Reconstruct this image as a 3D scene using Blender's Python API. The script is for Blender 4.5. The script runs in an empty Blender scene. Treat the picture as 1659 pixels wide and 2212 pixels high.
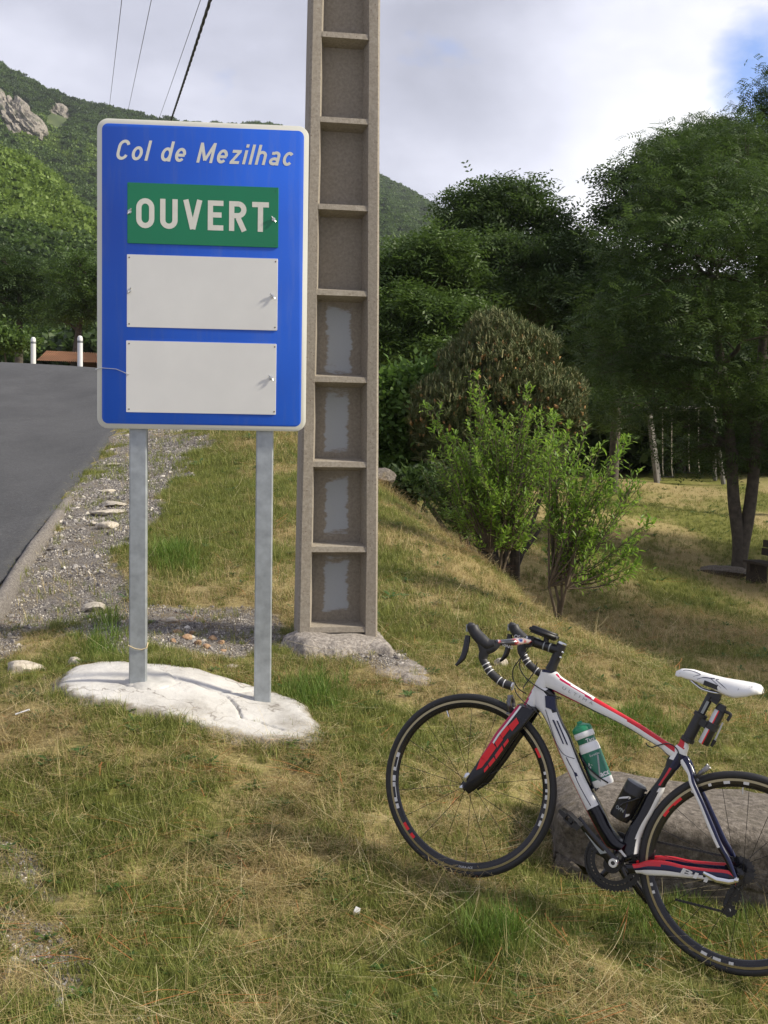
import bpy, bmesh, math, random
import numpy as np
from math import sin, cos, tan, pi, atan, radians, sqrt, exp, log
from mathutils import Vector, Matrix

random.seed(7)
RNG = np.random.default_rng(11)
SC = bpy.context.scene
COL = SC.collection

# ------------------------------------------------------------------ camera
F_PX, CX, CY = 2435.0, 829.5, 1106.0          # photo measured on a 1659 x 2212 grid
PITCH = atan((1106 - 950.5) / F_PX)
ROLL = 0.016
EYE = np.array([0.0, 0.0, 1.6])
FWD = np.array([0, cos(PITCH), -sin(PITCH)])
_r0 = np.array([1.0, 0, 0]); _u0 = np.array([0, sin(PITCH), cos(PITCH)])
RGT = _r0 * cos(ROLL) + _u0 * sin(ROLL)
UPV = -_r0 * sin(ROLL) + _u0 * cos(ROLL)
cam_d = bpy.data.cameras.new("camera")
cam_d.sensor_fit = 'VERTICAL'; cam_d.sensor_height = 36.0
cam_d.lens = F_PX / 2212 * 36.0
cam_d.clip_start = 0.05; cam_d.clip_end = 5000
cam = bpy.data.objects.new("camera", cam_d); COL.objects.link(cam)
cam.matrix_world = Matrix(((RGT[0], UPV[0], -FWD[0], 0), (RGT[1], UPV[1], -FWD[1], 0), (RGT[2], UPV[2], -FWD[2], 1.6), (0, 0, 0, 1)))
SC.camera = cam

# ------------------------------------------------------------------ sun and sky
SUN_EL, SUN_AZ = radians(37), radians(97)       # azimuth clockwise from +Y
sd = bpy.data.lights.new("sun", 'SUN'); sd.energy = 5.0; sd.angle = radians(6.0); sd.color = (1, 0.92, 0.76)
sun = bpy.data.objects.new("sun", sd); COL.objects.link(sun)
SDIR = Vector((sin(SUN_AZ) * cos(SUN_EL), cos(SUN_AZ) * cos(SUN_EL), sin(SUN_EL)))
sun.rotation_euler = SDIR.to_track_quat('Z', 'Y').to_euler()

def ndir(px, py):
    d = FWD + RGT * (px - CX) / F_PX + UPV * (CY - py) / F_PX
    return d / np.linalg.norm(d)

W = bpy.data.worlds.new("World"); SC.world = W; W.use_nodes = True
nt = W.node_tree; nt.nodes.clear(); N = nt.nodes.new; LK = nt.links.new
out = N('ShaderNodeOutputWorld'); bg = N('ShaderNodeBackground'); bg.inputs[1].default_value = 0.1
LK(bg.outputs[0], out.inputs[0])
sky = N('ShaderNodeTexSky'); sky.sky_type = 'NISHITA'; sky.sun_disc = False
sky.sun_elevation = SUN_EL; sky.sun_rotation = SUN_AZ; sky.altitude = 1100
tc = N('ShaderNodeTexCoord')
def wmath(op, a, b=None, c=None, clamp=False):
    m = N('ShaderNodeMath'); m.operation = op; m.use_clamp = clamp
    for i, v in enumerate((a, b, c)):
        if v is None: continue
        if isinstance(v, (int, float)): m.inputs[i].default_value = v
        else: LK(v, m.inputs[i])
    return m.outputs[0]
def wlobe(px, py, power):
    d = N('ShaderNodeVectorMath'); d.operation = 'DOT_PRODUCT'; LK(tc.outputs['Generated'], d.inputs[0])
    d.inputs[1].default_value = ndir(px, py)
    return wmath('POWER', wmath('MAXIMUM', d.outputs['Value'], 0.0), power)
def wnoise(scale, detail, rough, dist=0.0, off=(0, 0, 0)):
    mp = N('ShaderNodeMapping'); mp.inputs['Scale'].default_value = (1, 1, 1.9); mp.inputs['Location'].default_value = off
    LK(tc.outputs['Generated'], mp.inputs[0])
    n = N('ShaderNodeTexNoise'); n.inputs['Scale'].default_value = scale; n.inputs['Detail'].default_value = detail
    n.inputs['Roughness'].default_value = rough; n.inputs['Distortion'].default_value = dist
    LK(mp.outputs[0], n.inputs['Vector']); return n.outputs['Fac']
n1 = wnoise(3.2, 6, 0.52, 0.25, (2.3, .4, 1.1)); n2 = wnoise(7.5, 5, 0.5, 0.2, (5.1, 2, .3))
# cloud tone: grey-lavender, white towards the sun side
tone = wmath('ADD', wmath('MULTIPLY', n1, 1.35), wmath('MULTIPLY', n2, 0.6))
lob = wmath('ADD', wmath('MULTIPLY', wlobe(1430, 330, 60), 0.72), wmath('MULTIPLY', wlobe(-300, 330, 40), 0.05))
lob = wmath('ADD', lob, wmath('MULTIPLY', wlobe(560, 330, 260), 0.22))
lob = wmath('SUBTRACT', lob, wmath('MULTIPLY', wlobe(1020, 130, 160), 0.30))
tone = wmath('ADD', wmath('SUBTRACT', tone, 0.69), lob)
rp = N('ShaderNodeValToRGB'); LK(tone, rp.inputs[0])
rp.color_ramp.elements[0].position = 0.0; rp.color_ramp.elements[0].color = (0.31, 0.32, 0.40, 1)
rp.color_ramp.elements[1].position = 1.0; rp.color_ramp.elements[1].color = (0.98, 0.98, 0.98, 1)
e = rp.color_ramp.elements.new(0.30); e.color = (0.48, 0.49, 0.59, 1)
e = rp.color_ramp.elements.new(0.58); e.color = (0.68, 0.69, 0.80, 1)
cs = N('ShaderNodeVectorMath'); cs.operation = 'SCALE'; cs.inputs['Scale'].default_value = 10.0; LK(rp.outputs[0], cs.inputs[0])
# gaps where the blue shows
n3 = wnoise(9.0, 6, 0.55, 0.0, (4.7, 1.3, .9))
hole = wmath('ADD', wmath('MULTIPLY', wlobe(1655, 145, 900), 0.85), wmath('MULTIPLY', wlobe(478, 190, 3600), 0.30))
hole = wmath('ADD', hole, wmath('MULTIPLY', wmath('SUBTRACT', n3, 0.52), 1.35))
hr = N('ShaderNodeValToRGB'); LK(hole, hr.inputs[0]); hr.color_ramp.elements[0].position = 0.20; hr.color_ramp.elements[1].position = 0.62
mx = N('ShaderNodeMix'); mx.data_type = 'RGBA'; LK(hr.outputs[0], mx.inputs['Factor'])
bs = N('ShaderNodeVectorMath'); bs.operation = 'MULTIPLY'; LK(sky.outputs[0], bs.inputs[0]); bs.inputs[1].default_value = (1.0, 1.25, 1.75)
LK(cs.outputs[0], mx.inputs['A']); LK(bs.outputs[0], mx.inputs['B'])
LK(mx.outputs['Result'], bg.inputs[0])
SC.view_settings.view_transform = 'Standard'; SC.view_settings.look = 'None'
SC.view_settings.exposure = 0.40; SC.view_settings.gamma = 1.0; SC.view_settings.use_curve_mapping = False
SC.cycles.max_bounces = 6; SC.cycles.transparent_max_bounces = 8; SC.cycles.use_denoising = True

# ------------------------------------------------------------------ geometry helpers
def ray(px, py):
    return FWD + RGT * (px - CX) / F_PX + UPV * (CY - py) / F_PX
def at(px, py, d):
    """world point seen at photo position (px, py) lying d metres ahead"""
    r = ray(px, py); return EYE + r * (d / r[1])
def to_px(P):
    q = np.asarray(P) - EYE; z = q @ FWD
    return CX + F_PX * (q @ RGT) / z, CY - F_PX * (q @ UPV) / z

def hash2(ix, iy, seed):
    h = (ix.astype(np.int64) * 374761393 + iy.astype(np.int64) * 668265263 + seed * 974634777) & 0x7fffffff
    h = ((h ^ (h >> 13)) * 1274126177) & 0x7fffffff
    return ((h ^ (h >> 16)) & 0xffffff) / float(0xffffff)
def vnoise(x, y, seed=0):
    x = np.asarray(x, float); y = np.asarray(y, float)
    ix = np.floor(x); iy = np.floor(y); fx = x - ix; fy = y - iy
    fx = fx * fx * (3 - 2 * fx); fy = fy * fy * (3 - 2 * fy)
    a = hash2(ix, iy, seed); b = hash2(ix + 1, iy, seed); c = hash2(ix, iy + 1, seed); d = hash2(ix + 1, iy + 1, seed)
    return (a * (1 - fx) + b * fx) * (1 - fy) + (c * (1 - fx) + d * fx) * fy
def fbm(x, y, seed=0, oct=4):
    s = 0; a = 0.5; t = 0
    for k in range(oct):
        s = s + a * vnoise(np.asarray(x) * 2 ** k, np.asarray(y) * 2 ** k, seed + k * 17); t += a; a *= 0.5
    return s / t

def link(o): COL.objects.link(o); return o
def mesh_np(name, V, F, mats, mi=None, smooth=False, parent=None, attrs=None):
    """V (n,3), F list of arrays with equal polygon size or one array"""
    if not isinstance(F, list): F = [F]
    me = bpy.data.meshes.new(name)
    V = np.asarray(V, np.float32); nl = sum(f.size for f in F); nf = sum(len(f) for f in F)
    me.vertices.add(len(V)); me.vertices.foreach_set('co', V.ravel())
    me.loops.add(nl); me.loops.foreach_set('vertex_index', np.concatenate([np.asarray(f, np.int32).ravel() for f in F]))
    me.polygons.add(nf)
    st = []; o = 0
    for f in F:
        k = f.shape[1]; st.append(o + np.arange(len(f)) * k); o += f.size
    me.polygons.foreach_set('loop_start', np.concatenate(st).astype(np.int32))
    if mi is not None: me.polygons.foreach_set('material_index', np.asarray(mi, np.int32))
    if smooth: me.polygons.foreach_set('use_smooth', np.ones(nf, bool))
    for m in (mats if isinstance(mats, (list, tuple)) else [mats]): me.materials.append(m)
    if attrs:
        for k, a in attrs.items():
            at_ = me.attributes.new(k, 'FLOAT', 'POINT'); at_.data.foreach_set('value', np.asarray(a, np.float32))
    me.update(calc_edges=True); me.validate()
    ob = link(bpy.data.objects.new(name, me))
    if parent is not None: ob.parent = parent
    return ob

class MB:
    def __init__(s): s.v = []; s.f = []; s.m = []
    def add(s, vs, fs, m=0):
        o = len(s.v); s.v += [tuple(map(float, p)) for p in vs]
        for f in fs: s.f.append([o + i for i in f])
        s.m += (list(m) if isinstance(m, (list, tuple, np.ndarray)) else [m] * len(fs)); return s
    def box(s, c, sz, R=None, m=0):
        hx, hy, hz = sz[0] / 2, sz[1] / 2, sz[2] / 2
        P = [Vector((x, y, z)) for x in (-hx, hx) for y in (-hy, hy) for z in (-hz, hz)]
        if R is not None: P = [R @ p for p in P]
        P = [p + Vector(c) for p in P]
        return s.add(P, [(0, 1, 3, 2), (4, 6, 7, 5), (0, 4, 5, 1), (2, 3, 7, 6), (0, 2, 6, 4), (1, 5, 7, 3)], m)
    def tube(s, pts, rad, n=8, m=0, cap=True, flat=1.0, flatdir=None):
        pts = [Vector(map(float, p)) for p in pts]; k = len(pts)
        if not isinstance(rad, (list, tuple, np.ndarray)): rad = [rad] * k
        t0 = (pts[1] - pts[0]).normalized()
        up = Vector((0, 0, 1)) if abs(t0.z) < 0.9 else Vector((0, 1, 0))
        if flatdir is not None: up = Vector(flatdir)
        a = (up - t0 * up.dot(t0)).normalized(); V = []; Fc = []
        for i in range(k):
            t = (pts[min(i + 1, k - 1)] - pts[max(i - 1, 0)]).normalized()
            a = (a - t * a.dot(t)).normalized(); b = t.cross(a)
            for j in range(n):
                q = 2 * pi * j / n; V.append(pts[i] + a * (cos(q) * rad[i] * flat) + b * (sin(q) * rad[i]))
        for i in range(k - 1):
            for j in range(n):
                j2 = (j + 1) % n; Fc.append((i * n + j, i * n + j2, (i + 1) * n + j2, (i + 1) * n + j))
        if cap: Fc.append(tuple(range(n))[::-1]); Fc.append(tuple((k - 1) * n + j for j in range(n)))
        return s.add(V, Fc, m)
    def revolve(s, prof, M, n=24, m=None, close=False):
        """prof list of (r, h): revolved about local z, placed by matrix M"""
        V = []; Fc = []; mi = []
        k = len(prof)
        for r, h in prof:
            for j in range(n):
                q = 2 * pi * j / n; V.append(M @ Vector((r * cos(q), r * sin(q), h)))
        for i in range(k - 1 if not close else k):
            i2 = (i + 1) % k
            for j in range(n):
                j2 = (j + 1) % n; Fc.append((i * n + j, i * n + j2, i2 * n + j2, i2 * n + j)); mi.append(0 if m is None else (m[i] if isinstance(m, (list, tuple)) else m))
        return s.add(V, Fc, mi)
    def build(s, name, mats, parent=None, smooth=True, ang=None):
        me = bpy.data.meshes.new(name); me.from_pydata(s.v, [], s.f)
        for mm in (mats if isinstance(mats, (list, tuple)) else [mats]): me.materials.append(mm)
        me.polygons.foreach_set('material_index', np.array(s.m, np.int32))
        bm = bmesh.new(); bm.from_mesh(me); bmesh.ops.recalc_face_normals(bm, faces=bm.faces[:]); bm.to_mesh(me); bm.free()
        me.polygons.foreach_set('use_smooth', np.full(len(me.polygons), bool(smooth)))
        if smooth: me.set_sharp_from_angle(angle=radians(ang or 38))
        me.update()
        o = link(bpy.data.objects.new(name, me))
        if parent is not None: o.parent = parent
        return o

def catmull(P, n):
    P = np.asarray(P, float); k = len(P); out_ = []
    Q = np.vstack([2 * P[0] - P[1], P, 2 * P[-1] - P[-2]])
    for i in range(k - 1):
        p0, p1, p2, p3 = Q[i:i + 4]
        for j in range(n):
            t = j / n
            out_.append(0.5 * ((2 * p1) + (-p0 + p2) * t + (2 * p0 - 5 * p1 + 4 * p2 - p3) * t * t + (-p0 + 3 * p1 - 3 * p2 + p3) * t ** 3))
    out_.append(P[-1]); return np.array(out_)

def tag(o, label=None, cat=None, group=None, kind=None):
    if label: o['label'] = label
    if cat: o['category'] = cat
    if group: o['group'] = group
    if kind: o['kind'] = kind
    return o
def empty(name, loc=(0, 0, 0), rz=0.0, label=None, cat=None, group=None, M=None):
    o = link(bpy.data.objects.new(name, None)); o.empty_display_size = 0.1
    if M is not None: o.matrix_world = M
    else: o.location = [float(c) for c in loc]; o.rotation_euler = (0, 0, rz)
    return tag(o, label, cat, group)

# ------------------------------------------------------------------ materials
def new_mat(name):
    m = bpy.data.materials.new(name); m.use_nodes = True; t = m.node_tree
    b = t.nodes['Principled BSDF']; return m, t, b
def mk(t, kind, **kw):
    n = t.nodes.new(kind)
    for k, v in kw.items(): setattr(n, k, v)
    return n
def tex_noise(t, scale, detail=4, rough=0.55, coord='Object', stretch=None, dist=0):
    c = mk(t, 'ShaderNodeTexCoord'); n = mk(t, 'ShaderNodeTexNoise')
    n.inputs['Scale'].default_value = scale; n.inputs['Detail'].default_value = detail; n.inputs['Roughness'].default_value = rough
    n.inputs['Distortion'].default_value = dist
    if stretch:
        mp = mk(t, 'ShaderNodeMapping'); mp.inputs['Scale'].default_value = stretch
        t.links.new(c.outputs[coord], mp.inputs[0]); t.links.new(mp.outputs[0], n.inputs['Vector'])
    else: t.links.new(c.outputs[coord], n.inputs['Vector'])
    return n.outputs['Fac']
def ramp(t, fac, stops):
    r = mk(t, 'ShaderNodeValToRGB'); t.links.new(fac, r.inputs[0]); el = r.color_ramp.elements
    el[0].position = stops[0][0]; el[0].color = (*stops[0][1], 1); el[1].position = stops[-1][0]; el[1].color = (*stops[-1][1], 1)
    for p, c in stops[1:-1]: e = el.new(p); e.color = (*c, 1)
    return r.outputs[0]
def mixc(t, fac, a, b, mode='MIX'):
    m = mk(t, 'ShaderNodeMix'); m.data_type = 'RGBA'; m.blend_type = mode
    for s, v in (('Factor', fac), ('A', a), ('B', b)):
        if isinstance(v, (int, float)): m.inputs[s].default_value = v
        elif isinstance(v, tuple): m.inputs[s].default_value = (*v, 1)
        else: t.links.new(v, m.inputs[s])
    return m.outputs['Result']
def nmath(t, op, a, b=None, clamp=False):
    m = mk(t, 'ShaderNodeMath'); m.operation = op; m.use_clamp = clamp
    for i, v in enumerate((a, b)):
        if v is None: continue
        if isinstance(v, (int, float)): m.inputs[i].default_value = v
        else: t.links.new(v, m.inputs[i])
    return m.outputs[0]
def bump(t, b, h, strength=0.3, dist=0.01):
    n = mk(t, 'ShaderNodeBump'); n.inputs['Strength'].default_value = strength; n.inputs['Distance'].default_value = dist
    t.links.new(h, n.inputs['Height']); t.links.new(n.outputs[0], b.inputs['Normal'])
def simple(name, c, rough=0.5, metal=0.0, var=0.12, scale=30, bmp=0.0, coat=0.0, spec=0.5):
    m, t, b = new_mat(name)
    f = tex_noise(t, scale, 5)
    lo = tuple(max(0, x * (1 - var)) for x in c); hi = tuple(min(1, x * (1 + var)) for x in c)
    t.links.new(ramp(t, f, [(0.3, lo), (0.7, hi)]), b.inputs['Base Color'])
    r = mk(t, 'ShaderNodeMapRange'); t.links.new(f, r.inputs[0]); r.inputs[3].default_value = max(0.03, rough * 0.85); r.inputs[4].default_value = min(1, rough * 1.15)
    t.links.new(r.outputs[0], b.inputs['Roughness'])
    b.inputs['Metallic'].default_value = metal; b.inputs['Specular IOR Level'].default_value = spec
    if coat: b.inputs['Coat Weight'].default_value = coat; b.inputs['Coat Roughness'].default_value = 0.06
    if bmp: bump(t, b, f, bmp, 0.004)
    return m
def leaf_mat(name, c1, c2, c3=None, trans=0.25, rough=0.55, big=0.6):
    m, t, b = new_mat(name)
    g = mk(t, 'ShaderNodeNewGeometry')
    col = ramp(t, g.outputs['Random Per Island'], [(0.0, c1), (0.6, c2), (1.0, c3 or c2)])
    f = tex_noise(t, big, 3)
    col = mixc(t, nmath(t, 'MULTIPLY', f, 0.9, True), col, c1, 'MIX')
    t.links.new(col, b.inputs['Base Color']); b.inputs['Roughness'].default_value = rough; b.inputs['Specular IOR Level'].default_value = 0.35
    tr = mk(t, 'ShaderNodeBsdfTranslucent'); tm = mixc(t, 0.35, col, tuple(min(1, x * 1.6) for x in c2)); t.links.new(tm, tr.inputs[0])
    ms = mk(t, 'ShaderNodeMixShader'); ms.inputs[0].default_value = trans
    o = t.nodes['Material Output']
    t.links.new(b.outputs[0], ms.inputs[1]); t.links.new(tr.outputs[0], ms.inputs[2]); t.links.new(ms.outputs[0], o.inputs[0])
    return m

M = {}
M['white_paint'] = simple('white_paint', (0.7, 0.7, 0.7), 0.4, scale=8, var=0.05)
M['steel'] = simple('galvanised_steel', (0.36, 0.39, 0.41), 0.45, 0.55, 0.16, 22)
M['bark'] = simple('bark', (0.075, 0.062, 0.048), 0.9, 0, 0.45, 9, 0.8)
M['bark_light'] = simple('bark_light', (0.10, 0.075, 0.05), 0.9, 0, 0.4, 14, 0.6)

# ------------------------------------------------------------------ air
def haze_box():
    m = bpy.data.materials.new('haze'); m.use_nodes = True; t = m.node_tree; t.nodes.clear(); o = t.nodes.new('ShaderNodeOutputMaterial'); v = t.nodes.new('ShaderNodeVolumePrincipled')
    v.inputs['Color'].default_value = (.86, .93, 1, 1); v.inputs['Density'].default_value = HAZE; v.inputs['Anisotropy'].default_value = .2; t.links.new(v.outputs[0], o.inputs['Volume'])
    lo, hi = (-1400, -60, -60), (1900, 2300, 620)
    mb = MB(); mb.box([(a + b) / 2 for a, b in zip(lo, hi)], [b - a for a, b in zip(lo, hi)]); h = mb.build('haze', m, smooth=False); tag(h, kind='stuff')
HAZE = 0.00013
SC.cycles.volume_bounces = 0
haze_box()

# ------------------------------------------------------------------ ground shape
CP = [(0,2212,3.0),(830,2212,3.2),(1659,2212,3.6),(1068,1902,4.09),(1640,2110,3.68),(830,1960,3.85),
 (100,1480,5.7),(400,1440,5.9),(570,1500,5.75),(120,1505,5.3),(400,1572,5.05),(700,1606,5.1),(640,1500,5.75),
 (0,1600,4.9),(0,1850,4.0),(400,1850,4.1),(800,1700,4.75),(0,1470,5.8),
 (720,1400,6.7),(620,1380,6.8),(940,1480,6.2),(860,1420,6.6),(900,1250,9),(820,1100,12.3),(815,1050,14.3),(1205,1350,8.8),(1080,1240,11),(1000,1190,13),
 (1300,1550,6.0),(1550,1600,6.0),(1659,1720,5.3),(1400,1430,7.8),(1659,1530,7.5),(1450,1830,4.9),
 (1600,1240,25),(1300,1250,20),(1659,1390,16),(1350,1335,17),(1659,1500,11.8),(1400,1418,13),(1205,1335,17.5),(1000,1168,26),(1205,1395,11.3),(1000,1222,17),(1400,1478,9.8),(1659,1590,9.3),(900,1150,17.5),(1100,1300,13.5),(1200,1200,20),(1100,1120,28),
 (1415,1046,42),(1659,1046,42),(1250,1040,42),(1000,1035,38),(2200,1150,30),(2200,1500,9),(2300,1900,5.5),(1900,1040,42),
 (0,1290,8.5),(100,1140,11),(200,1005,16),(280,922,22),(0,1000,16),(0,900,23),(100,850,30),(0,786,40),(212,797,37),(-300,1200,9),(-400,900,20),(-300,780,40),(-500,1500,5),
 (400,1000,15),(600,935,18.5),(400,1250,8.5),(150,1350,7.3),(450,1400,6.6),(740,1010,17)]
P_ = np.array([at(*c) for c in CP])
extra = np.array([(-25, 62, 2.6), (-12, 62, 2.8), (-4, 60, 2.2), (5, 62, 1.2), (20, 62, 1.4), (40, 62, 1.5), (-4, 32, 2.6), (-2.5, 24, 1.75), (3, 30, -0.1),
  (-2.2, 2.2, 0.0), (0, 1.9, -0.05), (2.5, 2.0, -0.45), (-45, 50, 5.0), (-20, 12, 1.2), (14, 12, -0.9), (12, 5, -1.2), (30, 30, -0.6), (-10, 90, 4.0), (20, 95, 4.0), (-40, 95, 6.0), (50, 95, 4)])
P_ = np.vstack([P_, extra])
def ab(x, y):
    y = np.maximum(np.asarray(y, float), 1.6); a = np.clip(np.asarray(x, float) / y, -1.4, 1.4); return a * 2.2, np.log(y)
_ca, _cb = ab(P_[:, 0], P_[:, 1])
def _tk(r2): return 0.5 * r2 * np.log(r2 + 1e-9)
_n = len(P_); _D = (_ca[:, None] - _ca) ** 2 + (_cb[:, None] - _cb) ** 2
_K = _tk(_D) + np.eye(_n) * 0.004; _Q = np.stack([np.ones(_n), _ca, _cb], 1)
_A = np.block([[_K, _Q], [_Q.T, np.zeros((3, 3))]]); _w = np.linalg.solve(_A, np.concatenate([P_[:, 2] / P_[:, 1] ** 0.5, np.zeros(3)]))
def H0(x, y):
    x = np.atleast_1d(np.asarray(x, float)); y = np.atleast_1d(np.asarray(y, float)); a, b = ab(x, y); o = np.empty(a.shape)
    fa, fb, fo = a.ravel(), b.ravel(), o.ravel()
    for s in range(0, fa.size, 20000):
        e_ = slice(s, s + 20000)
        d = (fa[e_, None] - _ca) ** 2 + (fb[e_, None] - _cb) ** 2
        fo[e_] = _tk(d) @ _w[:_n] + _w[_n] + _w[_n + 1] * fa[e_] + _w[_n + 2] * fb[e_]
    return fo.reshape(o.shape) * np.maximum(y, 1.6) ** 0.5
def H(x, y):
    x = np.atleast_1d(np.asarray(x, float)); y = np.atleast_1d(np.asarray(y, float))
    z = H0(x, y)
    near = np.clip((16 - y) / 10, 0, 1)
    z = z + (fbm(x * 1.7, y * 1.7, 3) - 0.5) * 0.07 + near * (fbm(x * 9, y * 9, 5, 3) - 0.5) * 0.03
    z = z + np.clip((y - 12) / 20, 0, 1) * (fbm(x * .35, y * .35, 9) - 0.5) * 0.35
    return z
def hz(x, y): return float(H(x, y)[0])
def ground_hit(px, py, dmax=90):
    r = ray(px, py); ds = np.exp(np.linspace(log(2), log(dmax), 260))
    P = EYE + r[None] * (ds / r[1])[:, None]
    below = P[:, 2] < H0(P[:, 0], P[:, 1])
    i = int(np.argmax(below)) if below.any() else len(ds) - 1
    if i == 0: return P[0]
    d0, d1 = ds[i - 1], ds[i]
    for _ in range(12):
        dm = (d0 + d1) / 2; p = EYE + r * (dm / r[1])
        if p[2] < H0(p[0], p[1])[0]: d1 = dm
        else: d0 = dm
    return EYE + r * (d1 / r[1])

def in_poly(px, py, poly):
    px = np.asarray(px); py = np.asarray(py); c = np.zeros(px.shape, bool); n = len(poly)
    for i in range(n):
        x0, y0 = poly[i]; x1, y1 = poly[(i + 1) % n]
        k = ((y0 > py) != (y1 > py)) & (px < (x1 - x0) * (py - y0) / (y1 - y0 + 1e-9) + x0); c ^= k
    return c

# road edge on the ground (photo grid), then carried on in the world
EDGE_PX = [(-140, 1480), (0, 1290), (60, 1195), (100, 1137), (160, 1050), (215, 985), (280, 920)]
EDGE = [tuple(ground_hit(*p)[:2]) for p in EDGE_PX]
EDGE = np.array([(-1.5, 0.0), (-1.95, 3.2)] + EDGE + [(-4.6, 28), (-3.0, 33), (-3.0, 38)])
EDGE = catmull(EDGE, 10)
def edge_dist(x, y):
    """signed distance to the road edge: > 0 on the verge side"""
    x = np.asarray(x, float); y = np.asarray(y, float)
    d2 = np.full(x.shape, 1e9); sg = np.ones(x.shape)
    for i in range(len(EDGE) - 1):
        a, b = EDGE[i], EDGE[i + 1]; ex, ey = b - a; L2 = ex * ex + ey * ey
        t = np.clip(((x - a[0]) * ex + (y - a[1]) * ey) / L2, 0, 1)
        qx, qy = x - a[0] - t * ex, y - a[1] - t * ey; d = qx * qx + qy * qy
        u = d < d2; d2 = np.where(u, d, d2); sg = np.where(u, np.sign(-(ex * qy - ey * qx)), sg)
    return np.sqrt(d2) * sg
TOP_PX = [(-420, 800), (-200, 786), (0, 786), (110, 788), (205, 797), (260, 815)]
TOPL = np.array([ground_hit(*p)[:2] for p in TOP_PX])

GRAVEL = [[(-60,1380),(60,1200),(150,1060),(230,960),(280,925),(450,925),(430,960),(400,1010),(345,1080),(300,1180),(240,1250),(330,1300),(480,1290),(610,1320),(640,1390),(560,1410),(420,1400),(320,1380),(250,1410),(100,1370),(0,1450)],
          [(620,1400),(700,1395),(850,1400),(940,1480),(900,1490),(760,1450),(620,1430)], [(-80,1760),(50,1810),(110,1900),(130,2000),(300,2110),(360,2260),(-80,2300)]]
def masks(x, y, z=None):
    if z is None: z = H0(x, y)
    q = np.stack([x, y, z], -1) - EYE; zz = np.maximum(q @ FWD, 0.3)
    px = CX + F_PX * (q @ RGT) / zz; py = CY - F_PX * (q @ UPV) / zz
    jx = (fbm(x * 2.2, y * 2.2, 21) - 0.5) * 120; jy = (fbm(x * 2.2 + 9, y * 2.2, 23) - 0.5) * 90
    g = np.zeros(np.shape(x))
    for k, p in enumerate(GRAVEL):
        g = np.maximum(g, in_poly(px + jx, py + jy, p) * (1.0 if k < 2 else 0.62 * (fbm(x * 4, y * 4, 27) > .47)))
    g = g * (q @ FWD > 0.5)
    s = fbm(x * 1.5, y * 1.5, 31, 4) - .015                       # straw against green
    s = np.where(y > 14, fbm(x * .55, y * .30, 33, 4), s)
    def blob(cx, cy, rx, ry, a): return a * np.exp(-((px - cx) / rx) ** 2 - ((py - cy) / ry) ** 2)
    s = s + blob(60, 1560, 120, 90, .25) + blob(720, 1800, 220, 120, .10) + blob(980, 1290, 170, 130, .16) + blob(1500, 1480, 250, 90, .10)
    s = s + blob(1150, 2120, 500, 60, .03) + blob(400, 1900, 300, 60, .08) - blob(1060, 2040, 90, 50, .15) - blob(230, 1380, 70, 50, .4) - blob(375, 1215, 60, 30, .4)
    s = s - blob(1380, 1560, 200, 60, .16) - blob(700, 1520, 120, 50, .2) - blob(1420, 2020, 200, 60, .06) - blob(200, 1720, 300, 60, .1) - blob(470, 1080, 110, 110, .2) - blob(880, 1200, 60, 100, .14)
    return g, s, px, py

# ================================================================== GROUND
def axis_pts(lo, hi, dens):
    p = [lo]
    while p[-1] < hi: p.append(p[-1] + dens(p[-1]))
    return np.array(p)
gy = axis_pts(-6, 130, lambda y: 0.5 if y < 2 else max(0.05, 0.012 * y))
gx = axis_pts(0, 110, lambda x: max(0.05, 0.022 * x)); gx = np.concatenate([-gx[::-1], gx[1:]])
GX, GY = np.meshgrid(gx, gy); GZ = H(GX.ravel(), GY.ravel()).reshape(GX.shape)
ed = edge_dist(GX, GY)
GZ = np.where(ed < -0.15, GZ - 0.12, GZ)
far = np.clip((GY - 75) / 50, 0, 1) ** 2 * 6; GZ = GZ - far
g_, s_, _, _ = masks(GX.ravel(), GY.ravel(), GZ.ravel())
nx, ny = len(gx), len(gy); ii = np.arange(nx * ny).reshape(ny, nx)
Fq = np.stack([ii[:-1, :-1], ii[:-1, 1:], ii[1:, 1:], ii[1:, :-1]], -1).reshape(-1, 4)
m, t, b = new_mat('ground_soil_and_turf')
ag = mk(t, 'ShaderNodeAttribute', attribute_name='gravel'); as_ = mk(t, 'ShaderNodeAttribute', attribute_name='straw')
n_f = tex_noise(t, 60, 6, 0.7); n_m = tex_noise(t, 7, 5, 0.6); n_s = tex_noise(t, 38, 8, 0.8, stretch=(0.5, 1.6, 1))
green = ramp(t, n_s, [(0.3, (0.08, 0.09, 0.022)), (0.55, (0.18, 0.185, 0.045)), (0.75, (0.33, 0.28, 0.11))])
straw = ramp(t, n_s, [(0.3, (0.15, 0.125, 0.05)), (0.52, (0.36, 0.29, 0.135)), (0.72, (0.56, 0.47, 0.25))])
gw = nmath(t, 'ADD', as_.outputs['Fac'], nmath(t, 'MULTIPLY', nmath(t, 'SUBTRACT', n_m, 0.5), 0.5))
sel = ramp(t, gw, [(0.36, (0, 0, 0)), (0.62, (1, 1, 1))])
turf = mixc(t, sel, green, straw)
grv = ramp(t, n_f, [(0.34, (0.055, 0.048, 0.042)), (0.5, (0.155, 0.14, 0.128)), (0.66, (0.38, 0.35, 0.32))])
grv = mixc(t, ramp(t, n_m, [(0.50, (0, 0, 0)), (0.68, (0.5, 0.5, 0.5))]), grv, (0.15, 0.12, 0.08))
t.links.new(mixc(t, ag.outputs['Fac'], turf, grv), b.inputs['Base Color'])
b.inputs['Roughness'].default_value = 0.95; b.inputs['Specular IOR Level'].default_value = 0.15
bump(t, b, n_f, 0.8, 0.02); M['ground'] = m
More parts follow.
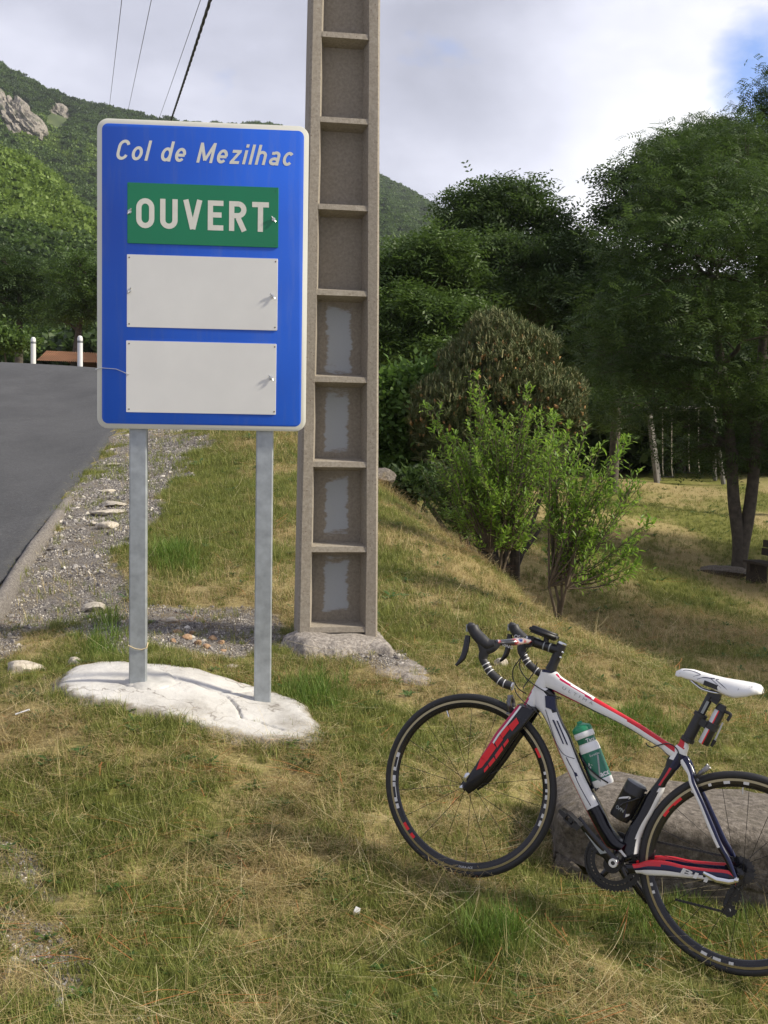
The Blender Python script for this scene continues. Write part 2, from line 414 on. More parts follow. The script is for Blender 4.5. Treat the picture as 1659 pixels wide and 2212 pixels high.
terrain = mesh_np('ground', np.stack([GX, GY, GZ], -1).reshape(-1, 3), Fq, m, smooth=True, attrs={'gravel': g_, 'straw': s_})
tag(terrain, kind='structure')

# ================================================================== ROAD
rows = []
m, t, b = new_mat('asphalt')
f1 = tex_noise(t, 120, 5, 0.85); f2 = tex_noise(t, 0.9, 5, 0.65, stretch=(1, 0.35, 1)); f5 = tex_noise(t, 28, 6, .85)
c = ramp(t, f1, [(0.32, (0.022, 0.023, 0.025)), (0.55, (0.060, 0.061, 0.066)), (0.7, (0.135, 0.135, 0.14))]); c = mixc(t, ramp(t, f2, [(.42, (0, 0, 0)), (.62, (.55, .55, .55))]), c, (0.028, 0.029, 0.032)); c = mixc(t, ramp(t, tex_noise(t, 5, 5, .7), [(.55, (0, 0, 0)), (.72, (.35, .35, .35))]), c, (0.09, 0.088, 0.085))
c = mixc(t, .7, c, ramp(t, f5, [(.35, (.45, .45, .45)), (.5, (1, 1, 1)), (.66, (1.9, 1.9, 1.9))]), 'MULTIPLY')
t.links.new(c, b.inputs['Base Color']); b.inputs['Roughness'].default_value = 0.85; bump(t, b, f1, 0.8, 0.008); M['asphalt'] = m
ex = []; ey = []
ts = np.linspace(0, 1, 46)
RV = []; nE = len(EDGE)
lift = 0.03
left = np.array([(e_[0] - 7.5 - max(0, (e_[1] - 22)) * 0.9, e_[1] + max(0, e_[1] - 20) * 0.25) for e_ in EDGE])
for i in range(nE):
    jag = (fbm(EDGE[i][0] * 7, EDGE[i][1] * 7, 41)[()] - 0.5) * 0.24 if True else 0
    for s in ts:
        p = EDGE[i] * (1 - s) + left[i] * s; x = p[0] + (jag if s == 0 else 0)
        RV.append((x, p[1], 0))
RV = np.array(RV); RV[:, 2] = H0(RV[:, 0], RV[:, 1]) + lift + 0.02
ri = np.arange(nE * len(ts)).reshape(nE, len(ts))
RF = np.stack([ri[:-1, 1:], ri[:-1, :-1], ri[1:, :-1], ri[1:, 1:]], -1).reshape(-1, 4)
# skirt along the broken edge
sk = RV[ri[:, 0]].copy(); sk[:, 0] += 0.02; sk[:, 2] -= 0.16; o_ = len(RV); RV = np.vstack([RV, sk])
a_ = ri[:, 0]; bb = np.arange(nE) + o_
RF = np.vstack([RF, np.stack([a_[:-1], bb[:-1], bb[1:], a_[1:]], -1)])
tag(mesh_np('road', RV, RF, M['asphalt'], smooth=True), kind='structure')

m, t, b = new_mat('kerb_concrete')
f = tex_noise(t, 55, 6, 0.75); c = ramp(t, f, [(0.3, (0.07, 0.062, 0.055)), (0.5, (0.19, 0.17, 0.155)), (0.68, (0.36, 0.33, 0.29))])
t.links.new(c, b.inputs['Base Color']); b.inputs['Roughness'].default_value = 0.95; bump(t, b, f, 1.0, 0.02); M['kerb'] = m
kv = []; sec = [(-0.03, -0.1), (-0.02, 0.05), (0.02, 0.085), (0.07, 0.095), (0.12, 0.075), (0.16, 0.01), (0.17, -0.1)]
ks = [e_ for e_ in EDGE if 3.0 < e_[1] < 20]; kk = catmull(ks, 4)
for i, p in enumerate(kk):
    tn = kk[min(i + 1, len(kk) - 1)] - kk[max(i - 1, 0)]; tn /= np.linalg.norm(tn); nn = np.array([tn[1], -tn[0]])
    fade = np.clip((15 - p[1]) / 5, 0, 1)
    for a, h in [(a * .72, h) for a, h in sec]:
        q = p + nn * a; j = (fbm(q[0] * 11 + a * 9, q[1] * 11, 51) - 0.5) * 0.05
        kv.append((q[0] + j * .6, q[1], H0(q[0], q[1])[0] + h * (0.3 + 0.7 * fade) - (1 - fade) * .05 + j))
ki = np.arange(len(kv)).reshape(len(kk), len(sec))
KF = np.stack([ki[:-1, :-1], ki[:-1, 1:], ki[1:, 1:], ki[1:, :-1]], -1).reshape(-1, 4)
tag(mesh_np('kerb', kv, KF, M['kerb'], smooth=True), kind='structure')

# ================================================================== HILLS
RIDGE = [(-900, -60), (-500, 20), (-200, 90), (0, 152), (60, 190), (150, 228), (215, 243), (300, 260), (370, 274), (450, 284), (600, 286), (700, 320), (815, 388), (880, 420), (960, 466), (1050, 540), (1200, 600), (1400, 660), (1700, 700), (2300, 720), (3000, 760)]
def ridge_py(px, tab):
    return np.interp(px, [p[0] for p in tab], [p[1] for p in tab])
def hill(name, tab, dn, df, base_py, pxs, mat, rough_amp, seed, dfar=None, bulge=0.0, nrow=60):
    V = []
    for j in range(nrow + 1):
        s = j / nrow
        for px in pxs:
            d1 = df if dfar is None else np.interp(px, [p[0] for p in dfar], [p[1] for p in dfar])
            top = at(px, ridge_py(px, tab), d1); bot = at(px, base_py, dn)
            if s <= 0.9:
                q = s / 0.9; p = bot * (1 - q) + top * q; p[2] += (top[2] - bot[2]) * bulge * sin(pi * q)
            else:
                q = (s - 0.9) / 0.1; p = top + (top - bot) * 0.25 * q; p[2] = top[2] - abs(top[2] - bot[2]) * 0.25 * q
            V.append(p)
    V = np.array(V); e_ = np.repeat(np.sin(pi * np.clip(np.arange(nrow + 1) / (nrow * .9), 0, 1)), len(pxs))
    sc = df / 12.0
    V[:, 2] += (fbm(V[:, 0] / sc, V[:, 1] / sc, seed, 5) - 0.5) * rough_amp * e_
    k = np.arange(len(V)).reshape(nrow + 1, len(pxs))
    Fh = np.stack([k[:-1, :-1], k[:-1, 1:], k[1:, 1:], k[1:, :-1]], -1).reshape(-1, 4)
    o = mesh_np(name, V, Fh, mat, smooth=True); tag(o, kind='structure'); return V.reshape(nrow + 1, len(pxs), 3)
m, t, b = new_mat('hillside_scrub')
f = tex_noise(t, 0.05, 8, 0.65); t.links.new(ramp(t, f, [(0.35, (0.03, 0.045, 0.014)), (0.55, (0.06, 0.085, 0.024)), (0.72, (0.10, 0.12, 0.04))]), b.inputs['Base Color']); b.inputs['Roughness'].default_value = 1
M['hill'] = m
pxs = np.linspace(-900, 3000, 150)
HA = hill('mountain', RIDGE, 260, 800, 900, pxs, m, 34, 61, dfar=[(-900, 700), (600, 800), (815, 1100), (3000, 1300)])
SPUR = [(-900, 230), (-300, 300), (0, 352), (60, 378), (110, 420), (160, 470), (215, 520), (330, 600), (500, 700), (800, 790), (1200, 840), (3000, 900)]
HB = hill('hill_spur', SPUR, 110, 330, 960, np.linspace(-900, 1500, 90), m, 14, 71, bulge=0.08)

# ================================================================== FOLIAGE TOOLS
def rots(n, tilt, rng, up_bias=None):
    """n random rotation matrices: yaw full, pitch and roll within tilt (radians)"""
    y = rng.uniform(0, 2 * pi, n); p = rng.normal(0, tilt, n); r = rng.normal(0, tilt, n)
    cy, sy, cp, sp, cr, sr = np.cos(y), np.sin(y), np.cos(p), np.sin(p), np.cos(r), np.sin(r)
    R = np.empty((n, 3, 3))
    R[:, 0, 0] = cy * cp; R[:, 0, 1] = cy * sp * sr - sy * cr; R[:, 0, 2] = cy * sp * cr + sy * sr
    R[:, 1, 0] = sy * cp; R[:, 1, 1] = sy * sp * sr + cy * cr; R[:, 1, 2] = sy * sp * cr - cy * sr
    R[:, 2, 0] = -sp; R[:, 2, 1] = cp * sr; R[:, 2, 2] = cp * cr
    return R
def stamp(tv, tf, P, R, S):
    """copies of a template (k,3)/(f,4) at P with rotation R and scale S"""
    tv = np.asarray(tv, float); tf = np.asarray(tf)
    V = np.einsum('nij,kj->nki', R, tv) * np.asarray(S)[:, None, None] + P[:, None]
    F_ = tf[None] + (np.arange(len(P)) * len(tv))[:, None, None]
    return V.reshape(-1, 3), F_.reshape(-1, tf.shape[1])
def spray_template(nl, L, lw, ll, droop=0.25):
    """a pinnate spray: nl pairs of leaflets along a drooping stalk"""
    v = []; f = []
    for i in range(nl):
        x = L * (0.15 + 0.85 * i / max(1, nl - 1)); z = -droop * x * x / L
        for sgn in (-1, 1):
            o = len(v); dx = ll * 0.35
            v += [(x, 0, z), (x + dx * .6 + lw * .5, sgn * ll * 0.5, z - .08 * ll), (x + dx, sgn * ll, z - .25 * ll), (x + dx * .6 - lw * .5, sgn * ll * 0.55, z - .05 * ll)]
            f.append((o, o + 1, o + 2, o + 3))
    return np.array(v), np.array(f)
def leaf_template(L, w):
    v = [(0, 0, 0), (L * .45, w, L * .06), (L, 0, -L * .08), (L * .45, -w, L * .06)]
    return np.array(v), np.array([(0, 1, 2, 3)])
def cluster_template(k, L, w, rng):
    tv, tf = leaf_template(L, w); P = rng.normal(0, L * .6, (k, 3)); R = rots(k, .7, rng); return stamp(tv, tf, P, R, rng.uniform(.7, 1.2, k))

def lobes_to_points(lobes, n, rng, sub=26, spread=0.30):
    """foliage positions: small tufts sitting on the skins of overlapping lobes"""
    vol = np.array([l[3] * l[4] for l in lobes]); cnt = (n * vol / vol.sum()).astype(int); out_ = []
    for (x, y, z, rh, rv), c in zip(lobes, cnt):
        k = max(6, int(sub * rh * rv))
        d = rng.normal(size=(k, 3)); d[:, 2] = np.abs(d[:, 2]) * 1.0 - 0.35 * rng.random(k); d /= np.linalg.norm(d, axis=1)[:, None]
        r = rng.uniform(0.55, 1.0, k)[:, None]; C_ = np.array((x, y, z)) + d * r * (rh, rh, rv)
        i = rng.integers(0, k, c); o = rng.normal(size=(c, 3)) * (spread * 1.2, spread * 1.2, spread * .55)
        out_.append(C_[i] + o)
    return np.vstack(out_)

def trunk_mesh(mb, a, b_, r0, r1, bend, rng, n=7, seg=7):
    a = np.array(a, float); b_ = np.array(b_, float); L = np.linalg.norm(b_ - a); pts = []
    o = rng.normal(size=3) * bend * L
    for i in range(seg + 1):
        s = i / seg; pts.append(a * (1 - s) + b_ * s + o * sin(pi * s) + rng.normal(size=3) * 0.012 * L * (0 < i < seg))
    mb.tube(pts, [r0 * (1 - i / seg) + r1 * i / seg for i in range(seg + 1)], n)
    return pts

def tree(name, label, cat, base, trunks, lobes, n, tmpl, mat, bark, seed, group=None, size=(.8, 1.25), tilt=.5, sub=26, spread=.3, r0=.14, twigs=True):
    """trunks: list of paths (world points); every lobe is tied to the nearest trunk end by a limb"""
    rng = np.random.default_rng(seed)
    root = empty(name, base, label=label, cat=cat, group=group); b0 = np.array(base, float)
    mb = MB(); ends = []
    for k, path in enumerate(trunks):
        path = [np.array(p, float) - b0 for p in path]; pp = catmull(path, 6)
        rr = np.linspace(r0, r0 * .45, len(pp)); rr[0] *= 1.35
        mb.tube(pp, list(rr), 10); ends += [pp[int((len(pp) - 1) * f)] for f in (.6, .8, 1)] if len(pp) > 5 else [pp[-1]]
    mb.build('trunk', bark, root)
    lb = MB(); ends = np.array(ends)
    for (x, y, z, rh, rv) in lobes:
        c = np.array((x, y, z)) - b0; e_ = ends[np.argmin(((ends - c) ** 2).sum(1))]
        trunk_mesh(lb, e_, c, r0 * .42, r0 * .12, .06, rng)
        if twigs:
            for _ in range(7):
                d = rng.normal(size=3); d[2] = abs(d[2]) * .7; d /= np.linalg.norm(d)
                s = rng.uniform(.4, .95); trunk_mesh(lb, e_ * (1 - s) + c * s, c + d * (rh * .85, rh * .85, rv * .85), r0 * .13, r0 * .03, .05, rng, 4, 4)
    if lb.v: lb.build('limbs', bark, root)['kind'] = 'stuff'
    P = lobes_to_points(lobes, n, rng, sub, spread) - b0
    V, F_ = stamp(tmpl[0], tmpl[1], P, rots(len(P), tilt, rng), rng.uniform(size[0], size[1], len(P)))
    o = mesh_np('crown', V, F_, mat, parent=root); o['kind'] = 'stuff'
    return root

def gn_scatter(name, pts, rot, scl, idx, sources, kind='stuff', mat_index=None):
    """one object whose points each carry a copy of one of the source meshes"""
    coll = bpy.data.collections.new(name + '_sources')
    for i, s in enumerate(sources): s.name = '%s_%02d' % (name, i); coll.objects.link(s); COL.objects.unlink(s)
    me = bpy.data.meshes.new(name); me.vertices.add(len(pts)); me.vertices.foreach_set('co', np.asarray(pts, np.float32).ravel())
    a = me.attributes.new('rot', 'FLOAT_VECTOR', 'POINT'); a.data.foreach_set('vector', np.asarray(rot, np.float32).ravel())
    a = me.attributes.new('scl', 'FLOAT', 'POINT'); a.data.foreach_set('value', np.asarray(scl, np.float32))
    a = me.attributes.new('idx', 'INT', 'POINT'); a.data.foreach_set('value', np.asarray(idx, np.int32))
    ob = link(bpy.data.objects.new(name, me)); tag(ob, kind=kind)
    g = bpy.data.node_groups.new(name, 'GeometryNodeTree')
    g.interface.new_socket('Geometry', in_out='INPUT', socket_type='NodeSocketGeometry'); g.interface.new_socket('Geometry', in_out='OUTPUT', socket_type='NodeSocketGeometry')
    gi = g.nodes.new('NodeGroupInput'); go = g.nodes.new('NodeGroupOutput'); ip = g.nodes.new('GeometryNodeInstanceOnPoints')
    ci = g.nodes.new('GeometryNodeCollectionInfo'); ci.inputs['Collection'].default_value = coll; ci.inputs['Separate Children'].default_value = True; ci.inputs['Reset Children'].default_value = True
    ip.inputs['Pick Instance'].default_value = True
    def na(nm, ty):
        n = g.nodes.new('GeometryNodeInputNamedAttribute'); n.data_type = ty; n.inputs['Name'].default_value = nm; return [o for o in n.outputs if o.enabled and o.name == 'Attribute'][0]
    g.links.new(gi.outputs[0], ip.inputs['Points']); g.links.new(ci.outputs[0], ip.inputs['Instance'])
    g.links.new(na('idx', 'INT'), ip.inputs['Instance Index']); g.links.new(na('scl', 'FLOAT'), ip.inputs['Scale'])
    g.links.new(na('rot', 'FLOAT_VECTOR'), ip.inputs['Rotation']); g.links.new(ip.outputs[0], go.inputs[0])
    md = ob.modifiers.new('scatter', 'NODES'); md.node_group = g
    return ob

# leaf colours; the dark greens also carry cloud shadow on the right-hand trees
M['locust'] = leaf_mat('locust_leaves', (0.034, 0.062, 0.015), (0.076, 0.128, 0.030), (0.13, 0.195, 0.052), .32)
M['dark_leaf'] = leaf_mat('dark_leaves', (0.027, 0.052, 0.013), (0.060, 0.104, 0.025), (0.10, 0.15, 0.040), .3)
M['mid_leaf'] = leaf_mat('mid_leaves', (0.045, 0.084, 0.016), (0.092, 0.155, 0.031), (0.14, 0.21, 0.046), .3)
M['bright_leaf'] = leaf_mat('bright_leaves', (0.09, 0.15, 0.022), (0.19, 0.275, 0.045), (0.26, 0.35, 0.07), .3)
M['bush_leaf'] = leaf_mat('bush_leaves', (0.10, 0.19, 0.024), (0.22, 0.36, 0.045), (0.42, 0.52, 0.11), .45, .45)

# ================================================================== HILL FOREST
frng = np.random.default_rng(5)
def crown_source(n, mat, seed, tall=1.0, leaf=.5):
    r = np.random.default_rng(seed); lob = [(0, 0, 2.2 * tall, 1.9, 1.7 * tall)] + [(r.uniform(-1.3, 1.3), r.uniform(-1.3, 1.3), r.uniform(1.2, 3.4) * tall, r.uniform(.8, 1.3), r.uniform(.7, 1.2)) for _ in range(7)]
    P = lobes_to_points(lob, n, r, 6, .28); tv, tf = leaf_template(leaf, leaf * .42)
    V, F_ = stamp(tv, tf, P, rots(len(P), .8, r), r.uniform(.6, 1.2, len(P))); return mesh_np('crown', V, F_, mat)
srcs = [crown_source(900, M['dark_leaf'], 1, leaf=.6), crown_source(900, M['mid_leaf'], 2, leaf=.6), crown_source(900, M['bright_leaf'], 3, leaf=.6), crown_source(900, M['mid_leaf'], 4, 1.25, leaf=.6), crown_source(900, M['bright_leaf'], 5, .9, leaf=.6)]
def sample_hill(HV, n, smax=0.93):
    nr, nc, _ = HV.shape; u = frng.uniform(0, (nr - 1) * smax, n); v = frng.uniform(0, nc - 1.001, n)
    i = u.astype(int); j = v.astype(int); a = (u - i)[:, None]; b = (v - j)[:, None]
    return (HV[i, j] * (1 - a) + HV[i + 1, j] * a) * (1 - b) + (HV[i, j + 1] * (1 - a) + HV[i + 1, j + 1] * a) * b
CLIFFS = [(-36, 205, 46, 44), (36, 262, 54, 56), (124, 264, 44, 42), (232, 425, 12, 8)]
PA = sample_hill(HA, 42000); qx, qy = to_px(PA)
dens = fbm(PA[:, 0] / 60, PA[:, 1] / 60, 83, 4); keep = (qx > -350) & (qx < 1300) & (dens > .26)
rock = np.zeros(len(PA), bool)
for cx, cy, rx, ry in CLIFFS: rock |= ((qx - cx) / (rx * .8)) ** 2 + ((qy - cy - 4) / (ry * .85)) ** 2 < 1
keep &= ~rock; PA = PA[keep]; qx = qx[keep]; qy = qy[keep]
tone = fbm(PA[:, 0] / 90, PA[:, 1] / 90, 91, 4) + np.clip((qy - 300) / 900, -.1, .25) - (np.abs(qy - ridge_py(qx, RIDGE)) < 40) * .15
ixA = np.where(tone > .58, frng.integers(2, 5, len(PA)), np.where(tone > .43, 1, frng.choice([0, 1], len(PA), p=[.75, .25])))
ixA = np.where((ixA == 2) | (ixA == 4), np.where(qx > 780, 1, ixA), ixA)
PB = sample_hill(HB, 16000); bx, by = to_px(PB); keep = (bx > -350) & (bx < 1100); PB = PB[keep]; bx, by = bx[keep], by[keep]
br = fbm(PB[:, 0] / 28, PB[:, 1] / 28, 95, 3)
# the lower slope is a dark copse, brighter yellow-green leaf above it paints the sunlit slope
dark = (by > 560 + (bx - 100) * .2 + (br - .5) * 130)
ixB = np.where(dark, frng.choice([0, 1], len(PB), p=[.6, .4]), np.where(br > .34, frng.choice([2, 4], len(PB)), 1))
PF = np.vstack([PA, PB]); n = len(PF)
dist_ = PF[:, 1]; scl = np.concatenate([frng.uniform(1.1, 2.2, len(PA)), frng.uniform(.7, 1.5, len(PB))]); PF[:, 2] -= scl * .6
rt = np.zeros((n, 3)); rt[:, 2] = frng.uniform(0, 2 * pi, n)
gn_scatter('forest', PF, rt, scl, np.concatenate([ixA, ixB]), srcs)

# cliffs
m, t, b = new_mat('pale_granite_cliff')
f = tex_noise(t, 0.25, 8, 0.7); f3 = tex_noise(t, 1.2, 6, 0.7, stretch=(1, 1, .4))
c = ramp(t, f3, [(0.3, (0.08, 0.072, 0.06)), (0.5, (0.23, 0.205, 0.175)), (0.7, (0.40, 0.36, 0.31))]); c = mixc(t, ramp(t, f, [(0.52, (0, 0, 0)), (0.64, (.8, .8, .8))]), c, (0.05, 0.065, 0.03))
t.links.new(c, b.inputs['Base Color']); b.inputs['Roughness'].default_value = .95; bump(t, b, f3, 1.0, .5); M['cliff'] = m
def cliff(k, cx, cy, rx, ry, label):
    pt = None
    # the hill point seen there
    Q = HA.reshape(-1, 3); ux, uy = to_px(Q); i = np.argmin((ux - cx) ** 2 + (uy - cy) ** 2); c0 = Q[i]; d = c0[1]; c0 = at(cx, cy, d - (30 if k < 2 else 75))
    s = d / F_PX; rng = np.random.default_rng(k)
    bm = bmesh.new(); bmesh.ops.create_icosphere(bm, subdivisions=5, radius=1)
    for v in bm.verts:
        p = v.co.copy(); a = p.x * 3 + 7 * k; bq = p.z * 3
        r = 1 + .35 * (fbm(np.array([a + p.y]), np.array([bq]), 7 + k, 5)[0] - .5)
        rid = abs(fbm(np.array([(p.x * 1.1 + p.z * .9) * 3.2 + k]), np.array([(p.z - p.x * .7) * 1.1]), 3 + k, 3)[0] - .5) * 2
        r *= (1 - .42 * (1 - min(1, rid * 3.0)) ** 2); r += .10 * (fbm(np.array([a * 5]), np.array([bq * 5 + p.y * 4]), 5 + k, 3)[0] - .5)
        x = p.x * r * rx * s * 1.08; z = p.z * r * ry * s * 1.08
        v.co = (x + z * -.25, p.y * r * min(rx, ry) * s * .7 + z * .5, z - .35 * x)
    me = bpy.data.meshes.new('rock_cliff'); bm.to_mesh(me); bm.free(); me.materials.append(M['cliff'])
    o = link(bpy.data.objects.new('rock_cliff', me)); o.location = c0; tag(o, label, 'cliff')
labs = ['high shaded cliff cut by the left edge of the picture on the mountain', 'largest pale granite cliff with jagged foot on the wooded mountainside', 'pale slabby cliff to the right of the large one, just under the ridge', 'tiny pale outcrop low on the wooded slope close to the left edge of the sign']
for k, (c_, lb) in enumerate(zip(CLIFFS, labs)): cliff(k, *c_, lb)

# ================================================================== TREES
SPR = spray_template(5, .26, .030, .085, .3)
SPR2 = spray_template(3, .30, .06, .14, .3)
_r = np.random.default_rng(3)
CL3 = cluster_template(4, .17, .05, _r)
def lobes_px(lst, d):
    """lobes given by photo position and size, at distance d (+offset)"""
    out_ = []
    for (px, py, rx, ry, *dd) in lst:
        D_ = d + (dd[0] if dd else 0); c = at(px, py, D_); s = D_ / F_PX
        out_.append((c[0], c[1], c[2], rx * s, ry * s))
    return out_
def gbase(px, d):
    x = at(px, 1000, d)[0]; return np.array((x, d, hz(x, d)))

M['young_leaf'] = leaf_mat('young_leaves', (0.05, 0.10, 0.018), (0.10, 0.18, 0.032), (0.16, 0.25, 0.05), .3)
# the forked locust on the meadow
B = gbase(1600, 25)
fork = at(1600, 1130, 25)
L1 = lobes_px([(1500, 430, 150, 100), (1620, 380, 150, 110, 2), (1410, 540, 110, 80, -1), (1350, 650, 80, 70, -1.5), (1520, 340, 90, 60, 1), (1600, 460, 160, 90, -1), (1560, 560, 200, 110, -2), (1450, 700, 170, 90, -2.5), (1620, 700, 160, 100, -2), (1380, 820, 130, 80, -1), (1540, 850, 160, 80, -1.5),
  (1640, 900, 120, 90, 0), (1440, 910, 120, 55, 1), (1330, 900, 90, 60, 3), (1720, 560, 150, 200, 0), (1800, 760, 120, 180, 1), (1300, 760, 70, 70, 1), (1560, 960, 90, 40, 1), (1520, 530, 100, 60, 1), (1590, 600, 120, 60, 0), (1670, 975, 90, 50, 0), (1490, 985, 80, 30, 2), (1600, 1000, 80, 26, 0)], 25)
tree('locust_tree', 'tall dark green locust tree with a forked trunk beside the wooden bench', 'tree', B,
     [[B - (0, 0, .3), at(1597, 1180, 25), at(1585, 1080, 25), at(1578, 960, 25), at(1560, 800, 25), at(1530, 600, 25)], [B - (0, 0, .3), at(1601, 1195, 25), at(1618, 1105, 25), at(1630, 1000, 25), at(1632, 900, 25), at(1650, 700, 25), at(1640, 500, 25)]],
     L1, 17000, SPR, M['locust'], M['bark'], 101, 'trees around the meadow', (.8, 1.35), .45, 20, .34, .17)
# leafy sprays against the sky
def T(label, bpx, d, lob, n, mat, seed, tm=SPR2, name='broadleaf_tree', r0=.18, cat='tree', grp='trees around the meadow', **kw):
    b_ = gbase(bpx, d); l_ = lobes_px(lob, d); zt = max(l[2] for l in l_)
    cx = np.mean([l[0] for l in l_])
    tr = [[b_ - (0, 0, .3), b_ + ((cx - b_[0]) * .3, 0, (zt - b_[2]) * .35), np.array(((cx + b_[0]) / 2, d, b_[2] + (zt - b_[2]) * .6)), np.array((cx, d, b_[2] + (zt - b_[2]) * .88))]]
    return tree(name, label, cat, b_, tr, l_, n, tm, mat, M['bark'], seed, grp, r0=r0, **kw)
T('broad round-topped tree rising into the sky behind the brown pine', 1130, 38,
  [(1040, 480, 75, 65), (1120, 455, 80, 60), (1010, 560, 80, 60, -1), (1100, 560, 110, 70, -1.5), (1190, 540, 90, 70), (1240, 590, 70, 60), (1050, 660, 110, 70, -2), (1160, 660, 110, 70, -2), (1000, 440, 34, 30), (1180, 480, 45, 36), (960, 620, 70, 60), (1250, 700, 80, 80, -1), (1085, 430, 60, 40), (1010, 500, 60, 50)], 13000, M['locust'], 102)
T('spreading tree with feathery twigs between the round-topped tree and the forked locust', 1325, 38,
  [(1375, 405, 46, 40), (1345, 470, 50, 60), (1410, 500, 80, 80, -1), (1320, 590, 60, 70, -1), (1330, 385, 26, 26), (1450, 420, 70, 60), (1270, 690, 90, 80, -2), (1370, 640, 110, 90, -2), (1290, 800, 100, 80, -2), (1380, 780, 120, 90, -2.5), (1450, 350, 60, 45, 1)], 12000, M['dark_leaf'], 103)
T('tallest tree at the right edge with a loose top high against the blue gap', 1720, 34,
  [(1640, 245, 40, 45), (1660, 330, 90, 80), (1580, 330, 80, 60, 1), (1700, 200, 60, 60), (1480, 350, 80, 60, 2), (1550, 300, 60, 40, 2), (1620, 420, 130, 90), (1760, 400, 120, 200), (1500, 440, 100, 80, 2), (1440, 330, 50, 40, 2), (1530, 280, 50, 30, 3)], 12000, M['dark_leaf'], 104, SPR)
T('dense dark tree directly right of the concrete pole at mid height', 900, 34,
  [(860, 600, 70, 60), (920, 570, 70, 60), (880, 680, 90, 60, -1), (960, 700, 90, 70, -1), (840, 760, 80, 70, -1), (930, 790, 90, 60, -2), (1000, 620, 60, 60, 1), (790, 640, 70, 80), (960, 540, 50, 40)], 8000, M['mid_leaf'], 105)
T('dark tree in the second row behind the brown pine', 1190, 45,
  [(1200, 620, 90, 80), (1260, 560, 80, 60), (1130, 760, 110, 80), (1230, 780, 120, 90), (1290, 860, 100, 60), (1180, 880, 90, 60)], 5500, M['dark_leaf'], 106)
T('small light green tree just right of the pole with bare thin stems below its crown', 868, 19,
  [(850, 870, 50, 45), (890, 850, 50, 45), (830, 940, 50, 45), (880, 940, 56, 50), (920, 910, 40, 40), (860, 1000, 50, 26), (910, 1000, 40, 26)], 7000, M['young_leaf'], 107, CL3, 'young_tree', .04, sub=40, spread=.16, size=(.5, .85))
T('low dark bush spreading at the foot of the light green tree by the pole', 895, 17,
  [(880, 1050, 36, 20), (905, 1058, 30, 16), (925, 1045, 26, 18)], 900, M['dark_leaf'], 108, CL3, 'low_bush', .03, 'bush', None, sub=40, spread=.12, size=(.4, .7))
T('dark undergrown tree behind the swings', 1480, 48, [(1450, 880, 110, 60), (1560, 880, 120, 70), (1370, 930, 100, 50), (1640, 930, 110, 60), (1520, 960, 90, 24, 1), (1420, 820, 120, 60), (1580, 780, 130, 60)], 3600, M['dark_leaf'], 109)
# left: the copse beyond the bend
T('dark broad tree at the left edge beyond the bend of the road', 40, 58, [(30, 620, 60, 60), (90, 600, 50, 50), (-20, 640, 60, 70), (60, 690, 60, 40), (110, 660, 40, 50), (0, 560, 40, 34)], 4200, M['dark_leaf'], 110, grp='trees beyond the bend', r0=.25)
T('mid green tree behind the two white delineator posts', 150, 55, [(150, 620, 50, 50), (190, 660, 50, 50), (140, 690, 60, 40), (210, 600, 40, 50), (240, 670, 60, 60), (170, 570, 30, 26), (280, 640, 60, 70)], 4000, M['mid_leaf'], 111, grp='trees beyond the bend', r0=.22)
T('yellow-green shrub at the left edge at the foot of the dark tree', 18, 47, [(5, 735, 24, 20), (30, 745, 22, 16), (-20, 730, 26, 26)], 900, M['mid_leaf'], 112, CL3, 'shrub', .05, 'shrub', None)

# dim wood closing the meadow
wr = np.random.default_rng(8); nW = 900
wd = wr.uniform(47, 85, nW); wa = wr.uniform(-.02, .62, nW); wx = wa * wd; wz = H(wx, wd) + np.clip((wd - 50) / 35, 0, 1) * 3
ws = wr.uniform(.9, 1.9, nW); wrt = np.zeros((nW, 3)); wrt[:, 2] = wr.uniform(0, 6.28, nW)
ws2 = [crown_source(2200, M['dark_leaf'], 21, 1.1, .42), crown_source(2200, M['mid_leaf'], 22, 1.2, .42), crown_source(2200, M['dark_leaf'], 23, .9, .36)]
low = wr.random(nW) < .35; wz = wz - .6 - low * 1.2
gn_scatter('woods', np.stack([wx, wd, wz], 1), wrt, ws, wr.choice([0, 1, 2], nW, p=[.5, .15, .35]), ws2)
# the copse on the left
nL = 260; ld = wr.uniform(60, 78, nL); la = wr.uniform(-.62, -.08, nL); lx = la * ld; lz = np.full(nL, 0.0) + H(lx, ld) - .8
lrt = np.zeros((nL, 3)); lrt[:, 2] = wr.uniform(0, 6.28, nL)
ls2 = [crown_source(2200, M['dark_leaf'], 31, 1.1, .42), crown_source(2200, M['mid_leaf'], 32, 1.2, .42)]
gn_scatter('copse', np.stack([lx, ld, lz], 1), lrt, wr.uniform(.8, 1.35, nL), wr.choice([0, 1], nL, p=[.6, .4]), ls2)

# trunks one can tell apart at the meadow's far side
for px, d, w_, top, lean, lb in [(1470, 46, 22, 860, -6, 'thick dark trunk between the second swing and the right swing leg'), (1340, 47, 9, 900, 8, 'thin reddish trunk left of the swings'), (1525, 49, 13, 880, 4, 'dark trunk just left of the right swing leg')]:
    b_ = gbase(px, d); r_ = empty('tree_stem', b_, label=lb, cat='tree trunk', group='trunks behind the swings')
    mb = MB(); tp = at(px + lean, top, d) - b_; mb.tube([(0, 0, -.3), tp * .3 + (.05, 0, 0), tp * .7, tp], [w_ * d / F_PX * .6, w_ * d / F_PX * .5, w_ * d / F_PX * .42, w_ * d / F_PX * .3], 8); mb.build('trunk', M['bark'], r_)

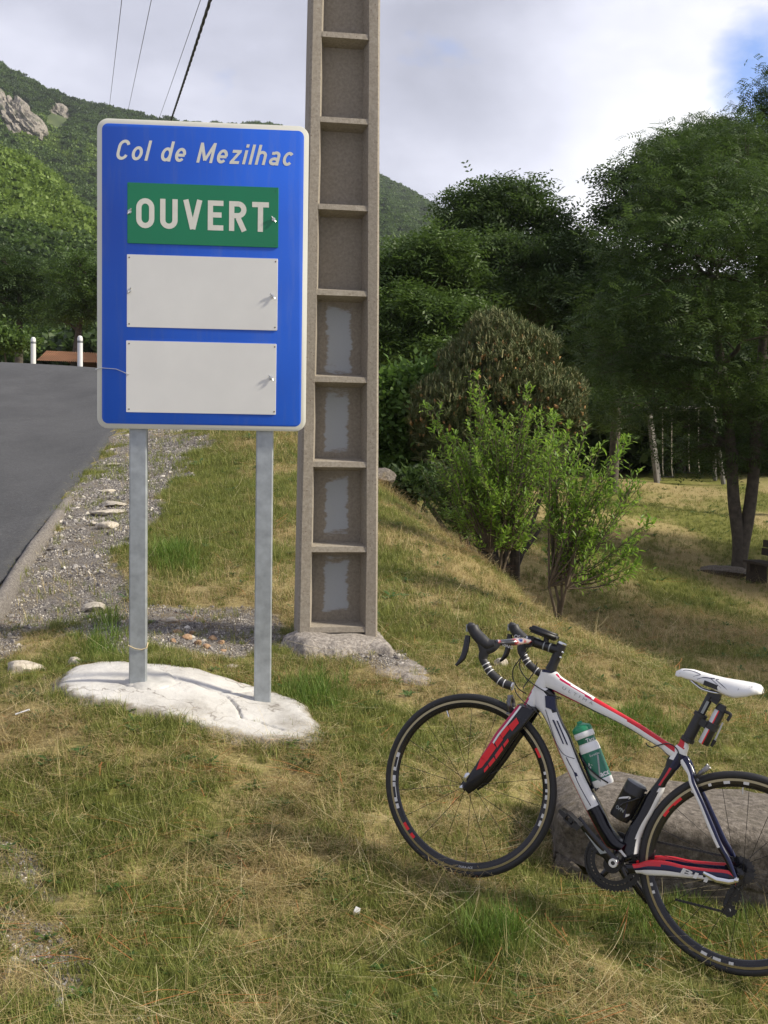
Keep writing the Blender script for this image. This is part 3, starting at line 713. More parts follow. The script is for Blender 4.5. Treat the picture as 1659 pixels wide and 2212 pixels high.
# two trees standing past the right edge of the picture; their shade falls across the meadow
for k, (x_, y_, lb) in enumerate([(13.5, 14.5, 'tree outside the right edge of the picture, nearest the camera, shading the meadow'), (19.0, 23.0, 'second tree outside the right edge of the picture, shading the locust and bench')]):
    b_ = np.array((x_, y_, hz(x_, y_))); lo = [(x_ + a, y_ + c, b_[2] + h, r, rv) for a, c, h, r, rv in ((0, 0, 8.5, 2.8, 2.0), (-2.2, .6, 7, 2.2, 1.6), (2, -.5, 7.4, 2.2, 1.6), (.3, 2.4, 6.4, 2.3, 1.6), (-.4, -2.4, 6.6, 2.2, 1.5), (-1, 3.8, 7.6, 1.8, 1.4))]
    tree('shade_tree', lb, 'tree', b_, [[b_ - (0, 0, .3), b_ + (.1, 0, 2.5), b_ + (0, .1, 5.2), b_ + (.1, 0, 7.6)]], lo, 7000, SPR2, M['dark_leaf'], M['bark'], 120 + k, 'trees around the meadow', r0=.22)
# ------------------------------------------------------------------ brown pine bush
m, t, b = new_mat('pine_needles'); g = mk(t, 'ShaderNodeNewGeometry')
t.links.new(ramp(t, g.outputs['Random Per Island'], [(0, (0.055, 0.10, 0.025)), (.5, (0.11, 0.135, 0.042)), (1, (0.17, 0.16, 0.062))]), b.inputs['Base Color']); b.inputs['Roughness'].default_value = .7; M['needle'] = m
M['candle'] = simple('pine_candles', (0.36, 0.34, 0.15), .7, 0, .3, 3)
M['cone'] = simple('pine_cones', (0.30, 0.17, 0.06), .8, 0, .4, 3)
pr = np.random.default_rng(44); D_ = 18.5; pb = gbase(1085, D_); s_ = D_ / F_PX
proot = empty('pine_bush', pb, label='rounded brownish pine with pale upright candles and orange cones, behind the leafy bushes', cat='pine')
def pine_shell(n):
    L_ = lobes_px([(1070, 865, 140, 150), (990, 900, 105, 90, -.3), (1155, 890, 105, 95, -.2), (940, 900, 60, 60), (1210, 910, 60, 60), (1080, 755, 85, 66), (1150, 770, 60, 50), (1010, 800, 60, 60), (1225, 860, 45, 50), (930, 960, 45, 40), (1060, 715, 45, 36)], D_)
    pts = []; L_a = np.array(L_)
    while len(pts) < n:
        l = L_a[pr.choice(len(L_a), p=L_a[:, 3] ** 2 / (L_a[:, 3] ** 2).sum())]
        d = pr.normal(size=3); d /= np.linalg.norm(d)
        if d[2] < -.5 or d[1] > .6: continue
        p = l[:3] + d * (l[3], l[3], l[4]) * pr.uniform(.80, 1.0) * (1 + .34 * (float(fbm(d[0] * 3 + l[0], d[2] * 3 + d[1] * 2, 61, 3)) - .5))
        if all((((p - q[:3]) / (q[3], q[3], q[4])) ** 2).sum() > .62 for q in L_a): pts.append((*p, *d))
    return np.array(pts)
ps = pine_shell(3200); PP = ps[:, :3] - pb
nt_v = []; nt_f = []
rr_ = np.random.default_rng(6)
for k in range(22):                                     # one shoot: needles round a short twig
    a = rr_.uniform(0, 2 * pi); h = rr_.uniform(0, .12); el = rr_.uniform(.1, 1.1); d = np.array((cos(a) * cos(el), sin(a) * cos(el), sin(el))); o = len(nt_v)
    p0 = np.array((0, 0, h)); sd_ = np.array((-sin(a), cos(a), 0)) * .006
    nt_v += [p0 - sd_, p0 + sd_, p0 + d * .085 + sd_ * .4, p0 + d * .085 - sd_ * .4]; nt_f.append((o, o + 1, o + 2, o + 3))
V, F_ = stamp(nt_v, nt_f, PP, rots(len(PP), .30, pr), pr.uniform(.7, 1.2, len(PP)))
mesh_np('needles', V, F_, M['needle'], parent=proot)['kind'] = 'stuff'
cv = [(-.011, 0, 0), (0, .011, 0), (.011, 0, 0), (0, -.011, 0), (-.006, 0, .12), (0, .006, .12), (.006, 0, .12), (0, -.006, .12)]; cf = [(0, 1, 5, 4), (1, 2, 6, 5), (2, 3, 7, 6), (3, 0, 4, 7)]
up = ps[:, 5] > .12; Pc = PP[up]; Pc = Pc[pr.random(len(Pc)) < .25 + .5 * (ps[up, 5] > .5)]
V, F_ = stamp(cv, cf, Pc, rots(len(Pc), .10, pr), pr.uniform(.5, 1.2, len(Pc))); mesh_np('candles', V, F_, M['candle'], parent=proot)['kind'] = 'stuff'
cv = [(0, 0, -.03), (.022, 0, .01), (0, .022, .01), (-.022, 0, .01), (0, -.022, .01), (0, 0, .05)]; cf = [(0, 1, 2, 2), (0, 2, 3, 3), (0, 3, 4, 4), (0, 4, 1, 1), (5, 2, 1, 1), (5, 3, 2, 2), (5, 4, 3, 3), (5, 1, 4, 4)]
cf = [(a, b_, c_, c_) for a, b_, c_, _ in cf]
ct = np.array([(a, b_, c_) for a, b_, c_, _ in cf]); Pc = PP[(pr.random(len(PP)) < .22) & (ps[:, 5] < .75)]
V, F_ = stamp(cv, ct, Pc, rots(len(Pc), .5, pr), pr.uniform(.7, 1.5, len(Pc))); mesh_np('cones', V, F_, M['cone'], parent=proot)['kind'] = 'stuff'
mb = MB()
for _ in range(26):
    e_ = PP[pr.integers(len(PP))]; trunk_mesh(mb, (pr.uniform(-.3, .3), 0, -.2), e_ * .92, .05, .012, .06, pr, 5, 5)
mb.build('branches', M['bark'], proot)
tr_in = PP * pr.uniform(.55, .85, (len(PP), 1)) ; V, F_ = stamp(nt_v, nt_f, tr_in, rots(len(tr_in), .6, pr), pr.uniform(1.4, 2.2, len(tr_in)))
mesh_np('inner_needles', V, F_, M['needle'], parent=proot)['kind'] = 'stuff'

# ------------------------------------------------------------------ leafy bushes on the bank
def leafy_bush(label, bpx, d, ells, nst, seed, leafL=.058, mat=None, spikes=()):
    rng = np.random.default_rng(seed); x = at(bpx[0], bpx[1], d); b_ = np.array((x[0], d, hz(x[0], d))); root = empty('leafy_bush', b_, label=label, cat='bush', group='leafy bushes down the bank')
    st = MB(); LP = []; LD = []
    tg = []
    w = np.array([e_[2] * e_[3] for e_ in ells], float); w /= w.sum()
    for _ in range(nst):
        e_ = ells[rng.choice(len(ells), p=w)]; a = rng.uniform(0, 2 * pi); r = sqrt(rng.random())
        tg.append(at(e_[0] + cos(a) * r * e_[2], e_[1] + sin(a) * r * e_[3], d + rng.uniform(-1, 1) * e_[2] * d / F_PX * .8))
    for sx, sy in spikes:
        for _ in range(3): tg.append(at(sx + rng.uniform(-8, 8), sy + rng.uniform(0, 20), d + rng.uniform(-.1, .1)))
    forks = [b_ + np.array((rng.uniform(-.12, .12), rng.uniform(-.1, .1), rng.uniform(.22, .42))) for _ in range(4)]
    for f_ in forks: st.tube([b_ - (0, 0, .05) - b_, (b_ + f_) / 2 - b_ + rng.normal(size=3) * .015, f_ - b_], [.014, .012, .010], 7)
    for tgt in tg:
        f_ = forks[rng.integers(len(forks))]; dv = tgt - f_; L = np.linalg.norm(dv)
        mid = f_ + dv * .5 + np.array((0, 0, -.10 * abs(dv[0]) / max(L, .1))) * L + rng.normal(size=3) * .03
        pts = catmull([f_, mid, tgt], 8); st.tube(pts - b_, list(np.linspace(.007, .0016, len(pts))), 4, cap=False)
        k0 = int(len(pts) * (.42 if L > .5 else .2))
        for i in range(k0, len(pts)):
            p = pts[i]; tn = pts[min(i + 1, len(pts) - 1)] - pts[i - 1]; tn /= np.linalg.norm(tn)
            # side twigs
            if rng.random() < .62 and i < len(pts) - 1:
                sd_ = rng.normal(size=3); sd_ -= tn * (sd_ @ tn); sd_ /= np.linalg.norm(sd_); tw = tn * .75 + sd_ * .65 + np.array((0, 0, .3)); tw /= np.linalg.norm(tw)
                l_ = rng.uniform(.06, .20); q = p + tw * l_; st.tube([p - b_, q - b_], [.0025, .001], 3, cap=False)
                for s in np.linspace(.2, 1, 6): LP.append(p + tw * l_ * s); LD.append(tw)
            for _ in range(2): LP.append(p + tn * rng.uniform(0, .04)); LD.append(tn)
        for s in range(6): LP.append(tgt + tn * s * .012); LD.append(tn)
    st.build('stems', M['bark_light'], root)
    LP = np.array(LP) - b_; LD = np.array(LD); n = len(LP)
    side = rng.normal(size=(n, 3)); side -= LD * (side * LD).sum(1)[:, None]; side /= np.linalg.norm(side, axis=1)[:, None]
    dx = LD * rng.uniform(.25, .95, (n, 1)) + side * .8; dx[:, 2] += .05; dx /= np.linalg.norm(dx, axis=1)[:, None]
    zz = rng.normal(size=(n, 3)) * .35 + (0, 0, 1); zz -= dx * (zz * dx).sum(1)[:, None]; zz /= np.linalg.norm(zz, axis=1)[:, None]; yy = np.cross(zz, dx)
    R = np.stack([dx, yy, zz], -1)
    tv = [(0, 0, 0), (.35, .16, .05), (.72, .12, .03), (1, 0, -.06), (.72, -.12, .03), (.35, -.16, .05), (.5, 0, -.01)]; tf = [(0, 6, 1), (1, 6, 2), (2, 6, 3), (3, 6, 4), (4, 6, 5), (5, 6, 0)]
    V, F_ = stamp(tv, tf, LP, R, leafL * rng.uniform(.6, 1.15, n)); mesh_np('leaves', V, F_, mat or M['bush_leaf'], parent=root)['kind'] = 'stuff'
leafy_bush('nearest airy bush with bright leaves standing behind the handlebars', (1205, 1350), 8.8, [(1250, 990, 95, 80), (1310, 1010, 70, 70), (1200, 1090, 60, 90), (1260, 1120, 90, 60), (1330, 1060, 50, 60), (1320, 1200, 55, 28), (1225, 1190, 35, 30), (1370, 1130, 30, 50), (1295, 1235, 40, 18)], 48, 201, spikes=[(1400, 1120), (1372, 1218), (1345, 950), (1195, 905), (1370, 1050)])
leafy_bush('dense bright green bush with tall pointed shoots in the middle of the bank', (1080, 1240), 11, [(1060, 960, 80, 70), (1110, 1000, 90, 90), (1010, 1020, 70, 80), (1120, 1100, 70, 70), (1050, 1090, 90, 60), (1170, 960, 60, 60), (960, 1000, 40, 60)], 125, 202, spikes=[(1028, 805), (1022, 850), (1040, 880), (1145, 842), (1140, 890), (930, 880), (945, 920), (1195, 900), (1060, 900), (1230, 920)])
leafy_bush('darker bush left of the others whose branches fan out low over the bank', (1005, 1190), 13, [(970, 1020, 60, 60), (990, 1080, 70, 50), (940, 1060, 40, 40), (1030, 1040, 60, 60), (1020, 1120, 50, 30)], 95, 203, mat=M['mid_leaf'])

# ================================================================== SWINGS, BENCH, POSTS, ROOF
M['pale_wood'] = simple('weathered_pole', (0.17, 0.16, 0.145), .8, 0, .25, 5, .3)
M['rope'] = simple('pale_rope', (0.45, 0.42, 0.35), .9)
M['rubber'] = simple('dark_rubber', (0.02, 0.02, 0.02), .7)
M['dark_wood'] = simple('dark_planks', (0.045, 0.032, 0.022), .8, 0, .4, 14, .4)
D_ = 42.0; sb = gbase(1490, D_); sw = empty('swing_set', sb, label='children\'s swing frame with two swings under the trees across the meadow', cat='swing set')
def leg(px0, py0, px1, py1, d, w):
    a = at(px0, py0, d) - sb; c = at(px1, py1, d) - sb; mb = MB(); mb.tube([a, c], [w * 1.0, w * .85], 8); mb.build('leg', M['pale_wood'], sw)
leg(1420, 1050, 1400, 880, D_, .11); leg(1424, 1040, 1404, 880, D_ + 1.6, .08); leg(1563, 1046, 1540, 880, D_, .09); leg(1545, 1038, 1538, 880, D_ + 1.6, .08)
mb = MB(); mb.tube([at(1392, 884, D_ + .4) - sb, at(1552, 882, D_ + .4) - sb], .09, 8); mb.build('beam', M['pale_wood'], sw)
for k, (xa, xb, ys) in enumerate([(1431.5, 1451, 1030), (1488, 1509, 1021)]):
    mb = MB(); cx = (xa + xb) / 2
    seat_c = at(cx, ys, D_ + .3) - sb; mb.box(seat_c, (.46, .2, .05)); st_ = mb.build('swing_seat', M['rubber'], sw)
    for xx, o in ((xa, 5), (xb, -1)):
        mb = MB(); mb.tube([at(xx, 886, D_ + .3) - sb, at(xx, ys - 22, D_ + .3) - sb, at(xx + (2 if xx == xa else 2), ys, D_ + .3) - sb], .022, 5); mb.build('rope', M['rope'], sw)
# bench
D_ = 23.5; bb_ = gbase(1660, D_); bench = empty('park_bench', bb_ + (0, 0, 0), label='dark wooden park bench cut by the right edge beside the forked locust trunk', cat='bench')
a = at(1634, 1214, D_ + .4) - bb_; c = at(1725, 1262, D_ - 1.1) - bb_; a[2] = .46; c[2] = .46
dv = c - a; L_ = np.linalg.norm(dv); Rz = Matrix.Rotation(math.atan2(dv[1], dv[0]), 3, 'Z'); nb = np.array((-dv[1], dv[0], 0)) / L_
for k in range(3):
    mb = MB(); p = (a + c) / 2 - nb * (.14 * k - .02); mb.box(p, (L_, .12, .05), Rz); mb.build('seat_plank', M['dark_wood'], bench)
for k in range(2):
    mb = MB(); p = (a + c) / 2 + nb * (.13 + .03 * k) + np.array((0, 0, .20 + .17 * k)); mb.box(p, (L_, .04, .15), Rz); mb.build('back_plank', M['dark_wood'], bench)
for s in (.12, .88):
    p = a * (1 - s) + c * s - nb * .1; mb = MB(); mb.box((p[0], p[1], .21), (.12, .42, .46), Rz); mb.build('leg', M['dark_wood'], bench)
    p = a * (1 - s) + c * s + nb * .2; mb = MB(); mb.box((p[0], p[1], .62), (.07, .05, .5), Rz); mb.build('back_post', M['dark_wood'], bench)
# delineators
M['grey_band'] = simple('grey_reflector', (0.16, 0.17, 0.18), .5)
def delineator(px, pyb, pyt, d, label):
    p = at(px, pyb + 3, d); h = (pyb - pyt) * d / F_PX; r = .09; o = empty('delineator_post', p, label=label, cat='marker post', group='white marker posts at the bend')
    mb = MB(); I = Matrix.Identity(4); mb.revolve([(r, -.3), (r, h * .78), (0, h * .78)], I, 20); mb.build('post', M['white_paint'], o)
    mb = MB(); mb.revolve([(r * .98, h * .62 + .1 * h), (r * 1.03, h * .63 + .1 * h), (r * 1.03, h * .80), (r * .98, h * .81)], I, 20); mb.build('band', M['grey_band'], o)
    mb = MB(); mb.revolve([(r, h * .81), (r, h * .90), (r * .8, h * .97), (r * .35, h), (0, h)], I, 20); mb.build('cap', M['white_paint'], o)
delineator(72, 777, 726, 41, 'left of the two white marker posts beyond the bend of the road')
delineator(173, 779, 723, 39, 'right of the two white marker posts, the one nearer the sign')
# roof below the bend
M['tile'] = simple('terracotta_tile', (0.24, 0.12, 0.07), .85, 0, .35, 1.2, .3); M['render_w'] = simple('house_wall', (0.35, 0.31, 0.26), .9)
D_ = 52; o = at(215, 800, D_); house = empty('house', o, label='low house behind the bend, showing just its brown tiled roof past the marker posts', cat='house')
e0 = at(78, 781, D_ - 2) - o; r0_ = at(100, 760, D_ + 1) - o; r1_ = at(330, 770, D_ + 1) - o; e1 = at(340, 790, D_ - 2) - o
mb = MB(); mb.box(((e0[0] + e1[0]) / 2, 2.2, -1.6), (e1[0] - e0[0] - .6, 6, 2.6)); mb.build('wall', M['render_w'], house)
tri = []; mb = MB(); NR, NC = 9, 60
for r in range(NR):
    for c_ in range(NC):
        s0, s1 = c_ / NC, (c_ + 1) / NC
        def pt(s, q, up): 
            p = (e0 * (1 - q) + r0_ * q) * (1 - s) + (e1 * (1 - q) + r1_ * q) * s; return p + np.array((0, -.0, up))
        q0, q1 = r / NR, (r + 1.12) / NR
        pm = [(pt(s0, q0, .03), pt((s0 + s1) / 2, q0, .10), pt(s1, q0, .03)), (pt(s0, q1, .0), pt((s0 + s1) / 2, q1, .05), pt(s1, q1, .0))]
        mb.add([*pm[0], *pm[1]], [(0, 1, 4, 3), (1, 2, 5, 4)])
rf = mb.build('roof', M['tile'], house, smooth=False); rf['kind'] = 'stuff'
mb = MB(); mb.add([r0_, r1_, np.array((e1[0], 7.5, e1[2])), np.array((e0[0], 7.5, e0[2]))], [(0, 1, 2, 3)]); mb.build('back_slope', M['tile'], house)
# boulder at the locust
M['granite'] = None
m, t, b = new_mat('granite'); f = tex_noise(t, 34, 7, 0.75); f2 = tex_noise(t, 5, 5, 0.6); f4 = tex_noise(t, 2.2, 4, .6)
c = ramp(t, f, [(0.32, (0.04, 0.034, 0.028)), (0.5, (0.135, 0.115, 0.095)), (0.66, (0.25, 0.22, 0.19))]); c = mixc(t, ramp(t, f2, [(0.5, (0, 0, 0)), (0.7, (.55, .55, .55))]), c, (0.10, 0.085, 0.06)); c = mixc(t, ramp(t, f4, [(0.62, (0, 0, 0)), (0.75, (.6, .6, .6))]), c, (0.20, 0.14, 0.03))
t.links.new(c, b.inputs['Base Color']); b.inputs['Roughness'].default_value = .95; bump(t, b, f, 1.0, .012); M['granite'] = m
def rock_mesh(name, size, seed, mat, sub=4, amp=.9, flat=.3, loc=(0, 0, 0), rz=0):
    bm = bmesh.new(); bmesh.ops.create_icosphere(bm, subdivisions=sub, radius=1)
    rng = np.random.default_rng(seed); pl = [(Vector(rng.normal(size=3)).normalized(), rng.uniform(.55, .85)) for _ in range(9)]
    for v in bm.verts:
        p = v.co.copy()
        for n_, h_ in pl:
            d = p.dot(n_)
            if d > h_: p -= n_ * (d - h_) * .92
        r = 1 + amp * .3 * (fbm(np.array([p.x * 3 + seed]), np.array([p.y * 3 + p.z * 2.3]), seed, 3)[0] - .5)
        v.co = Vector((p.x * size[0], p.y * size[1], p.z * size[2])) * r
    me = bpy.data.meshes.new(name); bm.to_mesh(me); bm.free(); me.materials.append(mat); me.polygons.foreach_set('use_smooth', np.ones(len(me.polygons), bool)); me.set_sharp_from_angle(angle=radians(32))
    o = link(bpy.data.objects.new(name, me)); o.location = loc; o.rotation_euler = (0, 0, rz); return o
g0 = ground_hit(1560, 1240); tag(rock_mesh('boulder', (.62, .5, .17), 5, M['granite'], loc=(g0[0], g0[1], hz(g0[0], g0[1]) + .02)), 'flat grey boulder sunk in the grass in front of the forked locust', 'boulder')
g0 = ground_hit(822, 1022); g0 = at(824, 1030, 15.5); tag(rock_mesh('boulder', (.20, .3, .13), 9, M['granite'], loc=(g0[0] , g0[1], g0[2])), 'grey rock just right of the pole at the foot of the light green tree', 'boulder')

# ================================================================== OVERHEAD LINES
M['wire'] = simple('bare_wire', (0.06, 0.06, 0.08), .5, .5); M['black_cable'] = simple('black_cable', (0.012, 0.012, 0.018), .5)
def line(name, pa, da, pb, db, r, label, twist=False, ext=1.6):
    A_ = at(*pa, da); B_ = at(*pb, db); A2 = A_ + (A_ - B_) * .5; B2 = B_ + (B_ - A_) * ext; mb = MB(); n = 90 if not twist else 420
    P = [A2 * (1 - s) + B2 * s - np.array((0, 0, 4 * s * (1 - s))) * .15 for s in np.linspace(0, 1, n)]
    if not twist: mb.tube(P, r, 5); mb.build(name, M['wire'], None)
    else:
        o = empty(name, A_, label=label, cat='cable')
        for k in range(3):
            mb = MB(); Q = [p - A_ + np.array((cos(i * .40 + k * 2.094), 0, sin(i * .40 + k * 2.094))) * r for i, p in enumerate(P)]; mb.tube(Q, r * .95, 5); mb.build('strand', M['black_cable'], o)
        return o
    o = bpy.data.objects.get(name) if False else COL.objects[-1]; return tag(o, label, 'cable', 'thin wires overhead')
line('overhead_wire', (262, 0), 22, (235, 232), 45, .007, 'leftmost of the three thin wires crossing the sky')
line('overhead_wire', (325, 0), 22, (275, 238), 45, .007, 'middle one of the three thin wires crossing the sky')
line('overhead_wire', (430, 0), 22, (340, 258), 45, .007, 'thin wire running closest beside the thick twisted cable')
line('twisted_cable', (449, 0), 14, (361, 272), 30, .012, 'thick twisted black cable coming down behind the top of the blue sign', True, ext=1.0)

# ================================================================== CONCRETE POLE
m, t, b = new_mat('pole_concrete'); f = tex_noise(t, 60, 6, .7); f2 = tex_noise(t, 4, 4, .6, stretch=(1, 1, .3)); vo = mk(t, 'ShaderNodeTexVoronoi'); vo.inputs['Scale'].default_value = 34; tc_ = mk(t, 'ShaderNodeTexCoord'); t.links.new(tc_.outputs['Object'], vo.inputs['Vector'])
c = ramp(t, f, [(0.32, (0.215, 0.185, 0.15)), (0.5, (0.29, 0.257, 0.212)), (0.68, (0.36, 0.325, 0.275))]); c = mixc(t, ramp(t, f2, [(.4, (0, 0, 0)), (.7, (.5, .5, .5))]), c, (0.21, 0.18, 0.145))
c = mixc(t, ramp(t, vo.outputs['Distance'], [(0.06, (.75, .75, .75)), (0.14, (0, 0, 0))]), c, (0.10, 0.04, 0.02))
t.links.new(c, b.inputs['Base Color']); b.inputs['Roughness'].default_value = .92; bump(t, b, f, .5, .004); M['pole'] = m
m, t, b = new_mat('pole_web_painted'); f = tex_noise(t, 60, 6, .7)
c = ramp(t, f, [(0.32, (0.195, 0.168, 0.13)), (0.5, (0.24, 0.21, 0.167)), (0.68, (0.285, 0.25, 0.205))])
# worn pale paint rectangles left in the lower recesses
a1 = mk(t, 'ShaderNodeAttribute', attribute_name='paint'); nz = tex_noise(t, 9, 6, .65, stretch=(1, 1, 3.5))
k = nmath(t, 'ADD', a1.outputs['Fac'], nmath(t, 'MULTIPLY', nmath(t, 'SUBTRACT', nz, .5), 1.1))
c = mixc(t, ramp(t, k, [(.42, (0, 0, 0)), (.60, (.85, .85, .85))]), c, (0.37, 0.40, 0.43)); t.links.new(c, b.inputs['Base Color']); b.inputs['Roughness'].default_value = .9; bump(t, b, f, .5, .004); M['web'] = m
PD = 6.72; base_p = at(722, 1388, PD + .1); PZ = base_p[2] - .05; PX = base_p[0]
pole = empty('concrete_pole', (PX, PD + .17, PZ), radians(9), 'tall concrete utility pole with ladder-like recesses standing behind the blue sign', 'utility pole')
HT = 10.0
def pw(z): return .243 - .0105 * z          # half width
def pd(z): return .165 - .006 * z           # half depth
def prism(name, secs, mat, ncap=True):
    """secs: list of (z, [(x,y)...])"""
    mb = MB(); k = len(secs[0][1]); V = [(x, y, z) for z, s in secs for x, y in s]; Fc = []
    for i in range(len(secs) - 1):
        for j in range(k): j2 = (j + 1) % k; Fc.append((i * k + j, i * k + j2, (i + 1) * k + j2, (i + 1) * k + j))
    Fc.append(tuple(range(k))[::-1]); Fc.append(tuple((len(secs) - 1) * k + j for j in range(k))); mb.add(V, Fc)
    return mb.build(name, mat, pole, smooth=False)
ch = .012
for s in (-1, 1):
    secs = []
    for z in np.linspace(-.4, HT, 42):
        w, d = pw(z), pd(z); fw = .072 - .002 * z; jit = lambda: (random.random() - .5) * .0016
        wob = (fbm(np.array([z * 3.1]), np.array([s * 4.0]), 77, 3)[0] - .5) * .008
        pts = [(s * (w - ch), -d), (s * (w), -d + ch), (s * w, d - ch), (s * (w - ch), d), (s * (w - fw + wob), d), (s * (w - fw - .022), .035), (s * (w - fw - .022), -.035), (s * (w - fw + wob), -d + .004)]
        if s < 0: pts = pts[::-1]
        secs.append((z, [(x + jit(), y + jit()) for x, y in pts]))
    prism('flange', secs, M['pole'])
# rungs from the photo heights, carried on above the frame
rz_ = [at(720, py, PD)[2] - PZ for py in (1362, 1188, 1004, 820, 632, 446, 257, 72)]
while rz_[-1] < HT - .3: rz_.append(rz_[-1] + .52)
wV = []; wF = []; pa = []
zs = np.linspace(-.4, HT - .1, 420); xs_ = np.linspace(-1, 1, 26)
for z in zs:
    for x in xs_:
        wV.append((x * (pw(z) - .055), -.03, z)); v = 0
        for q in range(4):
            if rz_[q] < z < rz_[q + 1]:
                u = (z - rz_[q]) / (rz_[q + 1] - rz_[q]); hw = [.44, .42, .44, .50][q]; cx0 = [.0, -.02, -.05, -.02][q]
                v = max(v, 1 - max(abs((x - cx0) / hw), abs((u - [.53, .52, .52, .47][q]) / [.35, .36, .38, .40][q])) ** 2 * .62)
        pa.append(v if v else 0)
kx = len(xs_); wi = np.arange(len(wV)).reshape(len(zs), kx); wF = np.stack([wi[:-1, :-1], wi[:-1, 1:], wi[1:, 1:], wi[1:, :-1]], -1).reshape(-1, 4)
mesh_np('web', wV, wF, M['web'], smooth=True, parent=pole, attrs={'paint': pa})
mesh_np('back_web', [(x, -y, z) for x, y, z in wV], wF[:, ::-1], M['pole'], smooth=True, parent=pole)
for z in rz_:
    w = pw(z) - .068; d = pd(z) - .006; prof = [(-d, -.014), (-d + .004, .018), (-.025, .040), (.025, .040), (d - .004, .018), (d, -.014), (.025, -.040), (-.025, -.040)]
    mb = MB(); V = [(x, y, z + h) for x in (-w, w) for y, h in prof]; k = len(prof)
    mb.add(V, [(j, (j + 1) % k, k + (j + 1) % k, k + j) for j in range(k)] + [tuple(range(k))[::-1], tuple(range(k, 2 * k))]); mb.build('rung', M['pole'], pole, smooth=True, ang=30)

# footing of the pole
def poly_sd(px, py, O_):
    """signed distance to a closed outline, > 0 inside"""
    d2 = np.full(px.shape, 1e9)
    for i in range(len(O_)):
        a, b = O_[i], O_[(i + 1) % len(O_)]; ex, ey = b - a; L2 = ex * ex + ey * ey + 1e-12
        t_ = np.clip(((px - a[0]) * ex + (py - a[1]) * ey) / L2, 0, 1); d2 = np.minimum(d2, (px - a[0] - t_ * ex) ** 2 + (py - a[1] - t_ * ey) ** 2)
    return np.sqrt(d2) * np.where(in_poly(px, py, [tuple(p) for p in O_]), 1, -1)
def mound(name, outline_px, spine_px, h, mat, seed, zoff=0.0, rough=.012, w=.05, cell=.008, base=None, crack=None, **kw):
    """concrete poured on the ground inside an outline: rises quickly at the rim, flat further in"""
    O_ = np.array([ground_hit(*p)[:2] for p in outline_px]); O_ = catmull(np.vstack([O_, O_[:1]]), 4)[:-1]
    x0, y0 = O_.min(0) - .05; x1, y1 = O_.max(0) + .05; xs = np.arange(x0, x1, cell); ys = np.arange(y0, y1, cell * 1.3); X, Y = np.meshgrid(xs, ys)
    jx = (fbm(X * 12, Y * 12, seed) - .5) * .06; jy = (fbm(X * 12, Y * 12, seed + 5) - .5) * .06
    d = poly_sd(X + jx, Y + jy, O_); f = np.where(d > 0, 1 - np.exp(-np.maximum(d, 0) / w), d * 14)
    Z = H0(X, Y) + zoff + h * np.maximum(f, -1.5) + (fbm(X * 7, Y * 7, seed + 9, 5) - .5) * rough * 2 * (d > 0) + (fbm(X * 2, Y * 2, seed + 19, 2) - .5) * rough * 2.5 * (d > 0)
    if crack is not None:
        for line_ in crack:
            C_ = np.array([ground_hit(*p)[:2] for p in line_]); C_ = catmull(C_, 6); C_ = C_ + np.stack([fbm(C_[:, 0] * 30, C_[:, 1] * 30, 3) - .5, fbm(C_[:, 0] * 30, C_[:, 1] * 30, 8) - .5], 1) * .035
            dc = np.full(X.shape, 1e9)
            for i in range(len(C_) - 1):
                a, b = C_[i], C_[i + 1]; ex, ey = b - a; L2 = ex * ex + ey * ey; t_ = np.clip(((X - a[0]) * ex + (Y - a[1]) * ey) / L2, 0, 1); dc = np.minimum(dc, (X - a[0] - t_ * ex) ** 2 + (Y - a[1] - t_ * ey) ** 2)
            Z -= np.exp(-dc / .006 ** 2) * .016 * (d > 0)
    k = np.arange(X.size).reshape(X.shape); F_ = np.stack([k[:-1, :-1], k[:-1, 1:], k[1:, 1:], k[1:, :-1]], -1).reshape(-1, 4)
    ok_ = (d.ravel()[F_] > -.06).any(1)
    return mesh_np(name, np.stack([X, Y, Z], -1).reshape(-1, 3), F_[ok_], mat, smooth=True, attrs={'rim': np.clip(d / .10, 0, 1).ravel()})
m, t, b = new_mat('rough_footing'); f = tex_noise(t, 48, 6, .75); f2 = tex_noise(t, 6, 4, .6); c = ramp(t, f, [(0.33, (0.12, 0.105, 0.095)), (0.5, (0.28, 0.25, 0.225)), (0.66, (0.46, 0.42, 0.38))]); c = mixc(t, ramp(t, f2, [(.52, (0, 0, 0)), (.66, (.6, .6, .6))]), c, (0.12, 0.105, 0.09))
t.links.new(c, b.inputs['Base Color']); b.inputs['Roughness'].default_value = .95; bump(t, b, f, 1.0, .012); M['footing'] = m
tag(mound('concrete_footing', [(612, 1390), (640, 1372), (720, 1360), (805, 1368), (838, 1395), (852, 1424), (800, 1420), (720, 1418), (650, 1414)], [(690, 1392), (780, 1396)], .072, M['footing'], 301, zoff=.0, rough=.015, w=.03), 'rough grey concrete footing at the base of the utility pole', 'footing')
tag(mound('concrete_lump', [(850, 1432), (885, 1420), (925, 1450), (943, 1488), (905, 1494), (860, 1476), (800, 1462), (790, 1444)], [(850, 1452), (900, 1470)], .06, M['footing'], 311, zoff=-.02, rough=.03), 'crumbling dark lump of old concrete on the bank below the pole footing', 'concrete')

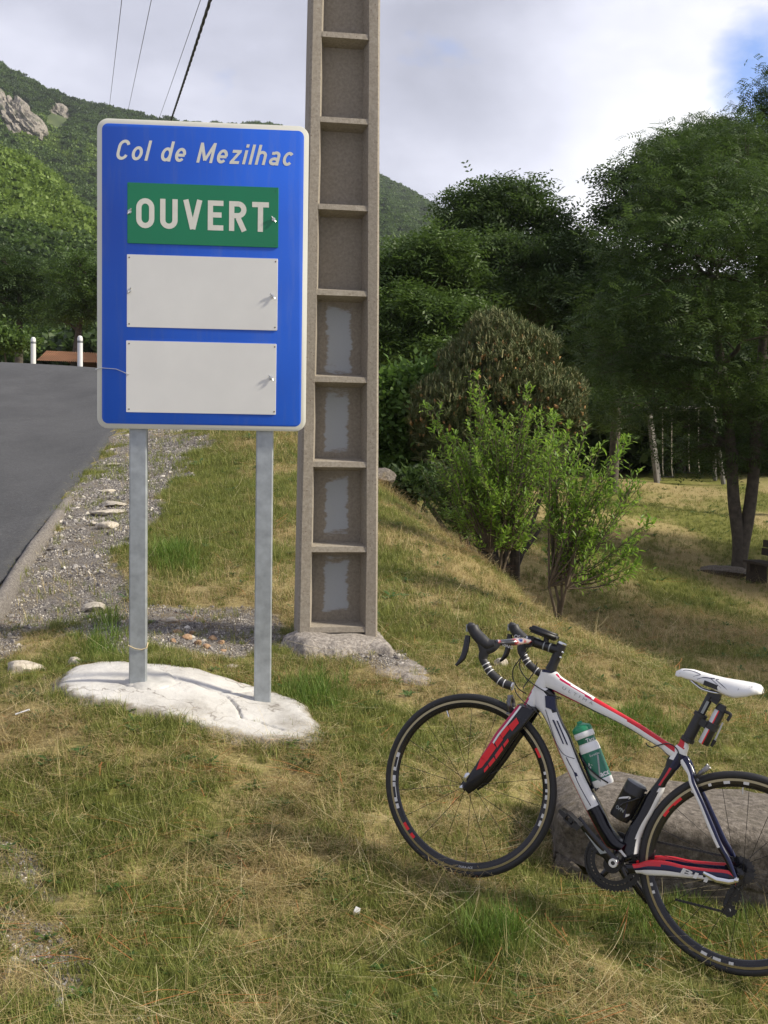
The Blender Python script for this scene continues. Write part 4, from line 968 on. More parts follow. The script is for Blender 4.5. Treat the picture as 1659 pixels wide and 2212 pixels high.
# ================================================================== SIGN
m, t, b = new_mat('whitewashed_concrete'); f = tex_noise(t, 30, 6, .7); f2 = tex_noise(t, 3.2, 5, .65); f3 = tex_noise(t, 2.6, 4, .6, dist=.4)
c = ramp(t, f2, [(0.30, (0.30, 0.28, 0.25)), (0.45, (0.46, 0.445, 0.42)), (0.7, (0.58, 0.565, 0.54))]); c = mixc(t, ramp(t, f, [(.30, (.55, .55, .55)), (.42, (0, 0, 0))]), c, (0.42, 0.39, 0.35))
ab_ = nmath(t, 'ABSOLUTE', nmath(t, 'SUBTRACT', f3, .5)); crack = ramp(t, ab_, [(0.0, (1, 1, 1)), (0.010, (0, 0, 0))])
msk = ramp(t, tex_noise(t, 1.7, 2), [(.42, (0, 0, 0)), (.50, (.8, .8, .8))]); c = mixc(t, nmath(t, 'MULTIPLY', crack, msk), c, (0.16, 0.14, 0.12))
ar = mk(t, 'ShaderNodeAttribute', attribute_name='rim'); ra = nmath(t, 'ADD', ar.outputs['Fac'], nmath(t, 'MULTIPLY', nmath(t, 'SUBTRACT', tex_noise(t, 18, 5, .7), .5), 1.4)); c = mixc(t, ramp(t, ra, [(.12, (.85, .85, .85)), (.55, (0, 0, 0))]), c, (.20, .17, .12))
t.links.new(c, b.inputs['Base Color']); b.inputs['Roughness'].default_value = .85; bump(t, b, f, .8, .008); M['whitewash'] = m
M['mortar'] = simple('grey_mortar', (0.43, 0.42, 0.40), .9, 0, .2, 14, .4)
tag(mound('concrete_slab', [(118, 1497), (150, 1452), (235, 1438), (330, 1440), (440, 1456), (560, 1492), (640, 1520), (690, 1568), (706, 1612), (620, 1612), (520, 1600), (410, 1575), (300, 1545), (190, 1522)], [(200, 1478), (300, 1478), (430, 1508), (560, 1540), (630, 1575)], .024, M['whitewash'], 321, zoff=.006, rough=.007, w=.016, cell=.006, crack=[[(470, 1508), (495, 1522), (515, 1545), (520, 1560), (560, 1572), (610, 1590)], [(265, 1490), (300, 1502), (345, 1502), (385, 1490)], [(385, 1478), (430, 1494), (470, 1508), (545, 1505)]]), 'whitewashed cracked concrete slab in which both sign posts stand', 'slab')
tag(mound('concrete_mound', [(262, 1486), (285, 1462), (330, 1458), (368, 1468), (380, 1488), (345, 1502), (295, 1504)], [(300, 1476), (335, 1478)], .022, M['mortar'], 331, zoff=.026, rough=.010, w=.02, cell=.006), 'small raised patch of mortar round the foot of the left sign post', 'mortar')

SD = 5.5; SYAW = radians(5)
pbl = at(300, 1468, SD); pbr = at(567, 1512, SD + .035)
cc = at(438.5, 599, SD - .05)
sign = empty('road_sign', cc, SYAW, 'large blue board with a green OUVERT plate and two blank white plates on two posts', 'road sign')
SW, SH, SR = .995, 1.455, .052
def rrect(w, h, r, n=8):
    P = []
    for cx, cy, a0 in ((w / 2 - r, h / 2 - r, 0), (-w / 2 + r, h / 2 - r, 90), (-w / 2 + r, -h / 2 + r, 180), (w / 2 - r, -h / 2 + r, 270)):
        for i in range(n + 1): a = radians(a0 + 90 * i / n); P.append((cx + r * cos(a), cy + r * sin(a)))
    return P
def plate(name, P, y0, y1, mat, parent, off=(0, 0), bev=.0015):
    mb = MB(); k = len(P); cx, cz = off; Q = [(x * (1 - bev / .5), z * (1 - bev / .5)) for x, z in P]
    V = [(x + cx, y1, z + cz) for x, z in P] + [(x + cx, y0 + bev, z + cz) for x, z in P] + [(x + cx, y0, z + cz) for x, z in Q]
    mb.add(V, [(r * k + j, r * k + (j + 1) % k, (r + 1) * k + (j + 1) % k, (r + 1) * k + j) for r in range(2) for j in range(k)] + [tuple(2 * k + j for j in range(k)), tuple(range(k))[::-1]]); return mb.build(name, mat, parent, smooth=True, ang=50)
M['sign_border'] = simple('sign_border_film', (0.62, 0.62, 0.56), .35, 0, .05, 3, 0, .3)
m, t, b = new_mat('sign_blue_film'); f = tex_noise(t, 1.3, 3, .5); c = ramp(t, f, [(.3, (0.003, 0.075, 0.50)), (.7, (0.006, 0.11, 0.66))]); c = mixc(t, ramp(t, tex_noise(t, 5, 6, .7, stretch=(4, 1, .35)), [(.50, (0, 0, 0)), (.80, (.40, .40, .40))]), c, (.10, .16, .42)); t.links.new(c, b.inputs['Base Color']); b.inputs['Roughness'].default_value = .45; M['blue'] = m
M['green'] = simple('sign_green_film', (0.0, 0.17, 0.075), .45, 0, .08, 2, 0, .0); M['plate_white'] = simple('blank_white_plate', (0.655, 0.655, 0.64), .4, 0, .035, 5, .02)
M['letter'] = simple('letter_film', (0.62, 0.62, 0.56), .35, 0, .04); M['alu'] = simple('aluminium', (0.55, 0.56, 0.57), .35, .9, .1); M['rust'] = simple('rusty_dot', (0.10, 0.055, 0.03), .8)
plate('backing', rrect(SW, SH, SR), .002, .024, M['alu'], sign)
plate('border', rrect(SW, SH, SR), 0, .0018, M['sign_border'], sign)
plate('panel', rrect(SW - .046, SH - .046, SR - .022), -.0012, -.0002, M['blue'], sign, bev=.0005)
def text_mesh(s, height, mat, name, parent, loc, sx=1.0, shear=0.0, bold=0.0, M4=None, spacing=1.0, align='LEFT', thick=.0004, bend=None):
    cu = bpy.data.curves.new(name, 'FONT'); cu.body = s; cu.size = 1; cu.offset = bold; cu.space_character = spacing; cu.align_x = align; cu.resolution_u = 5
    ob = bpy.data.objects.new(name, cu); COL.objects.link(ob); dg = bpy.context.evaluated_depsgraph_get(); me = bpy.data.meshes.new_from_object(ob.evaluated_get(dg)); COL.objects.unlink(ob); bpy.data.objects.remove(ob)
    vs = np.array([v.co[:] for v in me.vertices]); k = height / .729
    for v, c_ in zip(me.vertices, vs):
        x = (c_[0] * sx + c_[1] * shear) * k; z = c_[1] * k
        v.co = bend(x, z) if bend else (x, 0, z)
    me.materials.clear(); me.materials.append(mat); me.polygons.foreach_set('use_smooth', np.zeros(len(me.polygons), bool))
    for a_n in ('custom_normal', 'sharp_face'):
        if a_n in me.attributes: me.attributes.remove(me.attributes[a_n])
    o = link(bpy.data.objects.new(name, me)); o.location = loc; o.parent = parent; 
    return o, (vs[:, 0].max() * sx * k if len(vs) else 0)
zt = SH / 2; xl = -SW / 2
# signage alphabet drawn as strokes (cap height 1)
def arcp(cx, cy, rx, ry, a0, a1, n=10): return [(cx + rx * cos(radians(a0 + (a1 - a0) * i / n)), cy + ry * sin(radians(a0 + (a1 - a0) * i / n))) for i in range(n + 1)]
def glyphs(w):
    h = w / 2; x = .70
    def bowl(x0, x1, top=x, c0=0, c1=360): return arcp((x0 + x1) / 2, top / 2, (x1 - x0) / 2, top / 2 - h, c0, c1, 22)
    return {
     'O': (.60, [('c', arcp(.30, .68, .30 - h, .32 - h, 0, 180) + arcp(.30, .32, .30 - h, .32 - h, 180, 360))]),
     'U': (.58, [('o', [(h, 1), (h, .30)] + arcp(.29, .29, .29 - h, .29 - h, 180, 360) + [(.58 - h, .30), (.58 - h, 1)])]),
     'V': (.62, [('o', [(h * .9, 1), (.31, .0 + h * .2)]), ('o', [(.62 - h * .9, 1), (.31, h * .2)])]),
     'E': (.52, [('o', [(h, 0), (h, 1)]), ('o', [(h, 1 - h), (.52, 1 - h)]), ('o', [(h, h), (.52, h)]), ('o', [(h, .52), (.46, .52)])]),
     'R': (.58, [('o', [(h, 0), (h, 1)]), ('o', [(h, 1 - h), (.30, 1 - h)] + arcp(.30, .715, .28 - h, .285 - h, 90, -90) + [(h, .43 + h)]), ('o', [(.30, .45), (.58 - h * .8, 0)])]),
     'T': (.56, [('o', [(.28, 0), (.28, 1)]), ('o', [(0, 1 - h), (.56, 1 - h)])]),
     'C': (.62, [('o', arcp(.33, .66, .29 - h, .34 - h, 20, 180) + arcp(.33, .34, .29 - h, .34 - h, 180, 340))]),
     'M': (.78, [('o', [(h, 0), (h, 1)]), ('o', [(.78 - h, 0), (.78 - h, 1)]), ('o', [(h, 1 - h * .5), (.39, .12)]), ('o', [(.78 - h, 1 - h * .5), (.39, .12)])]),
     'o': (.52, [('c', bowl(h, .52 - h))]), 'l': (w, [('o', [(h, 0), (h, 1.0)])]), 'i': (w, [('o', [(h, 0), (h, x)]), ('o', [(h, .84), (h, 1.0)])]),
     'd': (.52, [('c', bowl(h, .52 - h)), ('o', [(.52 - h, 0), (.52 - h, 1)])]),
     'e': (.52, [('o', bowl(h, .52 - h, x, 0, 318)), ('o', [(h, x / 2 - h * .2), (.52 - h * .6, x / 2 - h * .2)])]),
     'z': (.46, [('o', [(.02, x - h), (.46, x - h)]), ('o', [(0, h), (.46, h)]), ('o', [(.40, x - h), (.06, h)])]),
     'h': (.50, [('o', [(h, 0), (h, 1)]), ('o', [(h, .36)] + arcp(.25, x - .25, .25 - h, .25 - h, 180, 0) + [(.50 - h, 0)])]),
     'a': (.50, [('o', [(.06, x - .10)] + arcp(.27, x - .22, .23 - h, .22 - h, 125, 0) + [(.50 - h, 0)]), ('c', arcp(.25, .20, .25 - h, .20 - h, 0, 360, 18))]),
     'c': (.48, [('o', bowl(h, .52 - h, x, 42, 318))]), ' ': (.26, [])}
def stroke_text(txt, w, gap, x0, x1, zb, hgt, y, shear, name):
    G = glyphs(w); adv = 0; items = []
    for chh in txt: gw, st_ = G[chh]; items.append([(adv, k_, P) for k_, P in st_]); adv += gw + gap
    tot = adv - gap; kx_ = (x1 - x0) / ((tot + shear * .85)); lay = 0
    for it_ in items:
     mb = MB()
     for o_, kind_, P in it_:
         P = np.array(P) + (o_, 0); n = len(P); V = []
         if kind_ == 'c': P = P[:-1] if np.allclose(P[0], P[-1], atol=1e-3) else P; n = len(P)
         for i in range(n):
             a = P[i - 1] if (i > 0 or kind_ == 'c') else P[i]; b = P[(i + 1) % n] if (i < n - 1 or kind_ == 'c') else P[i]
             d1 = P[i] - a if not np.allclose(a, P[i]) else b - P[i]; d2 = b - P[i] if not np.allclose(b, P[i]) else P[i] - a
             d1 = d1 / (np.linalg.norm(d1) + 1e-9); d2 = d2 / (np.linalg.norm(d2) + 1e-9); t_ = d1 + d2; t_ /= np.linalg.norm(t_) + 1e-9; nn = np.array((-t_[1], t_[0])) * w / 2 / max(.5, t_ @ d1)
             for s_ in (1, -1): q = P[i] + nn * s_; V.append((x0 + (q[0] + q[1] * shear) * kx_, y - lay * .00004, zb + q[1] * hgt))
         lay = (lay + 1) % 6; m_ = n if kind_ == 'c' else n - 1
         mb.add(V, [(2 * i, 2 * i + 1, 2 * ((i + 1) % n) + 1, 2 * ((i + 1) % n)) for i in range(m_)])
     if mb.v: mb.build('letter', M['letter'], sign, smooth=False)
# title and plates, placed as fractions of the board
def fit_text(s, x0, x1, zb, h, name, **kw):
    o, w = text_mesh(s, h, M['letter'], name, sign, (0, 0, 0), **kw); xs2 = [v.co.x for v in o.data.vertices]; k = (x1 - x0) / (max(xs2) - min(xs2)); mn = min(xs2)
    for v in o.data.vertices: v.co.x = (v.co.x - mn) * k + x0
    o.location = (0, kw.get('y', -.0042) if False else FT_Y, zb); return o
FT_Y = -.0018
stroke_text('Col de Mezilhac', .145, .17, xl + .080 * SW, xl + .935 * SW, zt - .1305 * SH, .094, -.0018, .24, 'lettering')
plate('green_plate', [(x, z) for x, z in rrect(.716 * SW, .195 * SH, .004, 2)], -.006, -.0015, M['green'], sign, (xl + .500 * SW, zt - .2995 * SH))
FT_Y = -.0066
stroke_text('OUVERT', .175, .19, xl + .184 * SW, xl + .812 * SW, zt - .3475 * SH, .140, -.0066, 0, 'lettering')
for zc, hh, xo, rot in ((.5505, .235, .499, .002), (.829, .234, .496, .0)):
    plate('blank_plate', rrect(.717 * SW, hh * SH, .003, 2), -.0052, -.0015, M['plate_white'], sign, (xl + xo * SW, zt - zc * SH))
for fx, fz in ((.153, .296), (.835, .306), (.153, .55), (.834, .556), (.830, .824)):
    o = (xl + fx * SW, -.006, zt - fz * SH); mb = MB(); Rx = Matrix.Translation(o) @ Matrix.Rotation(radians(90), 4, 'X')
    mb.revolve([(.009, 0), (.009, .004), (.005, .005), (.005, .007), (0, .008)], Rx, 10); a = random.uniform(.3, 1.2) * (1 if fx < .5 else -1)
    for s in (-1, 1):
        d = Vector((cos(a), 0, sin(a))) * s; p = Vector(o) + Vector((0, -.006, 0)); mb.tube([p + d * .004, p + d * .011 + Vector((0, -.002, 0)), p + d * .017 + Vector((0, -.003, 0))], [.003, .0045, .002], 6)
    mb.build('wing_nut', M['alu'], sign)
for zc, hh in ((.2995, .195), (.5505, .235), (.829, .234)):
    for sx in (-1, 1):
        for sz in (-1, 1):
            mb = MB(); Rx = Matrix.Translation((xl + .499 * SW + sx * .3475 * SW, -.0052 if zc > .5 else -.006, zt - zc * SH + sz * (hh * .5 - .010) * SH)) @ Matrix.Rotation(radians(90), 4, 'X'); mb.revolve([(.0036, -.001), (.0036, .0008), (0, .0012)], Rx, 8); mb.build('rivet', M['rust'] if zc > .5 else M['green'], sign)
mb = MB(); mb.tube([(xl - .01, .01, zt - .808 * SH), (xl - .006, -.004, zt - .808 * SH), (xl + .02, -.006, zt - .803 * SH), (xl + .09, -.010, zt - .806 * SH), (xl + .12, -.010, zt - .814 * SH), (xl + .150, -.008, zt - .823 * SH), (xl + .152, .0, zt - .823 * SH)], .0019, 6); mb.build('wire', M['alu'], sign)
# posts: open channel sections
def post(p, name='post'):
    x, y, z = Vector(p) - Vector(sign.location); loc = Matrix.Rotation(-SYAW, 3, 'Z') @ Vector((x, y, z)); x, y, z = loc
    w, dp, th = .042, .042, .006; y0 = .026; P = [(-w + .006, 0), (w - .006, 0), (w, .006), (w, dp), (w - th, dp), (w - th, th), (-w + th, th), (-w + th, dp), (-w, dp), (-w, .006)]
    mb = MB(); k = len(P); V = [(x + a, y0 + b_, zz) for zz in (z - .12, SH / 2 - .12) for a, b_ in P]; mb.add(V, [(j, (j + 1) % k, k + (j + 1) % k, k + j) for j in range(k)] + [tuple(range(k))[::-1], tuple(range(k, 2 * k))]); return mb.build('post', M['steel'], sign, smooth=False), (x, y0, z)
_, pl = post(pbl); _, pr_ = post(pbr)
M['string'] = simple('pale_string', (0.55, 0.45, 0.28), .9)
mb = MB(); x, y, z = pl; zz = z + .16
mb.tube([(x - .045, y + .02, zz + .022), (x - .044, y - .004, zz + .020), (x - .01, y - .005, zz + .004), (x + .02, y - .005, zz), (x + .044, y - .004, zz + .008), (x + .047, y + .01, zz + .025), (x + .045, y + .04, zz + .026)], .0028, 6)
Tm = sign.matrix_basis
o = mb.build('string', M['string']); o.location = sign.location; o.rotation_euler = (0, 0, SYAW); tag(o, 'pale string tied round the left sign post near its foot', 'string')

# ================================================================== BICYCLE
# side-view measurements in metres (along the wheelbase from the front axle, up), filled in from the photograph
T={
 'head':[(0.174,0.486),(0.224,0.491),(0.167,0.456),(0.213,0.46),(0.158,0.426),(0.207,0.425),(0.146,0.381),(0.192,0.393),(0.135,0.344),(0.183,0.347)],
 'down':[(0.156,0.403),(0.188,0.429),(0.177,0.35),(0.238,0.412),(0.208,0.329),(0.261,0.36),(0.242,0.294),(0.295,0.312),(0.276,0.247),(0.327,0.279),(0.318,0.192),(0.363,0.228),(0.366,0.134),(0.408,0.168),(0.414,0.078),(0.455,0.113),(0.46,0.026),(0.501,0.064),(0.508,-0.025),(0.542,0.017),(0.545,-0.056),(0.579,-0.012),(0.589,-0.055),(0.608,-0.019)],
 'top':[(0.212,0.489),(0.176,0.429),(0.229,0.488),(0.195,0.42),(0.249,0.476),(0.229,0.418),(0.299,0.46),(0.289,0.407),(0.349,0.446),(0.345,0.397),(0.403,0.431),(0.4,0.386),(0.477,0.411),(0.474,0.374),(0.548,0.392),(0.545,0.357),(0.599,0.376),(0.589,0.343),(0.653,0.358),(0.641,0.328),(0.684,0.35),(0.67,0.312),(0.704,0.343),(0.698,0.302)],
 'cluster':[(0.702,0.379),(0.734,0.368),(0.7,0.362),(0.736,0.352),(0.69,0.348),(0.735,0.335),(0.68,0.319),(0.735,0.317),(0.674,0.295),(0.726,0.292),(0.673,0.274),(0.715,0.27)],
 'seat':[(0.673,0.298),(0.721,0.292),(0.675,0.28),(0.714,0.272),(0.669,0.254),(0.705,0.247),(0.66,0.222),(0.692,0.218),(0.632,0.154),(0.686,0.18),(0.617,0.087),(0.672,0.117),(0.599,0.037),(0.657,0.064),(0.59,-0.011),(0.648,0.008),(0.593,-0.064),(0.651,-0.044)],
 'stay':[(0.717,0.303),(0.736,0.327),(0.734,0.287),(0.755,0.31),(0.756,0.268),(0.771,0.283),(0.767,0.245),(0.784,0.258),(0.787,0.219),(0.805,0.231),(0.819,0.18),(0.834,0.194),(0.858,0.125),(0.875,0.14),(0.898,0.074),(0.914,0.088),(0.935,0.037),(0.951,0.048),(0.969,-0.007),(0.981,0.003),(0.978,-0.019),(0.989,-0.011)],
 'chain':[(0.62,-0.087),(0.644,-0.114),(0.657,-0.074),(0.677,-0.101),(0.699,-0.045),(0.702,-0.097),(0.758,-0.029),(0.765,-0.077),(0.817,-0.023),(0.821,-0.062),(0.89,-0.007),(0.894,-0.044),(0.953,0.008),(0.954,-0.034),(0.984,-0.003),(0.986,-0.031)],
 'fork':[(0.122,0.341),(0.194,0.336),(0.096,0.275),(0.162,0.26),(0.071,0.221),(0.135,0.197),(0.049,0.155),(0.108,0.126),(0.029,0.098),(0.082,0.069),(0.006,0.038),(0.061,0.022),(-0.01,0.001),(0.025,-0.021)],
 'crank':[(0.438,0.025),(0.587,-0.086)],
 'crank_panel':[(0.473,-0.014),(0.492,-0.006),(0.56,-0.059),(0.54,-0.069)],
 'pedal':[(0.402,0.018),(0.42,0.037),(0.461,0.037),(0.469,-0.0),(0.44,-0.008),(0.411,-0.001)],
 'pedalfar':[(0.725,-0.173),(0.771,-0.161),(0.781,-0.185),(0.741,-0.203)],
 'ringc':[(0.568,-0.114),(0.51,-0.133),(0.603,-0.179)],
 'chaintop':[(0.642,-0.013),(0.981,0.035)],
 'chainbot':[(1.019,-0.158),(0.778,-0.166),(0.657,-0.161)],
 'cassette':[(1.002,-0.009),(1.045,0.006)],
 'derail':[(0.982,-0.068),(0.999,-0.088),(1.022,-0.154)],
 'steerer':[(0.218,0.597),(0.226,0.586),(0.211,0.506),(0.197,0.494)],
 'barc':[(0.109,0.57),(0.13,0.569),(0.201,0.571)],
 'barnear':[(0.052,0.546)],
 'dropnear':[(0.034,0.528),(0.006,0.504),(0.008,0.483),(0.024,0.466),(0.046,0.444),(0.072,0.43),(0.101,0.419),(0.134,0.417)],
 'hoodnear':[(-0.057,0.586),(-0.041,0.566),(-0.01,0.546),(0.015,0.536),(0.046,0.55)],
 'levernear':[(-0.064,0.549),(-0.062,0.53),(-0.06,0.498),(-0.063,0.465),(-0.08,0.435)],
 'dropfar':[(0.067,0.557),(0.056,0.54),(0.065,0.518),(0.081,0.499),(0.105,0.487),(0.129,0.476),(0.155,0.468)],
 'hoodfar':[(-0.018,0.613),(-0.006,0.595),(0.02,0.59),(0.044,0.59)],
 'leverfar':[(-0.019,0.565),(-0.006,0.536),(0.004,0.508),(-0.002,0.483),(-0.016,0.462)],
 'computer':[(0.098,0.623),(0.191,0.613)],
 'cable1':[(0.111,0.55),(0.091,0.503),(0.075,0.46),(0.084,0.423),(0.108,0.396),(0.14,0.384)],
 'cable2':[(0.106,0.535),(0.086,0.499),(0.093,0.467),(0.126,0.439),(0.183,0.418),(0.227,0.409),(0.272,0.404)],
 'cable3':[(0.143,0.502),(0.138,0.462),(0.118,0.411),(0.116,0.397)],
 'cable4':[(0.102,0.398),(0.112,0.379),(0.143,0.357),(0.175,0.344),(0.205,0.327),(0.216,0.314)],
 'seatpost':[(0.768,0.549),(0.726,0.379)],
 'collar':[(0.73,0.48),(0.77,0.48),(0.751,0.368),(0.704,0.389)],
 'pump':[(0.811,0.508),(0.781,0.383)],
 'pumphook':[(0.792,0.506),(0.805,0.519),(0.822,0.521),(0.829,0.51),(0.847,0.506),(0.844,0.489),(0.841,0.482)],
 'clip':[(0.816,0.407),(0.809,0.383)],
 'clipstrap':[(0.828,0.471),(0.816,0.407)],
 'saddle_top':[(0.639,0.603),(0.657,0.618),(0.693,0.625),(0.76,0.623),(0.803,0.624),(0.856,0.629),(0.898,0.632),(0.918,0.63),(0.929,0.62)],
 'saddle_bot':[(0.93,0.612),(0.911,0.604),(0.881,0.586),(0.853,0.571),(0.835,0.566),(0.799,0.571),(0.762,0.581),(0.729,0.595),(0.696,0.598),(0.659,0.595)],
 'sadclamp':[(0.762,0.552),(0.792,0.556),(0.815,0.562),(0.792,0.538)],
 'saddle_txt':[(0.854,0.584),(0.902,0.621)],
 'bottle':[(0.353,0.328),(0.485,0.146)],
 'bottlenoz':[(0.333,0.351)],
 'can':[(0.595,0.188),(0.56,0.053)],
 'cage':[(0.362,0.225),(0.394,0.184),(0.431,0.125),(0.45,0.115)],
 'bar1':[(0.257,0.321),(0.264,0.322),(0.319,0.249),(0.314,0.249)],
 'bar2':[(0.272,0.323),(0.279,0.322),(0.334,0.25),(0.327,0.251)],
 'bar3':[(0.375,0.165),(0.385,0.164),(0.434,0.106),(0.423,0.104)],
 'ln1':[(0.225,0.349),(0.253,0.303),(0.286,0.25),(0.313,0.222),(0.335,0.211),(0.367,0.21)],
 'ln2':[(0.337,0.206),(0.352,0.189),(0.375,0.165),(0.396,0.135),(0.43,0.098),(0.46,0.068)],
 'ln3':[(0.46,0.068),(0.496,0.019),(0.544,-0.042)],
 'white_end':[(0.46,0.066),(0.496,0.063)],
 'white_start':[(0.223,0.357),(0.264,0.354)],
 'bhstay':[(0.805,-0.04),(0.911,-0.03)],
 'brakef':[(0.098,0.34),(0.07,0.298)],
 'braker':[(0.784,0.289),(0.8,0.298),(0.82,0.25)],
 'red_f':[(0.135,0.295),(0.148,0.294),(0.151,0.274),(0.13,0.251),(0.116,0.256)],
 'cap':[(0.589,-0.083)],
 'bbdecal':[(0.589,-0.049),(0.598,-0.044),(0.62,-0.06),(0.614,-0.064)],
}
BF = Vector((0.331, 4.1125, 0.3285)); BU = Vector((0.89475, -0.4165, -0.16108)); BN = Vector((0.39214, 0.90539, -0.16278)); BV = Vector((0.21364, 0.08248, 0.97343))
BM = Matrix(((BU.x, BN.x, BV.x, BF.x), (BU.y, BN.y, BV.y, BF.y), (BU.z, BN.z, BV.z, BF.z), (0, 0, 0, 1)))
bike = empty('bicycle', M=BM, label='white, red and black racing bicycle leaning on the granite block, front wheel to the left', cat='bicycle')
def gloss(name, c, rough=.28, coat=.35, metal=0.0): return simple(name, c, rough, metal, .04, 12, 0, coat, .3)
M['f_white'] = gloss('frame_white', (0.72, 0.72, 0.72)); M['f_black'] = gloss('frame_black', (0.004, 0.004, 0.007)); M['f_red'] = gloss('frame_red', (0.52, 0.012, 0.022)); M['f_mag'] = gloss('frame_crimson', (0.42, 0.008, 0.07)); M['f_navy'] = gloss('navy_print_reflection', (0.003, 0.006, 0.040))  # navy: blue print, and blue reflections painted into the dark finish
M['blk_plastic'] = simple('black_plastic', (0.012, 0.012, 0.014), .42); M['blk_rubber'] = simple('hood_rubber', (0.017, 0.017, 0.02), .55, 0, .2, 60, .1); M['tyre'] = simple('tyre_rubber', (0.016, 0.016, 0.018), .62, 0, .2, 80, .15)
M['carbon'] = gloss('black_carbon', (0.008, 0.008, 0.011), .2); M['brake_track'] = simple('brake_track', (0.34, 0.29, 0.17), .32, .75, .08, 30); M['silver'] = simple('polished_alloy', (0.62, 0.63, 0.65), .22, .95, .05)  # brake track: the ground's tan reflection is put into the alloy colour
M['white_print'] = simple('white_print', (0.6, 0.6, 0.6), .4); M['red_print'] = simple('red_print', (0.72, 0.012, 0.02), .45, 0, .04, 5, 0, 0); M['grey_print'] = simple('grey_print', (0.25, 0.27, 0.27), .4)
FM = [M['f_white'], M['f_black'], M['f_red'], M['f_mag'], M['f_navy']]
def spow(x, e): return np.sign(x) * np.abs(x) ** e
def loft(name, pairs, ns, ths, paint, mats=None, parent=None, sub=6, nseg=28, e=.75, mirror=False, caps=True):
    """a tube from side-view edge pairs; ns: offsets across, ths: half thickness; paint(t, s, side)->material"""
    A_ = np.array(pairs[0::2], float); B_ = np.array(pairs[1::2], float); k = len(A_)
    ns = np.interp(np.arange(k), np.linspace(0, k - 1, len(ns)), ns); ths = np.interp(np.arange(k), np.linspace(0, k - 1, len(ths)), ths)
    D_ = catmull(np.column_stack([A_, B_, ns, ths]), sub); q = np.linspace(0, 2 * pi, nseg, endpoint=False) + pi / nseg
    V = []
    for r in D_:
        c = (r[:2] + r[2:4]) / 2; a = (r[:2] - r[2:4]) / 2
        for t_ in q:
            u = spow(cos(t_), e); w = spow(sin(t_), e); x, z = c + a * u; V.append((x, (r[4] + r[5] * w) * (-1 if mirror else 1), z))
    n = len(D_); mb = MB(); Fc = []; mi = []
    for i in range(n - 1):
        for j in range(nseg):
            j2 = (j + 1) % nseg; Fc.append((i * nseg + j, i * nseg + j2, (i + 1) * nseg + j2, (i + 1) * nseg + j))
            qm = q[j] + pi / nseg; mi.append(paint((i + .5) / (n - 1), float(spow(cos(qm), e)), sin(qm)))
    if caps: Fc += [tuple(range(nseg))[::-1], tuple((n - 1) * nseg + j for j in range(nseg))]; mi += [mi[0], mi[-1]]
    mb.add(V, Fc, mi); return mb.build(name, mats or FM, parent, ang=60)

WHT, BLK, RED, MAG, NAV = range(5)
fr = loft('frame', T['head'], [0], [.020, .021, .023], lambda t, s, d: (NAV if t < .10 else (MAG if (t > .45 and s > 1.35 - t) else WHT)), parent=bike)     # head tube; the other tubes hang on it
def dn(t, s, d):
    if t < .20: return BLK if (s < -.35 and t > .04) else WHT
    if t > .66 and s > .78: return MAG
    if t > .70: return BLK if s < .55 else WHT if s < .68 else BLK
    if s > .80: return MAG if t > .35 else NAV
    if s < -.92: return BLK
    return WHT
def tp(t, s, d):
    if s < -.80: return NAV if t > .35 else (MAG if t > .18 else BLK)
    x = .93 - (t - .10) * .9
    if t > .10 and s > max(.30, x - .16) and s < (1.1 if t > .42 else x + .05): return MAG if t < .42 else RED
    return WHT
loft('down_tube', T['down'], [0], [.023, .026, .028, .029, .030, .030, .031, .033, .036, .040], dn, parent=fr)
loft('top_tube', T['top'], [0], [.021, .019, .017, .016, .016, .015, .016, .016, .017], tp, parent=fr)
loft('seat_cluster', T['cluster'], [0], [.0175, .0175, .018, .018, .017, .016], lambda t, s, d: (RED if t < .30 and s > -.1 - t else WHT if t < .45 else NAV if t > .5 and s < .1 else WHT if s < .8 and t < .75 else BLK), parent=fr)
loft('seat_tube', T['seat'], [0], [.016, .016, .017, .018, .020, .024, .030], lambda t, s, d: (RED if (.10 < t < .42 and -.15 < s < .30) else WHT if (t > .44 and s < -.30 + (t - .44) * -.55) else NAV if (t > .55 and -.3 < s < -.15) else BLK), parent=fr)
for mr in (False, True):
    loft('seat_stay', T['stay'], [-.012, -.02, -.032, -.040, -.048, -.056, -.062, -.065, -.066], [.010, .009, .0085, .008, .008, .008, .0075, .007, .006], (lambda t, s, d: NAV if s < -.15 else (WHT if t < .72 else BLK)) if not mr else (lambda t, s, d: NAV), parent=fr, mirror=mr, nseg=18)
    loft('chain_stay', T['chain'], [-.030, -.036, -.046, -.054, -.062, -.065, -.066], [.012, .012, .010, .009, .009, .008, .006], lambda t, s, d: (BLK if t < .10 else RED if s > .42 - max(0, .4 - t) * .6 else (WHT if s < -.30 - max(0, t - .55) * .8 else NAV) if t < .88 else BLK), parent=fr, mirror=mr, nseg=20)
# bottom bracket shell
ub, vb = T['ringc'][0][0] + .006, T['ringc'][0][1] + .012; ub, vb = .577, -.104
mb = MB(); mb.revolve([(0, -.036), (.030, -.036), (.031, -.03), (.031, .03), (.030, .036), (0, .036)], Matrix.Translation((ub, 0, vb)) @ Matrix.Rotation(radians(90), 4, 'X'), 28); mb.build('bottom_bracket', M['f_black'], fr)
def flatpoly(name, P, y, mat, parent, th=.0008):
    mb = MB(); k = len(P); mb.add([(a, y, z) for a, z in P] + [(a, y + th, z) for a, z in P], [tuple(range(k)), tuple(range(k, 2 * k))[::-1]] + [(j, (j + 1) % k, k + (j + 1) % k, k + j) for j in range(k)]); return mb.build(name, mat, parent, smooth=False)
